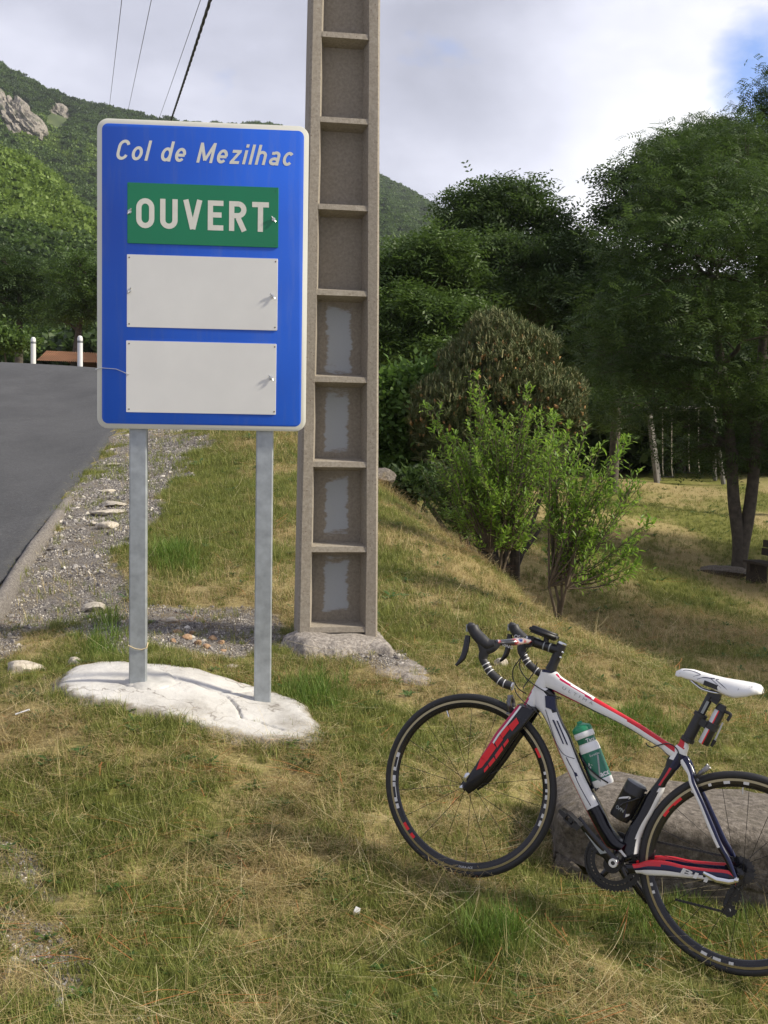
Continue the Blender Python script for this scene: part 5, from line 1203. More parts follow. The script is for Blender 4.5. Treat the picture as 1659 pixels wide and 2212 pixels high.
# print on the down tube
dk = []
for kx_ in ('bar1', 'bar2', 'bar3'): dk.append(T[kx_])
for P in dk: flatpoly('letter_stroke', P, -.0312, M['f_navy'], fr)
def stripe(name, P, w, y, mat, parent):
    P = catmull(P, 5); mb = MB(); V = []
    for i, p in enumerate(P):
        t_ = P[min(i + 1, len(P) - 1)] - P[max(i - 1, 0)]; t_ /= np.linalg.norm(t_) + 1e-9; nn = np.array((-t_[1], t_[0])) * w / 2
        V += [(p[0] + nn[0], y, p[1] + nn[1]), (p[0] - nn[0], y, p[1] - nn[1])]
    mb.add(V, [(2 * i, 2 * i + 1, 2 * i + 3, 2 * i + 2) for i in range(len(P) - 1)]); return mb.build(name, mat, parent, smooth=False)
stripe('pinstripe', T['ln1'], .0022, -.0305, M['f_navy'], fr); stripe('pinstripe', T['ln2'], .003, -.0318, M['f_navy'], fr)
def blend(P, Q, s): return tuple(np.array(P) * (1 - s) + np.array(Q) * s)
# dark start and end panels of the down tube print
w0, w1 = T['white_start']; flatpoly('dark_panel', [w0, w1, (w1[0] - .018, w1[1] + .050), (w0[0] - .012, w0[1] + .040)], -.0295, M['f_navy'], fr)
dt = T['down']
flatpoly('letter_block', [blend(dt[8 + 4], dt[9 + 4], .30), blend(dt[8 + 4], dt[9 + 4], .62), blend(dt[14], dt[15], .66), blend(dt[14], dt[15], .45)], -.0314, M['f_white'], fr)
text_mesh('BH', .020, M['white_print'], 'lettering', fr, (T['bhstay'][0][0], -.0735, T['bhstay'][0][1] - .008), sx=2.7, bold=.03, shear=.25)[0].rotation_euler = (0, radians(-2.5 + 4), 0)
text_mesh('ULTIMA', .011, M['grey_print'], 'lettering', fr, (.262, -.0195, .437), sx=1.5, spacing=1.8)[0].rotation_euler = (0, radians(13), 0)
flatpoly('decal', T['bbdecal'], -.0385, M['white_print'], fr)
# fork
FK = T['fork']
def fk(t, s, d):
    if s > .72 - t * .25 and t < .62: return MAG
    if s > .52 - t * .1 and t < .50: return WHT
    return BLK
fork = loft('fork', FK, [-.030, -.050, -.054, -.056, -.057, -.056, -.054], [.014, .011, .0095, .009, .009, .008, .006], fk, parent=bike, nseg=24)
loft('fork_blade', FK, [-.030, -.050, -.054, -.056, -.057, -.056, -.054], [.014, .011, .0095, .009, .009, .008, .006], fk, parent=fork, nseg=24, mirror=True)
mb = MB(); a_, b2 = np.array(FK[0]), np.array(FK[1]); h0, h1 = np.array(T['head'][-2]), np.array(T['head'][-1])
V = []
for (p, q), wd in (((h0, h1), .024), ((a_ * .5 + h0 * .5, b2 * .5 + h1 * .5), .034), ((a_ + (-.004, .0), b2), .044)):
    for x, z in (p, q):
        for y in (-wd, wd): V.append((x, y, z))
mb.add(V, [(0, 1, 5, 4), (2, 6, 7, 3), (4, 5, 9, 8), (6, 10, 11, 7), (0, 2, 3, 1), (8, 9, 11, 10), (0, 4, 6, 2), (4, 8, 10, 6), (1, 3, 7, 5), (5, 7, 11, 9)]); cr = mb.build('fork_crown', M['f_black'], fork)
# slanted red blocks on the blade (stylised letters)
def blade(t, s):
    k = len(FK) // 2 - 1; i = min(int(t * k), k - 1); f_ = t * k - i
    A0 = np.array(FK[2 * i]) * (1 - f_) + np.array(FK[2 * i + 2]) * f_; B0 = np.array(FK[2 * i + 1]) * (1 - f_) + np.array(FK[2 * i + 3]) * f_
    return tuple(A0 * (1 + s) / 2 + B0 * (1 - s) / 2)
for qd in ([(.10, .12), (.13, -.42), (.22, -.36), (.20, .30)], [(.20, .42), (.215, -.02), (.33, -.02), (.31, .46)], [(.32, .40), (.335, -.12), (.42, -.06), (.40, .44)], [(.41, .72), (.425, .02), (.58, .06), (.60, .88)], [(.59, .90), (.57, .10), (.66, .12), (.72, .50)],
           [(.30, -.45), (.315, -.72), (.38, -.70), (.365, -.42)], [(.38, -.36), (.40, -.72), (.50, -.66), (.48, -.30)], [(.50, -.30), (.51, -.66), (.60, -.60), (.585, -.24)], [(.60, -.28), (.61, -.55), (.68, -.50), (.66, -.22)]):
    flatpoly('letter_stroke', [blade(*q_) for q_ in qd], -.0672, M['red_print'], fork)
# wheels
RX = Matrix.Rotation(radians(90), 4, 'X')          # local z -> -y (across)
def pol(a, r): return (r * cos(a), r * sin(a))
def wheel(cx, cz, name_lbl, nsp, front=True):
    c = Matrix.Translation((cx, 0, cz)) @ RX
    w = MB(); w.revolve([(.0, -.05), (.006, -.05), (.006, -.036), (.019, -.034), (.019, -.028), (.011, -.024), (.010, .024), (.019, .028), (.019, .034), (.006, .036), (.006, .05), (0, .05)], c, 24)
    hub = w.build('wheel', M['carbon'], bike); 
    mb = MB(); pr = [(.3205 + .0138 * cos(a), .0122 * sin(a)) for a in np.linspace(0, 2 * pi, 14, endpoint=False)]; mb.revolve(pr, c, 120, close=True); mb.build('tyre', M['tyre'], hub)
    mb = MB(); mb.revolve([(.3100, -.0100), (.3100, .0100), (.3020, .0105), (.3020, -.0105)], c, 120, close=True); mb.build('brake_track', M['brake_track'], hub)
    mb = MB(); mb.revolve([(.3025, -.0100), (.3025, .0100), (.290, .0092), (.283, .0055), (.281, 0), (.283, -.0055), (.290, -.0092)], c, 120, close=True); mb.build('rim', M['carbon'], hub)
    sp = None
    for k in range(nsp):
        a = 2 * pi * k / nsp + (.02 if front else .1); r = .283; side = (-1) ** k
        if front: p0 = (cx + .016 * cos(a), side * .030, cz + .016 * sin(a))
        else: a0 = a + (.9 * (1 if (k // 2) % 2 else -1)); p0 = (cx + .018 * cos(a0), side * .028, cz + .018 * sin(a0))
        mb = MB(); mb.tube([p0, (cx + r * cos(a), side * .001, cz + r * sin(a))], .00095, 4); mb.build('spoke', M['carbon'], hub)
    def arc(a0, a1, r0, r1, mat, y=-.0112):
        A0, A1 = radians(a0), radians(a1); n = max(2, int(abs(a1 - a0) / 2)); an = np.linspace(A0, A1, n + 1); mb = MB()
        V = [(cx + r * cos(q_), y if r > .3 else y + (.3025 - r) * .06, cz + r * sin(q_)) for q_ in an for r in (r0, r1)]; mb.add(V, [(2 * i, 2 * i + 1, 2 * i + 3, 2 * i + 2) for i in range(n)]); mb.build('rim_decal', mat, hub)
    if front:
        for a0, a1 in ((173, 176.5), (184, 186.5), (190, 194), (195, 198.2), (206, 209), (210.5, 214)): arc(a0, a1, .2905, .3020, M['white_print'], -.0106)
        for a0, a1 in ((176.5, 184), (198.2, 206)): arc(a0, a1, .2895, .2925, M['white_print'], -.0106)
        for a0, a1 in ((225, 231), (234, 238)): arc(a0, a1, .290, .3020, M['red_print'], -.0106)
        for a0, a1 in ((18, 21), (24, 26), (7, 10), (1, 4), (12, 14), (-6, -3), (-12, -8)): arc(a0, a1, .2935, .3020, M['white_print'], -.0106)
        for a0, a1 in ((36, 43),): arc(a0, a1, .292, .3020, M['red_print'], -.0106)
        def bd(x, z, a_c=radians(118), R0=.3175): a = a_c - x / R0; r = R0 + z; return (cx + r * cos(a), -.0100 - .0018 + max(0, z - .004) * .15, cz + r * sin(a))
        text_mesh('MICHELIN Dynamic', .0075, M['grey_print'], 'lettering', hub, (0, 0, 0), bold=.01, bend=lambda x, z: bd(x - .12, z))
        text_mesh('DURA-ACE', .008, M['white_print'], 'lettering', hub, (0, 0, 0), bold=.01, bend=lambda x, z: (cx + (.301 - z) * cos(radians(277) + x / .296), -.0110, cz + (.301 - z) * sin(radians(277) + x / .296)))
    else:
        for a0, a1 in ((142, 149), (154, 159), (149, 154)): arc(a0, a1, .2925 if a0 != 149 else .297, .3020, M['red_print'], -.0106)
        for a0, a1 in ((96, 99.5), (108, 112), (120, 122), (129, 134), (258, 262), (266, 271), (276, 279), (205, 207), (210, 212)): arc(a0, a1, .2925, .3020, M['white_print'], -.0106)
    vr = radians(122 if front else 100); p = np.array((cx, cz)); d = np.array((cos(vr), sin(vr))); q0 = p + d * .283; q1 = p + d * .258
    mb = MB(); mb.tube([(q0[0], 0, q0[1]), (q1[0], 0, q1[1])], [.003, .0022], 8); mb.build('valve', M['silver'], hub)
    return hub
fw = wheel(0, 0, '', 18, True); RA = (.985, -0.0); rw = wheel(RA[0], RA[1], '', 20, False)
# quick releases
mb = MB(); mb.revolve([(0, .078), (.006, .076), (.0085, .070), (.0085, .058), (.006, .056)], Matrix.Translation((-.004, 0, -.004)) @ RX, 16); mb.build('axle_nut', M['silver'], fork)
mb = MB(); mb.tube([(-.004, .07, -.004), (-.006, .076, .010), (-.002, .078, .035), (.004, .074, .052)], [.006, .007, .009, .006], 8, flat=.5); mb.build('quick_release', M['silver'], fork)
mb = MB(); mb.tube([(.004, -.063, .018), (.000, -.066, .03), (.004, -.064, .046), (.010, -.060, .052)], [.004, .007, .008, .004], 8, flat=.5); mb.build('quick_release', M['silver'], fork)
mb = MB(); mb.revolve([(0, .084), (.007, .082), (.009, .076), (.009, .066)], Matrix.Translation((.985, 0, -.012)) @ RX, 16); mb.build('axle_nut', M['silver'], bike)
mb = MB(); mb.tube([(.985, -.078, -.014), (.965, -.082, -.024), (.925, -.082, -.030), (.880, -.078, -.022)], [.006, .0085, .009, .005], 8, flat=.45, flatdir=(0, 1, 0)); mb.build('quick_release', M['silver'], bike)
# cassette, derailleur, chain, chainring
mb = MB(); y0 = .022
for k, r in enumerate((.048, .044, .040, .037, .034, .031, .028, .026)):
    prf = []; nT = int(r * 2 * pi / .0127); R_ = Matrix.Translation((.985, 0, 0)) @ RX
    V = []
    for j in range(nT * 4):
        a = 2 * pi * j / (nT * 4); rr = r + (.0035 if j % 4 in (1, 2) else -.0015); V.append((.985 + rr * cos(a), y0 + k * .0042, rr * sin(a)))
    V2 = [(x, y + .0018, z) for x, y, z in V]; n = len(V); mb.add(V + V2, [tuple(range(n)), tuple(range(n, 2 * n))[::-1]] + [(j, (j + 1) % n, n + (j + 1) % n, n + j) for j in range(n)])
mb.build('cassette', M['carbon'], bike)
def ring(name, cx, cz, ro, ri, y, th, mat, teeth=True, parent=None):
    nT = int(ro * 2 * pi / .0127); n = nT * 4; mb = MB(); V = []
    for yy in (y, y + th):
        for rad in ('o', 'i'):
            for j in range(n):
                a = 2 * pi * j / n; rr = (ro + (.0035 if j % 4 in (1, 2) else -.0015) * teeth) if rad == 'o' else ri; V.append((cx + rr * cos(a), yy, cz + rr * sin(a)))
    F_ = []
    for j in range(n):
        j2 = (j + 1) % n; F_ += [(j, j2, n + j2, n + j), (2 * n + j, 3 * n + j, 3 * n + j2, 2 * n + j2), (j, 2 * n + j, 2 * n + j2, j2), (n + j, n + j2, 3 * n + j2, 3 * n + j)]
    mb.add(V, F_); return mb.build(name, mat, parent or bike, smooth=False)
crk = ring('chainring', ub - .008, vb - .004, .102, .084, .042, .003, M['blk_plastic']); ring('inner_ring', ub - .008, vb - .004, .080, .066, .035, .003, M['blk_plastic'], parent=crk)
mb = MB()
for k in range(5):
    a = 2 * pi * k / 5 + .5; mb.tube([(ub, .046, vb), (ub - .008 + .088 * cos(a), .046, vb + .088 * sin(a))], [.013, .009], 8, flat=.5, flatdir=(0, 1, 0))
mb.build('spider', M['carbon'], crk)
mb = MB(); pts = []
ct, cb = T['chaintop'], T['chainbot']; P_ch = [(ub - .008 + .102 * cos(a), vb - .004 + .102 * sin(a)) for a in np.linspace(radians(265), radians(82), 20)]
P_ch += [(.80, .0 + .005), (.98, .036)] if False else [ct[1]]
P_ch = P_ch + [(.985 + .040 * cos(a), .040 * sin(a)) for a in np.linspace(radians(80), radians(-60), 8)] + [(1.0, -.060), (.992, -.075), (.972, -.092), (.978, -.122), (1.0, -.140), (.985, -.158), (.955, -.152), cb[1] if False else (.80, -.165)]
seg = np.array(P_ch); dd = np.r_[0, np.cumsum(np.linalg.norm(np.diff(seg, axis=0), axis=1))]; nl = int(dd[-1] / .0064); s_ = np.linspace(0, dd[-1], nl); cxs = np.interp(s_, dd, seg[:, 0]); czs = np.interp(s_, dd, seg[:, 1])
for i in range(nl - 1):
    a = math.atan2(czs[i + 1] - czs[i], cxs[i + 1] - cxs[i]); wv = .0042 if i % 2 else .0030; yw = .006 if i % 2 else .0045
    mb.box(((cxs[i] + cxs[i + 1]) / 2, .040, (czs[i] + czs[i + 1]) / 2), (.0070, yw, wv * 2), Matrix.Rotation(-a, 3, 'Y'))
ch_ = mb.build('chain', M['blk_plastic'], bike, smooth=False); ch_['kind'] = 'stuff'
mb = MB(); mb.tube([(.985, .062, -.012), (.992, .068, -.04), (.985, .066, -.062)], [.010, .012, .011], 8); mb.tube([(.985, .055, -.062), (.97, .058, -.09), (.962, .055, -.125), (.975, .050, -.150)], [.016, .013, .010, .012], 8, flat=.5, flatdir=(0, 1, 0)); der = mb.build('derailleur', M['blk_plastic'], bike)
ring('pulley', .985, -.085, .021, .006, .038, .004, M['blk_plastic'], parent=der); ring('pulley', .978, -.140, .021, .006, .038, .004, M['blk_plastic'], parent=der)
# cranks and pedals
cp, cq = np.array(T['crank'][0]), np.array((ub + .005, vb + .012)); cq = np.array(T['crank'][1]); 
mb = MB(); P = [(*cp[:1], -.098, cp[1]), (cp[0] * .7 + cq[0] * .3, -.094, cp[1] * .7 + cq[1] * .3), (cp[0] * .3 + cq[0] * .7, -.084, cp[1] * .3 + cq[1] * .7), (cq[0], -.072, cq[1])]
mb.tube(P, [.0135, .013, .016, .021], 14, flat=.42, flatdir=(0, 1, 0)); ca = mb.build('crank', M['carbon'], bike)
cpl = T['crank_panel']; vv = np.array(cpl); mb = MB(); mb.add([(x, -.0925 + (x - vv[0][0]) * .12 - .0060, z) for x, z in cpl], [(0, 1, 2, 3)]); mb.build('panel', M['grey_print'], ca)
mb = MB(); mb.revolve([(0, .0845), (.006, .0845), (.007, .086), (.015, .086), (.017, .083), (.017, .06)], Matrix.Translation((cq[0], 0, cq[1])) @ RX, 24, m=[1, 1, 0, 0, 0]); mb.build('crank_cap', [M['silver'], M['blk_plastic']], ca)
mb = MB(); mb.tube([(cq[0], -.07, cq[1]), (ub, .05, vb)], .012, 12); mb.build('spindle', M['blk_plastic'], bike)
far_ = np.array((ub, vb)) * 2 - cp - (0.005, -.02); mb = MB(); mb.tube([(ub, .052, vb), (far_[0], .075, far_[1])], [.018, .012], 12, flat=.5, flatdir=(0, 1, 0)); cb_ = mb.build('crank', M['carbon'], bike)
def pedal(x, z, y, rot, sgn, par):
    mb = MB(); R_ = Matrix.Rotation(rot, 3, 'Y'); 
    mb.tube([(x, y, z), (x, y + sgn * .055, z)], .009, 10)
    for dx, dz, sx, sz in ((-.030, .0, .022, .016), (.026, .002, .026, .020), (0, .011, .05, .006), (0, -.010, .044, .006)):
        p = R_ @ Vector((dx, 0, dz)); mb.box((x + p.x, y + sgn * .036, z + p.z), (sx, .048, sz), R_)
    mb.tube([(x + (R_ @ Vector((-.045, 0, 0))).x, y + sgn * .012, z + (R_ @ Vector((-.045, 0, .0))).z), (x + (R_ @ Vector((-.045, 0, 0))).x, y + sgn * .06, z + (R_ @ Vector((-.045, 0, .0))).z)], .007, 8)
    mb.build('pedal', M['blk_plastic'], par)
pedal(cp[0] - .012, cp[1] - .004, -.100, radians(28), -1, ca); pedal(far_[0], far_[1], .08, radians(20), 1, cb_)
# seat post, saddle
s0, s1 = np.array(T['seatpost'][0]), np.array(T['seatpost'][1])
mb = MB(); mb.tube([(s0[0] + .004, 0, s0[1] + .012), (s0[0], 0, s0[1]), (s1[0], 0, s1[1])], [.0135, .0135, .0135], 18); spost = mb.build('seat_post', M['carbon'], bike)
dS = (s1 - s0) / np.linalg.norm(s1 - s0)
def along(s): return s0 + dS * s
mb = MB(); L_ = np.linalg.norm(s1 - s0); a, c = along(L_ * .42), along(L_ * .98); mb.tube([(a[0], 0, a[1]), (c[0], 0, c[1])], [.019, .020], 18, m=0); mb.build('holder_sleeve', M['blk_plastic'], spost)
for f_ in (.40, .95):
    a = along(L_ * f_); c = along(L_ * (f_ + .07)); mb = MB(); mb.tube([(a[0], 0, a[1]), (c[0], 0, c[1])], .0235, 18); mb.build('clamp_band', M['blk_rubber'], spost)
a, c = along(.02), along(L_ * .38); flatpoly('decal', [(a[0] - .002, a[1]), (a[0] + .007, a[1] - .002), (c[0] + .007, c[1] - .002), (c[0] - .002, c[1])], -.0142, M['grey_print'], spost)
p0, p1 = np.array(T['pump'][0]) , np.array(T['pump'][1]); Dp = (p1 - p0); Lp = np.linalg.norm(Dp); Dp = Dp / Lp; nx_ = np.array((Dp[1], -Dp[0]))
def cyl_between(a, c, r, y=0.0, prof=None, n=24): 
    d = Vector((c[0] - a[0], 0, c[1] - a[1])); Mx = Matrix.Translation((a[0], y, a[1])) @ Vector((0, 0, 1)).rotation_difference(d.normalized()).to_matrix().to_4x4(); return Mx, d.length
yP = -.012; p0c = p0 + (.000, 0); Mx, Lq = cyl_between(p0c, p1 + (0, 0), .02, yP)
n_ = 28; mb = MB(); V = []; Fc = []; mi = []; hs = [0, .004, Lq * .5, Lq - .003, Lq]; rs = [.016, .0185, .0185, .0185, .017]
for h, r in zip(hs, rs):
    for j in range(n_): q_ = 2 * pi * j / n_; V.append(Mx @ Vector((r * cos(q_), r * sin(q_), h)))
for i in range(4):
    for j in range(n_):
        j2 = (j + 1) % n_; Fc.append((i * n_ + j, i * n_ + j2, (i + 1) * n_ + j2, (i + 1) * n_ + j)); v0 = Mx.inverted() @ V[0]; mid = (V[i * n_ + j] + V[i * n_ + j2]) / 2; ax = Mx @ Vector((0, 0, 0)); lat = (mid - ax).dot(Vector((nx_[0], 0, nx_[1]))) / .0185; lat = -lat if nx_[0] > 0 else lat
        mi.append(0 if lat > .28 else 1 if lat > -.02 else 2)
Fc += [tuple(range(n_))[::-1], tuple(4 * n_ + j for j in range(n_))]; mi += [2, 2]; mb.add(V, Fc, mi)
pump = mb.build('pump', [M['white_print'], M['red_print'], M['blk_plastic']], bike)
mid = p0 + Dp * Lp * .47; mb = MB(); a = mid - Dp * .012; c = mid + Dp * .012; mb.tube([(a[0], yP, a[1]), (c[0], yP, c[1])], .0215, 20); mb.build('strap', M['blk_rubber'], pump)
mb = MB(); sp_ = along(L_ * .62); mb.box(((mid[0] + sp_[0]) / 2, yP * .5, (mid[1] + sp_[1]) / 2 + .004), (.045, .022, .024), Matrix.Rotation(radians(22), 3, 'Y')); mb.build('bracket', M['blk_plastic'], spost)
ph = T['pumphook']; mb = MB(); a = p0 - Dp * .000; c = p0 - Dp * .022; mb.tube([(a[0], yP, a[1]), (c[0], yP, c[1])], [.020, .014], 16); mb.build('pump_head', M['blk_plastic'], pump)
mb = MB(); mb.tube([(p_[0], yP - .004, p_[1]) for p_ in catmull(ph[2:], 4)], .0055, 8); mb.build('pump_hose', M['blk_rubber'], pump)
cpn = T['clip']; mb = MB(); mb.tube([(cpn[0][0], yP, cpn[0][1]), (cpn[1][0], yP, cpn[1][1])], [.007, .0055], 10); mb.build('clip', M['blk_plastic'], pump)
M['clear'] = simple('clear_strap', (0.5, 0.5, 0.48), .3); cs_ = T['clipstrap']; mb = MB(); mb.tube([(cs_[0][0], yP, cs_[0][1]), (cs_[1][0], yP, cs_[1][1])], .0032, 6, flat=.3); mb.build('clip_strap', M['clear'], pump)
# saddle
sx0, sx1 = .6393, .9300; n = 40; V = []; nr_ = 22; tops = np.array(T['saddle_top'])
def sad(u):
    s = (u - sx0) / (sx1 - sx0); top = np.interp(u, tops[:, 0], tops[:, 1]); 
    hw = np.interp(s, [0, .04, .12, .35, .55, .75, .9, .97, 1.0], [.004, .013, .018, .022, .036, .060, .068, .060, .035])
    dr = np.interp(s, [0, .04, .15, .4, .62, .72, .85, .96, 1.0], [.010, .022, .031, .036, .052, .056, .044, .026, .012]); return top, hw, dr
for i in range(n + 1):
    s = i / n; s = .5 - .5 * cos(pi * s) * 1.0; u = sx0 + (sx1 - sx0) * s; top, hw, dr = sad(u)
    for j in range(nr_ + 1):
        q_ = -1 + 2 * j / nr_; a = q_ * radians(112); y = hw * np.clip(sin(a) / sin(radians(90)), -1, 1); z = top - .006 - dr * (1 - cos(a)) / (1 - cos(radians(112))); z += .004 * cos(a)
        V.append((u, y, z - .003 * exp(-(q_ * 5) ** 2)))
k = np.arange(len(V)).reshape(n + 1, nr_ + 1); Fs = np.stack([k[:-1, :-1], k[:-1, 1:], k[1:, 1:], k[1:, :-1]], -1).reshape(-1, 4)
M['saddle'] = simple('white_saddle', (0.74, 0.74, 0.73), .38, 0, .03, 20, .05, .1)
mb = MB(); mb.add(V, [tuple(f_) for f_ in Fs]); sadd = mb.build('saddle', M['saddle'], bike, ang=80); md = sadd.modifiers.new('shell', 'SOLIDIFY'); md.thickness = .004; md.offset = 0
def on_sad(u, q_):
    top, hw, dr = sad(u); a = q_ * radians(112); return (u, hw * sin(a) * 1.0 - .0012, top - .006 - dr * (1 - cos(a)) / (1 - cos(radians(112))) + .004 * cos(a) + .0014)
def sline(P, w=.0026):
    Q = catmull([on_sad(*p_) for p_ in P], 6) if len(P) > 1 else P; mb = MB(); mb.tube(Q, w / 2, 4); mb.build('piping', M['f_navy'], sadd)
sline([(.653, -.72), (.668, -.40), (.70, -.42), (.722, -.50), (.712, -.62), (.700, -.78)]); sline([(.715, -.85), (.735, -.62), (.760, -.52), (.772, -.46)], .004); sline([(.757, -.52), (.775, -.66), (.800, -.80), (.826, -.96)]); sline([(.786, -.44), (.777, -.5), (.79, -.60), (.815, -.74), (.842, -.92)])
txs = [(.848, -.74), (.905, -.50)]
def bsad(x, z):
    u = .852 + x; qq = -.72 + x * 3.3 + z * 14; return on_sad(min(u, .925), min(-.1, qq))
text_mesh('prologo', .010, M['f_navy'], 'lettering', sadd, (0, 0, 0), sx=1.05, spacing=1.05, bend=bsad)
mb = MB()
for sgn in (-1, 1): mb.tube(catmull([(.675, sgn * .010, .592), (.715, sgn * .018, .572), (.745, sgn * .022, .563), (.800, sgn * .022, .566), (.845, sgn * .028, .588), (.87, sgn * .03, .600)], 6), .0035, 8)
mb.build('rails', M['silver'], sadd)
sc = T['sadclamp']; mb = MB(); mb.box((.782, 0, .556), (.040, .046, .022), Matrix.Rotation(radians(8), 3, 'Y')); mb.box((.787, 0, .540), (.028, .030, .024), Matrix.Rotation(radians(20), 3, 'Y')); mb.build('saddle_clamp', M['blk_plastic'], spost)
mb = MB(); mb.box((.80, 0, .582), (.12, .07, .016), Matrix.Rotation(radians(6), 3, 'Y')); mb.build('saddle_base', M['blk_plastic'], sadd)
# stem, spacers, bars
st = T['steerer']; tpc = np.array(((st[0][0] + st[1][0]) / 2, (st[0][1] + st[1][1]) / 2)); btc = np.array(((st[2][0] + st[3][0]) / 2 - .001, (st[2][1] + st[3][1]) / 2 - .012)); 
mb = MB(); mb.tube([(btc[0], 0, btc[1]), (tpc[0] * .25 + btc[0] * .75, 0, tpc[1] * .25 + btc[1] * .75), (tpc[0], 0, tpc[1])], [.021, .0175, .0175], 18); stem = mb.build('stem', M['blk_plastic'], bike)
mb = MB(); d = (tpc - btc) / np.linalg.norm(tpc - btc); a = tpc + d * .004; mb.tube([(tpc[0], 0, tpc[1]), (a[0], 0, a[1]), (a[0] + d[0] * .003, 0, a[1] + d[1] * .003)], [.0185, .0185, .012], 18); mb.build('top_cap', M['silver'], stem)
bc = np.array(T['barc'][0]) + (-.006, .002); sc_ = tpc - d * .026
mb = MB(); mb.tube([(sc_[0], 0, sc_[1]), ((sc_[0] + bc[0]) / 2, 0, (sc_[1] + bc[1]) / 2), (bc[0] + .012, 0, bc[1])], [.019, .0165, .0175], 16); mb.build('stem_arm', M['blk_plastic'], stem)
for s in (.34, .56):
    p = sc_ * (1 - s) + (bc + (.012, 0)) * s; dv = (bc - sc_) / np.linalg.norm(bc - sc_) * .0022; mb = MB(); mb.tube([(p[0] - dv[0], 0, p[1] - dv[1]), (p[0] + dv[0], 0, p[1] + dv[1])], .0178, 16); mb.build('stripe', M['grey_print'], stem)
mb = MB(); mb.tube([(bc[0], -.024, bc[1]), (bc[0], .024, bc[1])], .0205, 16); mb.build('bar_clamp', M['blk_plastic'], stem)
for k, (x, z) in enumerate(((bc[0] - .006, bc[1] + .012),)): mb = MB(); mb.revolve([(0, .030), (.004, .030), (.006, .026), (.006, .02)], Matrix.Translation((x, 0, z)) @ RX, 10); mb.build('bolt', M['silver'], stem)
for o_ in (.028, .048): p = tpc - d * o_; mb = MB(); mb.tube([(p[0] + .014, -.012, p[1]), (p[0] + .022, -.012, p[1] - .002)], .004, 8); mb.build('bolt', M['silver'], stem)
m, t, b = new_mat('bar_graphics'); gn_ = mk(t, 'ShaderNodeTexCoord'); f = tex_noise(t, 16, 2, .5, stretch=(1, .5, 1.5)); c = ramp(t, f, [(.40, (.010, .010, .014)), (.47, (.30, .02, .02)), (.53, (.42, .38, .38)), (.60, (.01, .02, .12))]); t.links.new(c, b.inputs['Base Color']); b.inputs['Roughness'].default_value = .2; b.inputs['Coat Weight'].default_value = .8; M['bar_gfx'] = m
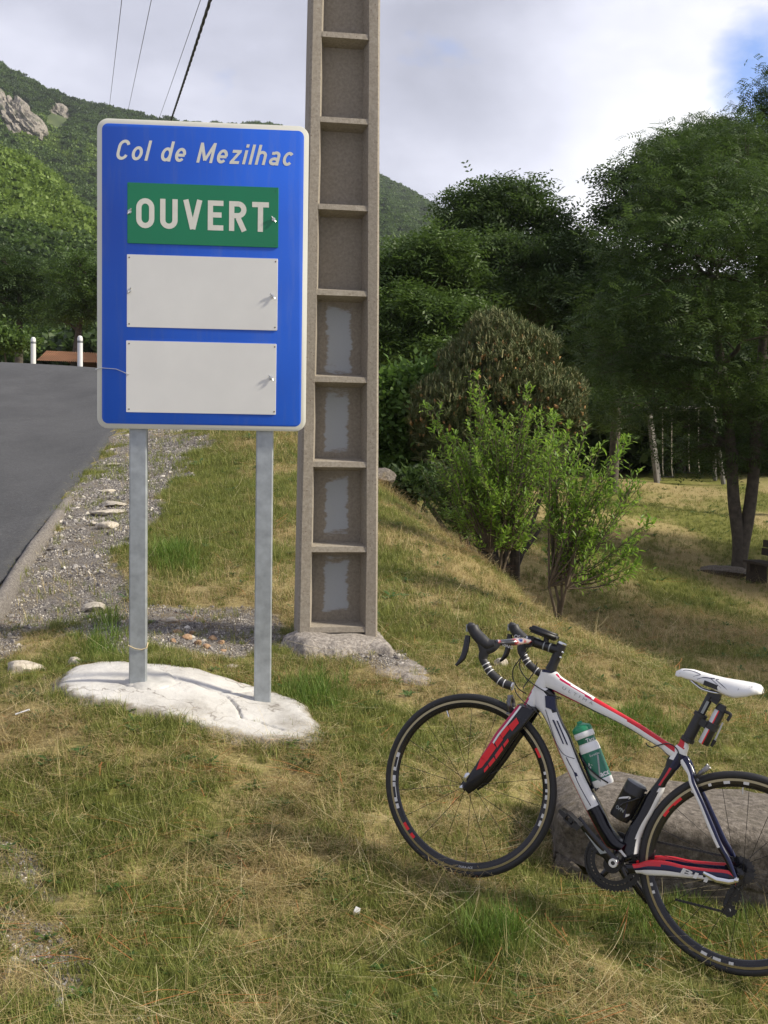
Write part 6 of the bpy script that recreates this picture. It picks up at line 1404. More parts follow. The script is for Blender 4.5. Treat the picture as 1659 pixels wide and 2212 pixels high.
for sgn, dk, hk, lk in ((-1, 'dropnear', 'hoodnear', 'levernear'), (1, 'dropfar', 'hoodfar', 'leverfar')):
    D0 = np.array(T[dk]); Hd = np.array(T[hk]); Lv = np.array(T[lk])
    if sgn == 1: D0 = np.array(T['dropnear']) + (np.array(T['dropfar'][-1]) - np.array(T['dropnear'][-1])) * .6; off = np.array(T['hoodfar'][0]) - np.array(T['hoodnear'][0]); Hd = np.array(T['hoodnear']) + off * .6; Lv = np.array(T['levernear']) + off * .6
    end = Hd[-1]; top_ = [(bc[0], sgn * .024, bc[1]), (bc[0] - .004, sgn * .08, bc[1]), (bc[0] - .012, sgn * .14, bc[1] - .006), (end[0] + .012, sgn * .185, end[1] + .004), (end[0] - .004, sgn * .203, end[1] + .0)]
    rt_ = [.0155, .0165, .0180, .0150, .0145]
    cu = catmull(top_, 6); rr = np.interp(np.linspace(0, 4, len(cu)), range(5), rt_); mb = MB(); mb.tube(cu, list(rr), 14, flat=.72, flatdir=(0, 0, 1))
    bt = mb.build('handlebar', M['bar_gfx'] , bike)
    P = [(end[0], sgn * .204, end[1])] + [(x, sgn * .21, z) for x, z in D0[0:]]
    cu = catmull(P, 6); mb = MB(); mb.tube(cu, .0148, 14); dr_ = mb.build('drop', M['blk_rubber'], bt)
    # pale turns of bar tape
    for s in (.50, .57, .64, .82, .90):
        i = int(s * (len(cu) - 1)); p = cu[i]; q_ = cu[min(i + 1, len(cu) - 1)]; dv = (q_ - p) / np.linalg.norm(q_ - p); sk = np.array((dv[2], 0, -dv[0])) * .006
        mb = MB(); a_ = p - dv * .0016 + sk * 0; c_ = p + dv * .0016; mb.tube([a_, c_], .0154, 14); mb.build('tape_edge', M['white_print'], dr_)
    p = cu[-1]; dv = (cu[-1] - cu[-2]) / np.linalg.norm(cu[-1] - cu[-2]); mb = MB(); mb.tube([p, p + dv * .004, p + dv * .006], [.0152, .0148, .009], 14); mb.build('end_plug', M['silver'], dr_)
    # hood: bulbous knob, waist, body to the bar
    Hc = catmull([(x, sgn * .212, z) for x, z in [Hd[0] + (.000, .010), Hd[0], Hd[1], Hd[2], Hd[3], (end[0] - .006, end[1] - .004)]], 6); rr = np.interp(np.linspace(0, 5, len(Hc)), range(6), [.008, .0205, .0205, .0225, .021, .014])
    mb = MB(); mb.tube(Hc, list(rr), 16, flat=1.0); hd = mb.build('brake_hood', M['blk_rubber'], bt)
    mb = MB(); c0 = D0[0]; mb.tube([(Hd[2][0], sgn * .212, Hd[2][1] - .004), (D0[1][0] + .004, sgn * .211, D0[1][1]), (D0[2][0], sgn * .21, D0[2][1])], [.018, .0175, .0152], 14); mb.build('lever_body', M['blk_rubber'], hd)
    Lc = catmull([(x, sgn * (.214 + .010 * i / 4), z) for i, (x, z) in enumerate(Lv)], 6); rr = np.interp(np.linspace(0, 4, len(Lc)), range(5), [.010, .0115, .0115, .0105, .0045])
    mb = MB(); mb.tube(Lc, list(rr), 12, flat=.55, flatdir=(0, 1, 0)); mb.build('brake_lever', M['carbon'], hd)
    mb = MB(); mb.box((Hd[0][0] - .016, sgn * .212, Hd[0][1] - .012), (.006, .016, .026), Matrix.Rotation(radians(-12), 3, 'Y')); mb.build('badge', M['grey_print'], hd)
    if sgn < 0:
        text_mesh('K-WING', .011, M['white_print'], 'lettering', bt, (end[0] - .012, -.1995, end[1] - .008), sx=1.2, shear=.3)
        text_mesh('OS', .013, M['white_print'], 'lettering', bt, (bc[0] - .034, -.100, bc[1] + .004), bold=.02)
# bike computer
c0, c1 = np.array(T['computer'][0]), np.array(T['computer'][1]); cm_ = (c0 + c1) / 2; an = math.atan2(c1[1] - c0[1], c1[0] - c0[0]); 
bmx = bmesh.new(); bmesh.ops.create_cube(bmx, size=1); bmesh.ops.scale(bmx, vec=(.108, .056, .026), verts=bmx.verts); bmesh.ops.bevel(bmx, geom=bmx.edges[:], offset=.0075, segments=4, affect='EDGES'); me = bpy.data.meshes.new('computer'); bmx.to_mesh(me); bmx.free(); me.materials.append(M['blk_plastic']); me.polygons.foreach_set('use_smooth', np.ones(len(me.polygons), bool))
co = link(bpy.data.objects.new('computer', me)); co.parent = bike; co.location = (cm_[0] + .004, 0, cm_[1] - .004); co.rotation_euler = (0, -an, 0)
M['lcd'] = simple('computer_screen', (0.03, 0.035, 0.035), .12); mb = MB(); mb.box((-.004, 0, .0096), (.062, .038, .0012)); mb.build('screen', M['lcd'], co)
mb = MB(); mb.tube([(.02, 0, -.034), (.01, 0, -.004)], .010, 8); mb.build('mount', M['blk_plastic'], co)
# cables
def cable(key, ys, name='cable', r=.0021, mat='blk_plastic'):
    P = T[key]; ys = np.interp(np.linspace(0, 1, len(P)), np.linspace(0, 1, len(ys)), ys); mb = MB(); mb.tube(catmull([(x, y, z) for (x, z), y in zip(P, ys)], 6), r, 7); mb.build(name, M[mat], bike)
cable('cable1', [-.03, -.035, -.03, -.02]); cable('cable2', [0, -.01, -.028, -.028]); cable('cable3', [.02, .02, .01]); cable('cable4', [-.055, -.04, -.032])
mb = MB(); mb.tube(catmull([(.222, -.03, .408), (.246, -.027, .400), (.262, -.0235, .398)], 4), .0022, 6); mb.build('cable', M['blk_plastic'], bike)
kk_ = [K_ for K_ in [(.595, .333), (.604, .326), (.618, .324), (.632, .333), (.655, .347), (.672, .352), (.690, .349), (.705, .338), (.716, .318), (.722, .300)]]
mb = MB(); mb.tube(catmull([(x, -.021, z) for x, z in kk_], 4), .0021, 7); mb.build('cable', M['blk_plastic'], bike)
# brakes
M['dark_alloy'] = simple('dark_alloy', (0.16, 0.16, 0.17), .35, .8, .1)
def caliper(x, z, s, ang):
    R_ = Matrix.Rotation(ang, 3, 'Y'); f = lambda a, y, c: tuple(Vector((x, 0, z)) + R_ @ Vector((a * s, y * s, c * s)))
    mb = MB()
    for sg in (-1, 1):
        mb.tube(catmull([f(0, 0, .035), f(0, sg * .022, .030), f(0, sg * .038, .008), f(.0, sg * .034, -.022), f(0, sg * .020, -.038)], 5), [.0075] * 6 + [.008] * 8 + [.006] * 7, 8)
        mb.box(f(.0, sg * .0175, -.042), (.044 * s, .008 * s, .010 * s), R_)
    mb.tube([f(-.014, 0, .035), f(.012, 0, .035)], .010 * s, 10); mb.tube([f(-.010, -.04, .012), f(.006, -.04, .012)], .007 * s, 8); return mb.build('brake', M['dark_alloy'], bike)
bf = np.array(T['brakef']); caliper(.088, .330, .75, radians(-18)); caliper(.798, .290, .70, radians(35))
mb = MB(); mb.tube([(.742, -.006, .318), (.762, -.008, .292), (.778, -.01, .270)], .0035, 6); mb.build('brake_cable_guide', M['silver'], bike)
# bottles
def bottle(name, key, prof, mats, r0, lbl=None, y=-.0):
    a, c = np.array(T[key][0]), np.array(T[key][1]); Mx, L_ = cyl_between(a, c, r0, y); o = link(bpy.data.objects.new(name, None)); 
    mb = MB(); mb.revolve([(r, h * L_) for r, h, _ in prof], Mx, 36, m=[mm for _, _, mm in prof[:-1]]); o2 = mb.build(name, mats, None, ang=50); COL.objects.unlink(o); return o2, Mx, L_
M['b_green'] = simple('bottle_green', (0.004, 0.20, 0.085), .35, 0, .06, 8, 0, .3); M['b_white'] = simple('bottle_white', (0.72, 0.72, 0.72), .4, 0, .04); M['b_print'] = simple('bottle_green_print', (0.006, 0.13, 0.075), .4, 0, .08, 8, 0, .3)
R_ = .0365
prof = [(0, -.055, 0), (.0095, -.055, 0), (.011, -.02, 0), (.022, .005, 0), (.033, .035, 0), (.0365, .06, 0), (.0365, .115, 0), (.0345, .12, 1), (.0365, .135, 1), (.0365, .20, 1), (.0345, .215, 2), (.033, .235, 2), (.0335, .30, 1), (.0325, .315, 1), (.035, .33, 1), (.0368, .38, 1), (.0368, .44, 1), (.0368, .445, 2), (.0368, .88, 2), (.0368, .885, 1), (.0368, .97, 1), (.034, 1.0, 1), (0, 1.0, 1)]
bot, Mb, Lb = bottle('water_bottle', 'bottle', prof, [M['b_green'], M['b_white'], M['b_print']], R_)
bot.matrix_world = BM; tag(bot, 'green and white drinking bottle held on the down tube of the bicycle', 'bottle')
def on_cyl(Mx, r, h0, a0, rot=0.0):
    def g(x, z):
        x2 = x * cos(rot) - z * sin(rot); z2 = x * sin(rot) + z * cos(rot); a = a0 + x2 / r; return tuple(Mx @ Vector((r * cos(a), r * sin(a), h0 - z2)))
    return g
def face_ang(Mx):     # angle on the cylinder that looks at the near side (-y)
    v = Mx.to_3x3().inverted() @ Vector((0, -1, 0)); return math.atan2(v.y, v.x)
fa = face_ang(Mb)
def bt_text(s, h, mat, x, hfrac, par, Mx, L_, r, rot=0, **kw):
    g0 = on_cyl(Mx, r + .0006, hfrac * L_, fa_, rot)
    return text_mesh(s, h, mat, 'lettering', par, (0, 0, 0), bend=lambda a, z: g0(a * SGN + x, z), **kw)
fa_ = fa; SGN = 1
# which way text runs: +angle must go to +u
tv_ = Mb @ Vector((R_ * cos(fa + .1), R_ * sin(fa + .1), 0)) - Mb @ Vector((R_ * cos(fa), R_ * sin(fa), 0)); SGN = 1 if tv_.x > 0 else -1
bt_text('Tacx', .013, M['white_print'], .006 * SGN, .295, bot, Mb, Lb, .0345, bold=.02); bt_text('Eurobike', .008, M['white_print'], -.002 * SGN, .52, bot, Mb, Lb, R_); bt_text('acx', .020, M['white_print'], .008 * SGN, .86, bot, Mb, Lb, R_, bold=.03); bt_text('+', .026, M['white_print'], -.026 * SGN, .70, bot, Mb, Lb, R_, bold=.03)
M['t_grey'] = simple('tool_can_grey', (0.12, 0.125, 0.14), .45)
prof = [(0, .0, 1), (.034, .0, 1), (.0365, .02, 0), (.0365, .26, 0), (.0372, .27, 0), (.0372, .30, 0), (.0362, .31, 0), (.0362, .94, 0), (.034, 1.0, 0), (0, 1.0, 0)]
can, Mc, Lc_ = bottle('tool_can', 'can', prof, [M['blk_plastic'], M['t_grey']], R_, y=-.004); can.matrix_world = BM; tag(can, 'black tool canister with a white chevron held on the seat tube of the bicycle', 'canister')
fa_ = face_ang(Mc)
def chev(P, mat, Mx, L_, r, par, name='decal'):
    mb = MB(); n = 10; V = []; 
    (x0, h0), (x1, h1), (x2, h2), (x3, h3) = P
    for i in range(n + 1):
        s = i / n; xa, ha = x0 * (1 - s) + x1 * s, h0 * (1 - s) + h1 * s; xb, hb = x3 * (1 - s) + x2 * s, h3 * (1 - s) + h2 * s
        for x, h in ((xa, ha), (xb, hb)): a = fa_ + SGN * x / r; V.append(Mx @ Vector((r * cos(a), r * sin(a), h * L_)))
    mb.add(V, [(2 * i, 2 * i + 1, 2 * i + 3, 2 * i + 2) for i in range(n)]); mb.build(name, mat, par)
for P in ([(-.034, .52), (.000, .34), (.000, .40), (-.034, .57)], [(.000, .34), (.006, .34), (.034, .78), (.022, .86)], ): chev(P, M['white_print'], Mc, Lc_, .0370, can)
chev([(.000, .42), (.004, .42), (.022, .86), (.016, .90)], M['f_navy'], Mc, Lc_, .0371, can)
bt_text('OPN', .012, M['grey_print'], -.026 * SGN, .78, can, Mc, Lc_, .0366, bold=.02); fa_ = fa
# bottle chevron and cages
for P in ([(-.030, .66), (.002, .86), (.002, .93), (-.030, .76)], [(.002, .86), (.026, .50), (.030, .54), (.002, .93)]): chev(P, M['grey_print'], Mb, Lb, .0374, bot)
def cage(Mx, L_, fa0, side, nm='bottle_cage'):
    mb = MB(); f = lambda a, r, h: Mx @ Vector((r * cos(fa0 + SGN * a), r * sin(fa0 + SGN * a), h * L_))
    back = side
    for sg in (-1, 1):
        A_ = [back, back + sg * .5, back + sg * 1.0, back + sg * 1.6, back + sg * 2.2]
        mb.tube(catmull([f(A_[0], .040, .42), f(A_[1], .040, .50), f(A_[2], .0405, .66), f(A_[3], .040, .84), f(A_[4], .0395, .98)], 5), .003, 6)
    mb.tube([f(back, .041, .40), f(back, .041, .99)], .005, 8); mb.tube(catmull([f(back - .7, .039, 1.0), f(back, .036, 1.03), f(back + .7, .039, 1.0)], 5), .0035, 6)
    return mb.build(nm, M['carbon'], bike)
cage(Mb, Lb, fa, -pi / 2); 
a = np.array(T['can'][0]); mb = MB(); d_ = (np.array(T['can'][1]) - a); d_ /= np.linalg.norm(d_); nn = np.array((-d_[1], d_[0])); nn = nn if nn[0] > 0 else -nn
c0 = a + nn * .042 + d_ * .02; c1 = a + nn * .042 + d_ * .125; mb.tube([(c0[0], 0, c0[1]), (c1[0], 0, c1[1])], .009, 8); mb.tube([(c0[0] + .002, 0, c0[1] + .012), (c0[0] - .02, 0, c0[1] + .018)], .004, 6)
for sg in (-1, 1):
    mb.tube(catmull([(c0[0], sg * .006, c0[1]), (a[0] + d_[0] * .05 + nn[0] * .02, sg * .038, a[1] + d_[1] * .05 + nn[1] * .02), (a[0] + d_[0] * .09 - nn[0] * .01, sg * .040, a[1] + d_[1] * .09 - nn[1] * .01), (a[0] + d_[0] * .135, sg * .022, a[1] + d_[1] * .135)], 5), .003, 6)
mb.build('bottle_cage', M['carbon'], bike)

# ================================================================== GRANITE BLOCK
def granite_block():
    bm = bmesh.new(); L_, Wd, Ht = 2.3, .60, .52; nx_, ny_, nz_ = 70, 22, 16
    bmesh.ops.create_cube(bm, size=1); me0 = None
    bmesh.ops.subdivide_edges(bm, edges=bm.edges[:], cuts=31, use_grid_fill=True)
    for v in bm.verts:
        p = v.co.copy(); x, y, z = p.x * L_, p.y * Wd, p.z * Ht
        # rounded corners
        r = .085; hx, hy, hz_ = L_ / 2 - r, Wd / 2 - r, Ht / 2 - r * .8; q = Vector((max(-hx, min(hx, x)), max(-hy, min(hy, y)), max(-hz_, min(hz_, z)))); dlt = Vector((x, y, z)) - q
        if dlt.length > 1e-6: dn_ = dlt.normalized(); dlt = Vector((dn_.x * r, dn_.y * r, dn_.z * r * .8))
        w = q + dlt; n1_ = fbm(np.array([w.x * 3 + w.z * 2]), np.array([w.y * 3 + w.z * 3.1]), 401, 4)[0] - .5; n2_ = fbm(np.array([w.x * 14 + w.z * 9]), np.array([w.y * 14 - w.z * 11]), 402, 3)[0] - .5
        w.x += n1_ * .09 + n2_ * .016; w.y += n1_ * .07 + n2_ * .02; w.z += n1_ * .05 + n2_ * .012
        if x < 0: w.z -= .05 * max(0, (-x / L_ * 2) - .75) * 4 * (1 if z > 0 else 0) 
        w.z += .02 * sin(w.x * 2.1) * (z > 0); v.co = w
    me = bpy.data.meshes.new('granite_block'); bm.to_mesh(me); bm.free(); me.materials.append(M['granite']); me.polygons.foreach_set('use_smooth', np.ones(len(me.polygons), bool))
    o = link(bpy.data.objects.new('granite_block', me)); return tag(o, 'long rough granite block lying in the grass behind the bicycle', 'stone block')
gb = granite_block(); gb.location = (.70 + 1.15, 4.50 - .07, .22 - .26 - .09); gb.rotation_euler = (radians(0), radians(7.0), radians(-5))

# ================================================================== STONES
m, t, b = new_mat('pale_stone'); f = tex_noise(t, 26, 6, .7); t.links.new(ramp(t, f, [(.3, (.20, .17, .13)), (.5, (.42, .375, .31)), (.7, (.58, .53, .45))]), b.inputs['Base Color']); b.inputs['Roughness'].default_value = .95; bump(t, b, f, .8, .008); M['stone'] = m
m, t, b = new_mat('rust_stone'); f = tex_noise(t, 26, 6, .7); t.links.new(ramp(t, f, [(.3, (.16, .09, .05)), (.5, (.33, .21, .125)), (.7, (.46, .33, .22))]), b.inputs['Base Color']); b.inputs['Roughness'].default_value = .95; bump(t, b, f, .8, .008); M['stone_r'] = m
def stone(px, py, w, h, label, mat='stone', seed=1, flat=1.0, rz=0.0):
    g0 = ground_hit(px, py); s = g0[1] / F_PX; o = rock_mesh('stone', (w * s / 2 * 1.15, w * s / 2 * .8 * flat, h * s / 2 * 1.1), seed, M[mat], sub=3, loc=(g0[0], g0[1], hz(g0[0], g0[1]) + h * s * .18), rz=rz); return tag(o, label, 'stone')
for k, a in enumerate([
 (208, 1322, 66, 22, 'wide pale rock in the gravel left of the left sign post, halfway to the kerb'),
 (52, 1447, 80, 38, 'large brownish half buried rock at the left edge level with the slab'),
 (163, 1432, 40, 26, 'pale rounded stone sitting on the left end of the whitewashed slab'),
 (166, 1414, 20, 12, 'little white stone just above the rounded stone by the slab end'),
 (371, 1346, 26, 17, 'pale stone alone in the dark gravel between the two sign posts'),
 (232, 1062, 34, 10, 'flat pale stone in the upper gravel between road and left post'),
 (237, 1108, 74, 16, 'longest flat slab of bedrock showing in the gravel beside the left post'),
 (244, 1092, 60, 13, 'second flat slab of bedrock, directly above the longest one'),
 (236, 1140, 44, 22, 'angular cream rock left of the sign post below the bedrock slabs'),
 (205, 1134, 30, 12, 'small flat stone to the left of the angular cream rock'),
 (249, 1008, 34, 9, 'narrow pale stone in the gravel close under the sign, left of the post'),
 (500, 1441, 30, 12, 'whitish lump in the grass just left of the right sign post foot'),
 (1082, 1440, 34, 26, 'pale grey stone in the grass seen through the curve of the handlebar')]):
    stone(a[0], a[1], a[2], a[3], a[4], seed=500 + k, rz=k * .7 % 1.2 - .6)
RL = ['orange-brown broken stone behind the left sign post foot, upper one of the leftmost pair', 'wide orange-brown broken stone in the middle of the strewn pieces', 'orange-brown broken stone in the front row, centre of the strewn pieces', 'smallest orange-brown broken stone at the back of the strewn pieces',
      'orange-brown broken stone nearest the slab among the strewn pieces', 'orange-brown broken stone in front of the leftmost pair beside the left post', 'orange-brown broken stone in the back row towards the right sign post', 'low flat orange-brown broken stone in the front row, rightmost of all', 'orange-brown broken stone just left of the right sign post, above the flat one']
for k, (px, py, w, h) in enumerate([(385, 1372, 22, 14), (404, 1384, 26, 16), (428, 1392, 22, 14), (417, 1372, 16, 10), (446, 1400, 20, 12), (375, 1390, 18, 12), (460, 1382, 18, 14), (482, 1404, 16, 10), (478, 1388, 22, 13)]):
    o = stone(px, py, w, h, RL[k], 'stone_r', seed=540 + k, rz=k); o['group'] = 'orange-brown broken stones'
# litter
g0 = ground_hit(48, 1560); M['paper'] = simple('white_paper', (.72, .72, .72), .7); mb = MB(); p = np.array((g0[0], g0[1], hz(g0[0], g0[1]) + .03)); mb.tube([(-.03, 0, 0), (.03, .01, .02)], .008, 8, flat=.5); o = mb.build('paper_scrap', M['paper']); o.location = p; tag(o, 'small white scrap of paper in the straw at the left edge', 'litter')
g0 = ground_hit(770, 1975); mb = MB(); mb.add([(-.012, 0, 0), (.010, -.006, .004), (.014, .004, .02), (-.002, .008, .026), (-.01, .0, .012)], [(0, 1, 2, 3, 4)]); o = mb.build('paper_scrap', M['paper'], smooth=False); o.location = (g0[0], g0[1], hz(g0[0], g0[1]) + .02); tag(o, 'tiny crumpled white scrap in the grass below the front wheel of the bicycle', 'litter')

# ================================================================== GRAVEL AND GRASS
def pebble(seed, mat): o = rock_mesh('pebble', (1, .8, .55), seed, mat, sub=1); return o
m, t, b = new_mat('gravel_grey'); oi = mk(t, 'ShaderNodeObjectInfo'); t.links.new(ramp(t, oi.outputs['Random'], [(0, (.09, .08, .076)), (.45, (.20, .185, .175)), (.8, (.33, .31, .295)), (.9, (.50, .46, .41)), (1, (.66, .62, .55))]), b.inputs['Base Color']); b.inputs['Roughness'].default_value = .9; M['gravel'] = m
peb = [pebble(600 + k, M['gravel']) for k in range(5)]
def scatter_ab(n, y0, y1, a0, a1, power, rng):
    u = rng.random(n); y = (y0 ** (2 - power) + u * (y1 ** (2 - power) - y0 ** (2 - power))) ** (1 / (2 - power)); x = rng.uniform(a0, a1, n) * y; return x, y
grng = np.random.default_rng(77)
x, y = scatter_ab(330000, 2.7, 26, -.46, .06, 1.1, grng); g_, s_, px_, py_ = masks(x, y); ed = edge_dist(x, y); keep = (g_ > .5) & (ed > .05) & (fbm(x * 5, y * 5, 141) > .36); x, y = x[keep], y[keep]
z = H(x, y); sc = grng.uniform(.0035, .0095, len(x)) * (1 + (y > 9) * .6) * (1 + (grng.random(len(x)) < .03) * 1.8); rt = grng.uniform(0, 6.28, (len(x), 3))
gn_scatter('gravel', np.stack([x, y, z], 1), rt, sc, grng.integers(0, 5, len(x)), peb); NG = len(x)

def blade_mat(name, stops, trans=.3, tip=None):
    m, t, b = new_mat(name); g = mk(t, 'ShaderNodeNewGeometry'); oi = mk(t, 'ShaderNodeObjectInfo'); r = nmath(t, 'ADD', nmath(t, 'MULTIPLY', g.outputs['Random Per Island'], .55), nmath(t, 'MULTIPLY', oi.outputs['Random'], .45))
    c = ramp(t, r, stops); t.links.new(c, b.inputs['Base Color']); b.inputs['Roughness'].default_value = .6; b.inputs['Specular IOR Level'].default_value = .3
    tr = mk(t, 'ShaderNodeBsdfTranslucent'); t.links.new(c, tr.inputs[0]); ms = mk(t, 'ShaderNodeMixShader'); ms.inputs[0].default_value = trans; o = t.nodes['Material Output']; t.links.new(b.outputs[0], ms.inputs[1]); t.links.new(tr.outputs[0], ms.inputs[2]); t.links.new(ms.outputs[0], o.inputs[0]); return m
M['gr'] = blade_mat('grass_green', [(0, (.075, .10, .018)), (.5, (.18, .21, .045)), (1, (.38, .38, .11))]); M['gr2'] = blade_mat('grass_lush', [(0, (.06, .115, .014)), (.5, (.12, .20, .030)), (1, (.20, .30, .055))])
M['st'] = blade_mat('dry_straw', [(0, (.19, .13, .045)), (.4, (.36, .275, .115)), (.8, (.54, .44, .21)), (1, (.72, .62, .36))], .2); M['st2'] = blade_mat('dead_grass', [(0, (.11, .075, .03)), (.5, (.27, .20, .085)), (1, (.48, .38, .18))], .2)
M['st3'] = blade_mat('rusty_needles', [(0, (.22, .08, .02)), (1, (.45, .18, .06))], .1); M['st4'] = blade_mat('pale_stems', [(0, (.45, .36, .18)), (1, (.78, .68, .42))], .15); M['weed'] = leaf_mat('weed_leaves', (.03, .08, .015), (.06, .14, .025), (.10, .19, .04), .3)
def tuft(n, h0, h1, w, lean, spread, mat, seed, curl=.5, lying=False):
    r = np.random.default_rng(seed); V = []; Fq_ = []
    for _ in range(n):
        a = r.uniform(0, 2 * pi); L_ = r.uniform(h0, h1); base = np.array((r.normal() * spread, r.normal() * spread, -.004)); az = r.uniform(0, 2 * pi); d = np.array((cos(az), sin(az), 0)); sd_ = np.array((-sin(az), cos(az), 0)); cr = r.normal() * (.22 if lying else .5)
        if lying: base[2] = r.uniform(.002, .030); el0 = r.normal() * .16; el1 = r.normal() * .18
        else: el0 = pi / 2 - abs(r.normal()) * lean; el1 = -curl * r.uniform(.3, 1.6)
        p = base.copy(); o = len(V); ns = 3; w_ = w * r.uniform(.7, 1.3)
        for k in range(ns + 1):
            ww = w_ * (1 - .25 * k / ns if lying else (1 - (k / ns) ** 1.5 * .9)); V += [p - sd_ * ww / 2, p + sd_ * ww / 2]
            el = el0 + el1 * (k + .5) / ns; aa = az + cr * (k + .5) / ns; p = p + np.array((cos(aa) * cos(el), sin(aa) * cos(el), sin(el))) * L_ / ns
        for k in range(ns): Fq_.append((o + 2 * k, o + 2 * k + 1, o + 2 * k + 3, o + 2 * k + 2))
    V = np.array(V)
    if lying: V[:, 2] = np.maximum(V[:, 2], .002)
    return mesh_np('tuft', V, np.array(Fq_), mat)
def weed(seed, n=7, L_=.055, w=.018):
    r = np.random.default_rng(seed); V = []; Fq_ = []
    for k in range(n):
        az = 2 * pi * k / n + r.normal() * .2; d = np.array((cos(az), sin(az), 0)); sd_ = np.array((-sin(az), cos(az), 0)); o = len(V); l = L_ * r.uniform(.7, 1.2); up = r.uniform(.3, .9)
        for s, ww in ((0, .15), (.35, .9), (.7, 1.0), (1, .1)): c_ = d * l * s + np.array((0, 0, l * up * s * (1.25 - s * .75) + .004)); V += [c_ - sd_ * w * ww / 2, c_ + sd_ * w * ww / 2]
        for q_ in range(3): Fq_.append((o + 2 * q_, o + 2 * q_ + 1, o + 2 * q_ + 3, o + 2 * q_ + 2))
    return mesh_np('weed', np.array(V), np.array(Fq_), M['weed'])
SRC = [tuft(18, .025, .065, .0026, .55, .022, M['gr'], 1), tuft(18, .03, .075, .0026, .7, .026, M['gr'], 2, .9), tuft(16, .07, .15, .0038, .38, .020, M['gr2'], 3, .6), tuft(9, .05, .16, .0016, .4, .045, M['st'], 4, lying=True), tuft(7, .10, .30, .0017, .4, .05, M['st'], 5, lying=True),
       tuft(14, .02, .06, .0020, .8, .028, M['st2'], 6, 1.0), tuft(10, .03, .09, .0020, .9, .03, M['st'], 7, 1.1), tuft(12, .02, .09, .0020, .4, .05, M['st2'], 8, lying=True), weed(9), weed(10, 9, .04, .013), tuft(5, .12, .24, .0018, .45, .03, M['st'], 11, .4), tuft(20, .04, .10, .0030, .5, .022, M['gr'], 12, .7), tuft(4, .10, .26, .0024, .4, .03, M['st3'], 13, lying=True), tuft(3, .20, .40, .0015, .4, .06, M['st4'], 14, lying=True)]
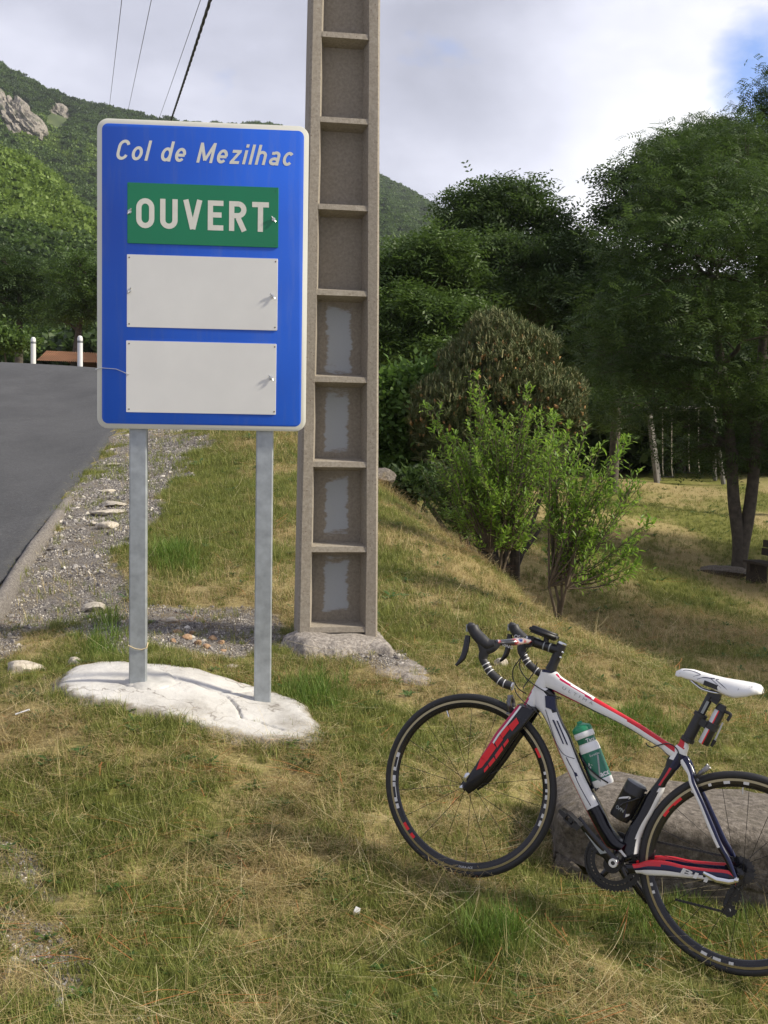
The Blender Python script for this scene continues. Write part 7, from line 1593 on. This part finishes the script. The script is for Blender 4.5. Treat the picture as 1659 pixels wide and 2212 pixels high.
def grass_field(name, n, y0, y1, a0, a1, power, size, seed):
    rng = np.random.default_rng(seed); x, y = scatter_ab(n, y0, y1, a0, a1, power, rng); z0 = H0(x, y); g_, s_, px_, py_ = masks(x, y, z0); ed = edge_dist(x, y)
    keep = ed > .02
    keep &= ~((y < 9) & (fbm(x * 8, y * 8, 191, 3) < .40) & (rng.random(n) < .8))
    keep &= (rng.random(n) > g_ * .90)
    # leave the concrete clear
    slab = in_poly(px_, py_, [(128, 1494), (155, 1452), (240, 1441), (330, 1443), (440, 1459), (560, 1494), (640, 1524), (682, 1568), (690, 1600), (600, 1600), (520, 1592), (410, 1567), (300, 1538), (190, 1516)]) & (y < 6.6) & (y > 4.6)
    foot = in_poly(px_, py_, [(615, 1388), (640, 1374), (800, 1370), (838, 1397), (850, 1420), (720, 1415), (640, 1410)]) & (y > 5.5) & (y < 7.5)
    keep &= ~(slab & (rng.random(n) < .997)) & ~foot
    X = (x - (.74 + 1.15)) * cos(radians(5)) - (y - 4.43) * sin(radians(5)); Y = (x - 1.89) * sin(radians(5)) + (y - 4.43) * cos(radians(5)); keep &= ~((np.abs(X) < 1.08) & (np.abs(Y) < .27))
    keep &= ~((y > 41) & (y < 50))
    x, y, g_, s_, px_, py_, ed = [a[keep] for a in (x, y, g_, s_, px_, py_, ed)]; n = len(x); z = H(x, y)
    v = s_ + .02 + rng.normal(0, .085, n) + (g_ > .5) * .12; r = rng.random(n); idx = np.zeros(n, int)
    lush = (.8 * np.exp(-((px_ - 1060) / 70) ** 2 - ((py_ - 2040) / 50) ** 2) + np.exp(-((px_ - 235) / 50) ** 2 - ((py_ - 1380) / 45) ** 2) + np.exp(-((px_ - 372) / 45) ** 2 - ((py_ - 1215) / 24) ** 2) + .35 * np.exp(-((px_ - 1480) / 170) ** 2 - ((py_ - 2010) / 45) ** 2) + .7 * np.exp(-((px_ - 1340) / 90) ** 2 - ((py_ - 1570) / 40) ** 2) + .8 * np.exp(-((px_ - 680) / 60) ** 2 - ((py_ - 1500) / 40) ** 2))
    idx = np.where(v < .44, np.where(r < .50, 0, np.where(r < .80, 1, np.where(r < .86, 5, np.where(r < .96, 11, 3)))), idx)
    idx = np.where((v >= .44) & (v < .56), np.where(r < .34, 0, np.where(r < .56, 1, np.where(r < .66, 3, np.where(r < .80, 5, np.where(r < .92, 6, 7))))), idx)
    idx = np.where(v >= .56, np.where(r < .12, 3, np.where(r < .17, 4, np.where(r < .42, 6, np.where(r < .62, 7, np.where(r < .86, 5, 0))))), idx)
    idx = np.where(rng.random(n) < lush * .85, np.where(rng.random(n) < .45, 2, 11), idx); rr = rng.random(n)
    idx = np.where((rr < .006), 8, idx); idx = np.where((rr > .994), 9, idx); idx = np.where((rr > .986) & (rr < .990), 10, idx); idx = np.where((rr > .5) & (rr < .511) & (idx != 2), 13, idx); idx = np.where((rr > .90) & (rr < .902 + .02 * (fbm(x * 2.5, y * 2.5, 171) > .62)), 12, idx)
    sc = np.where(np.isin(idx, (3, 4, 13)), .78, 1.0) * rng.uniform(.75, 1.3, n) * size * np.where(idx == 2, .8 + .5 * np.minimum(1, lush), 1); rt = np.zeros((n, 3)); rt[:, 2] = rng.uniform(0, 6.28, n); rt[:, 0] = rng.normal(0, .12, n); rt[:, 1] = rng.normal(0, .12, n)
    pile = np.isin(idx, (3, 4, 7)) * rng.uniform(0, .028, n) + (idx == 13) * rng.uniform(.02, .05, n); z = z + pile
    sc = sc * np.where(y > 8, 1.0, 1.0); o = gn_scatter(name, np.stack([x, y, z], 1), rt, sc, idx, [s.copy() for s in SRC] if False else SRC_COPY()); return o
def SRC_COPY():
    out_ = []
    for s in SRC:
        c = s.copy(); COL.objects.link(c); out_.append(c)
    return out_
grass_field('grass', 105000, 2.45, 7.5, -.50, .56, 1.25, .80, 900)
grass_field('bank_grass', 80000, 7.2, 19, -.42, .50, 1.35, 1.15, 901)
grass_field('meadow_grass', 60000, 14, 60, -.30, .48, 1.6, 1.9, 902)
for s in SRC: COL.objects.unlink(s)
print('gravel', NG, 'objects', len(COL.objects))
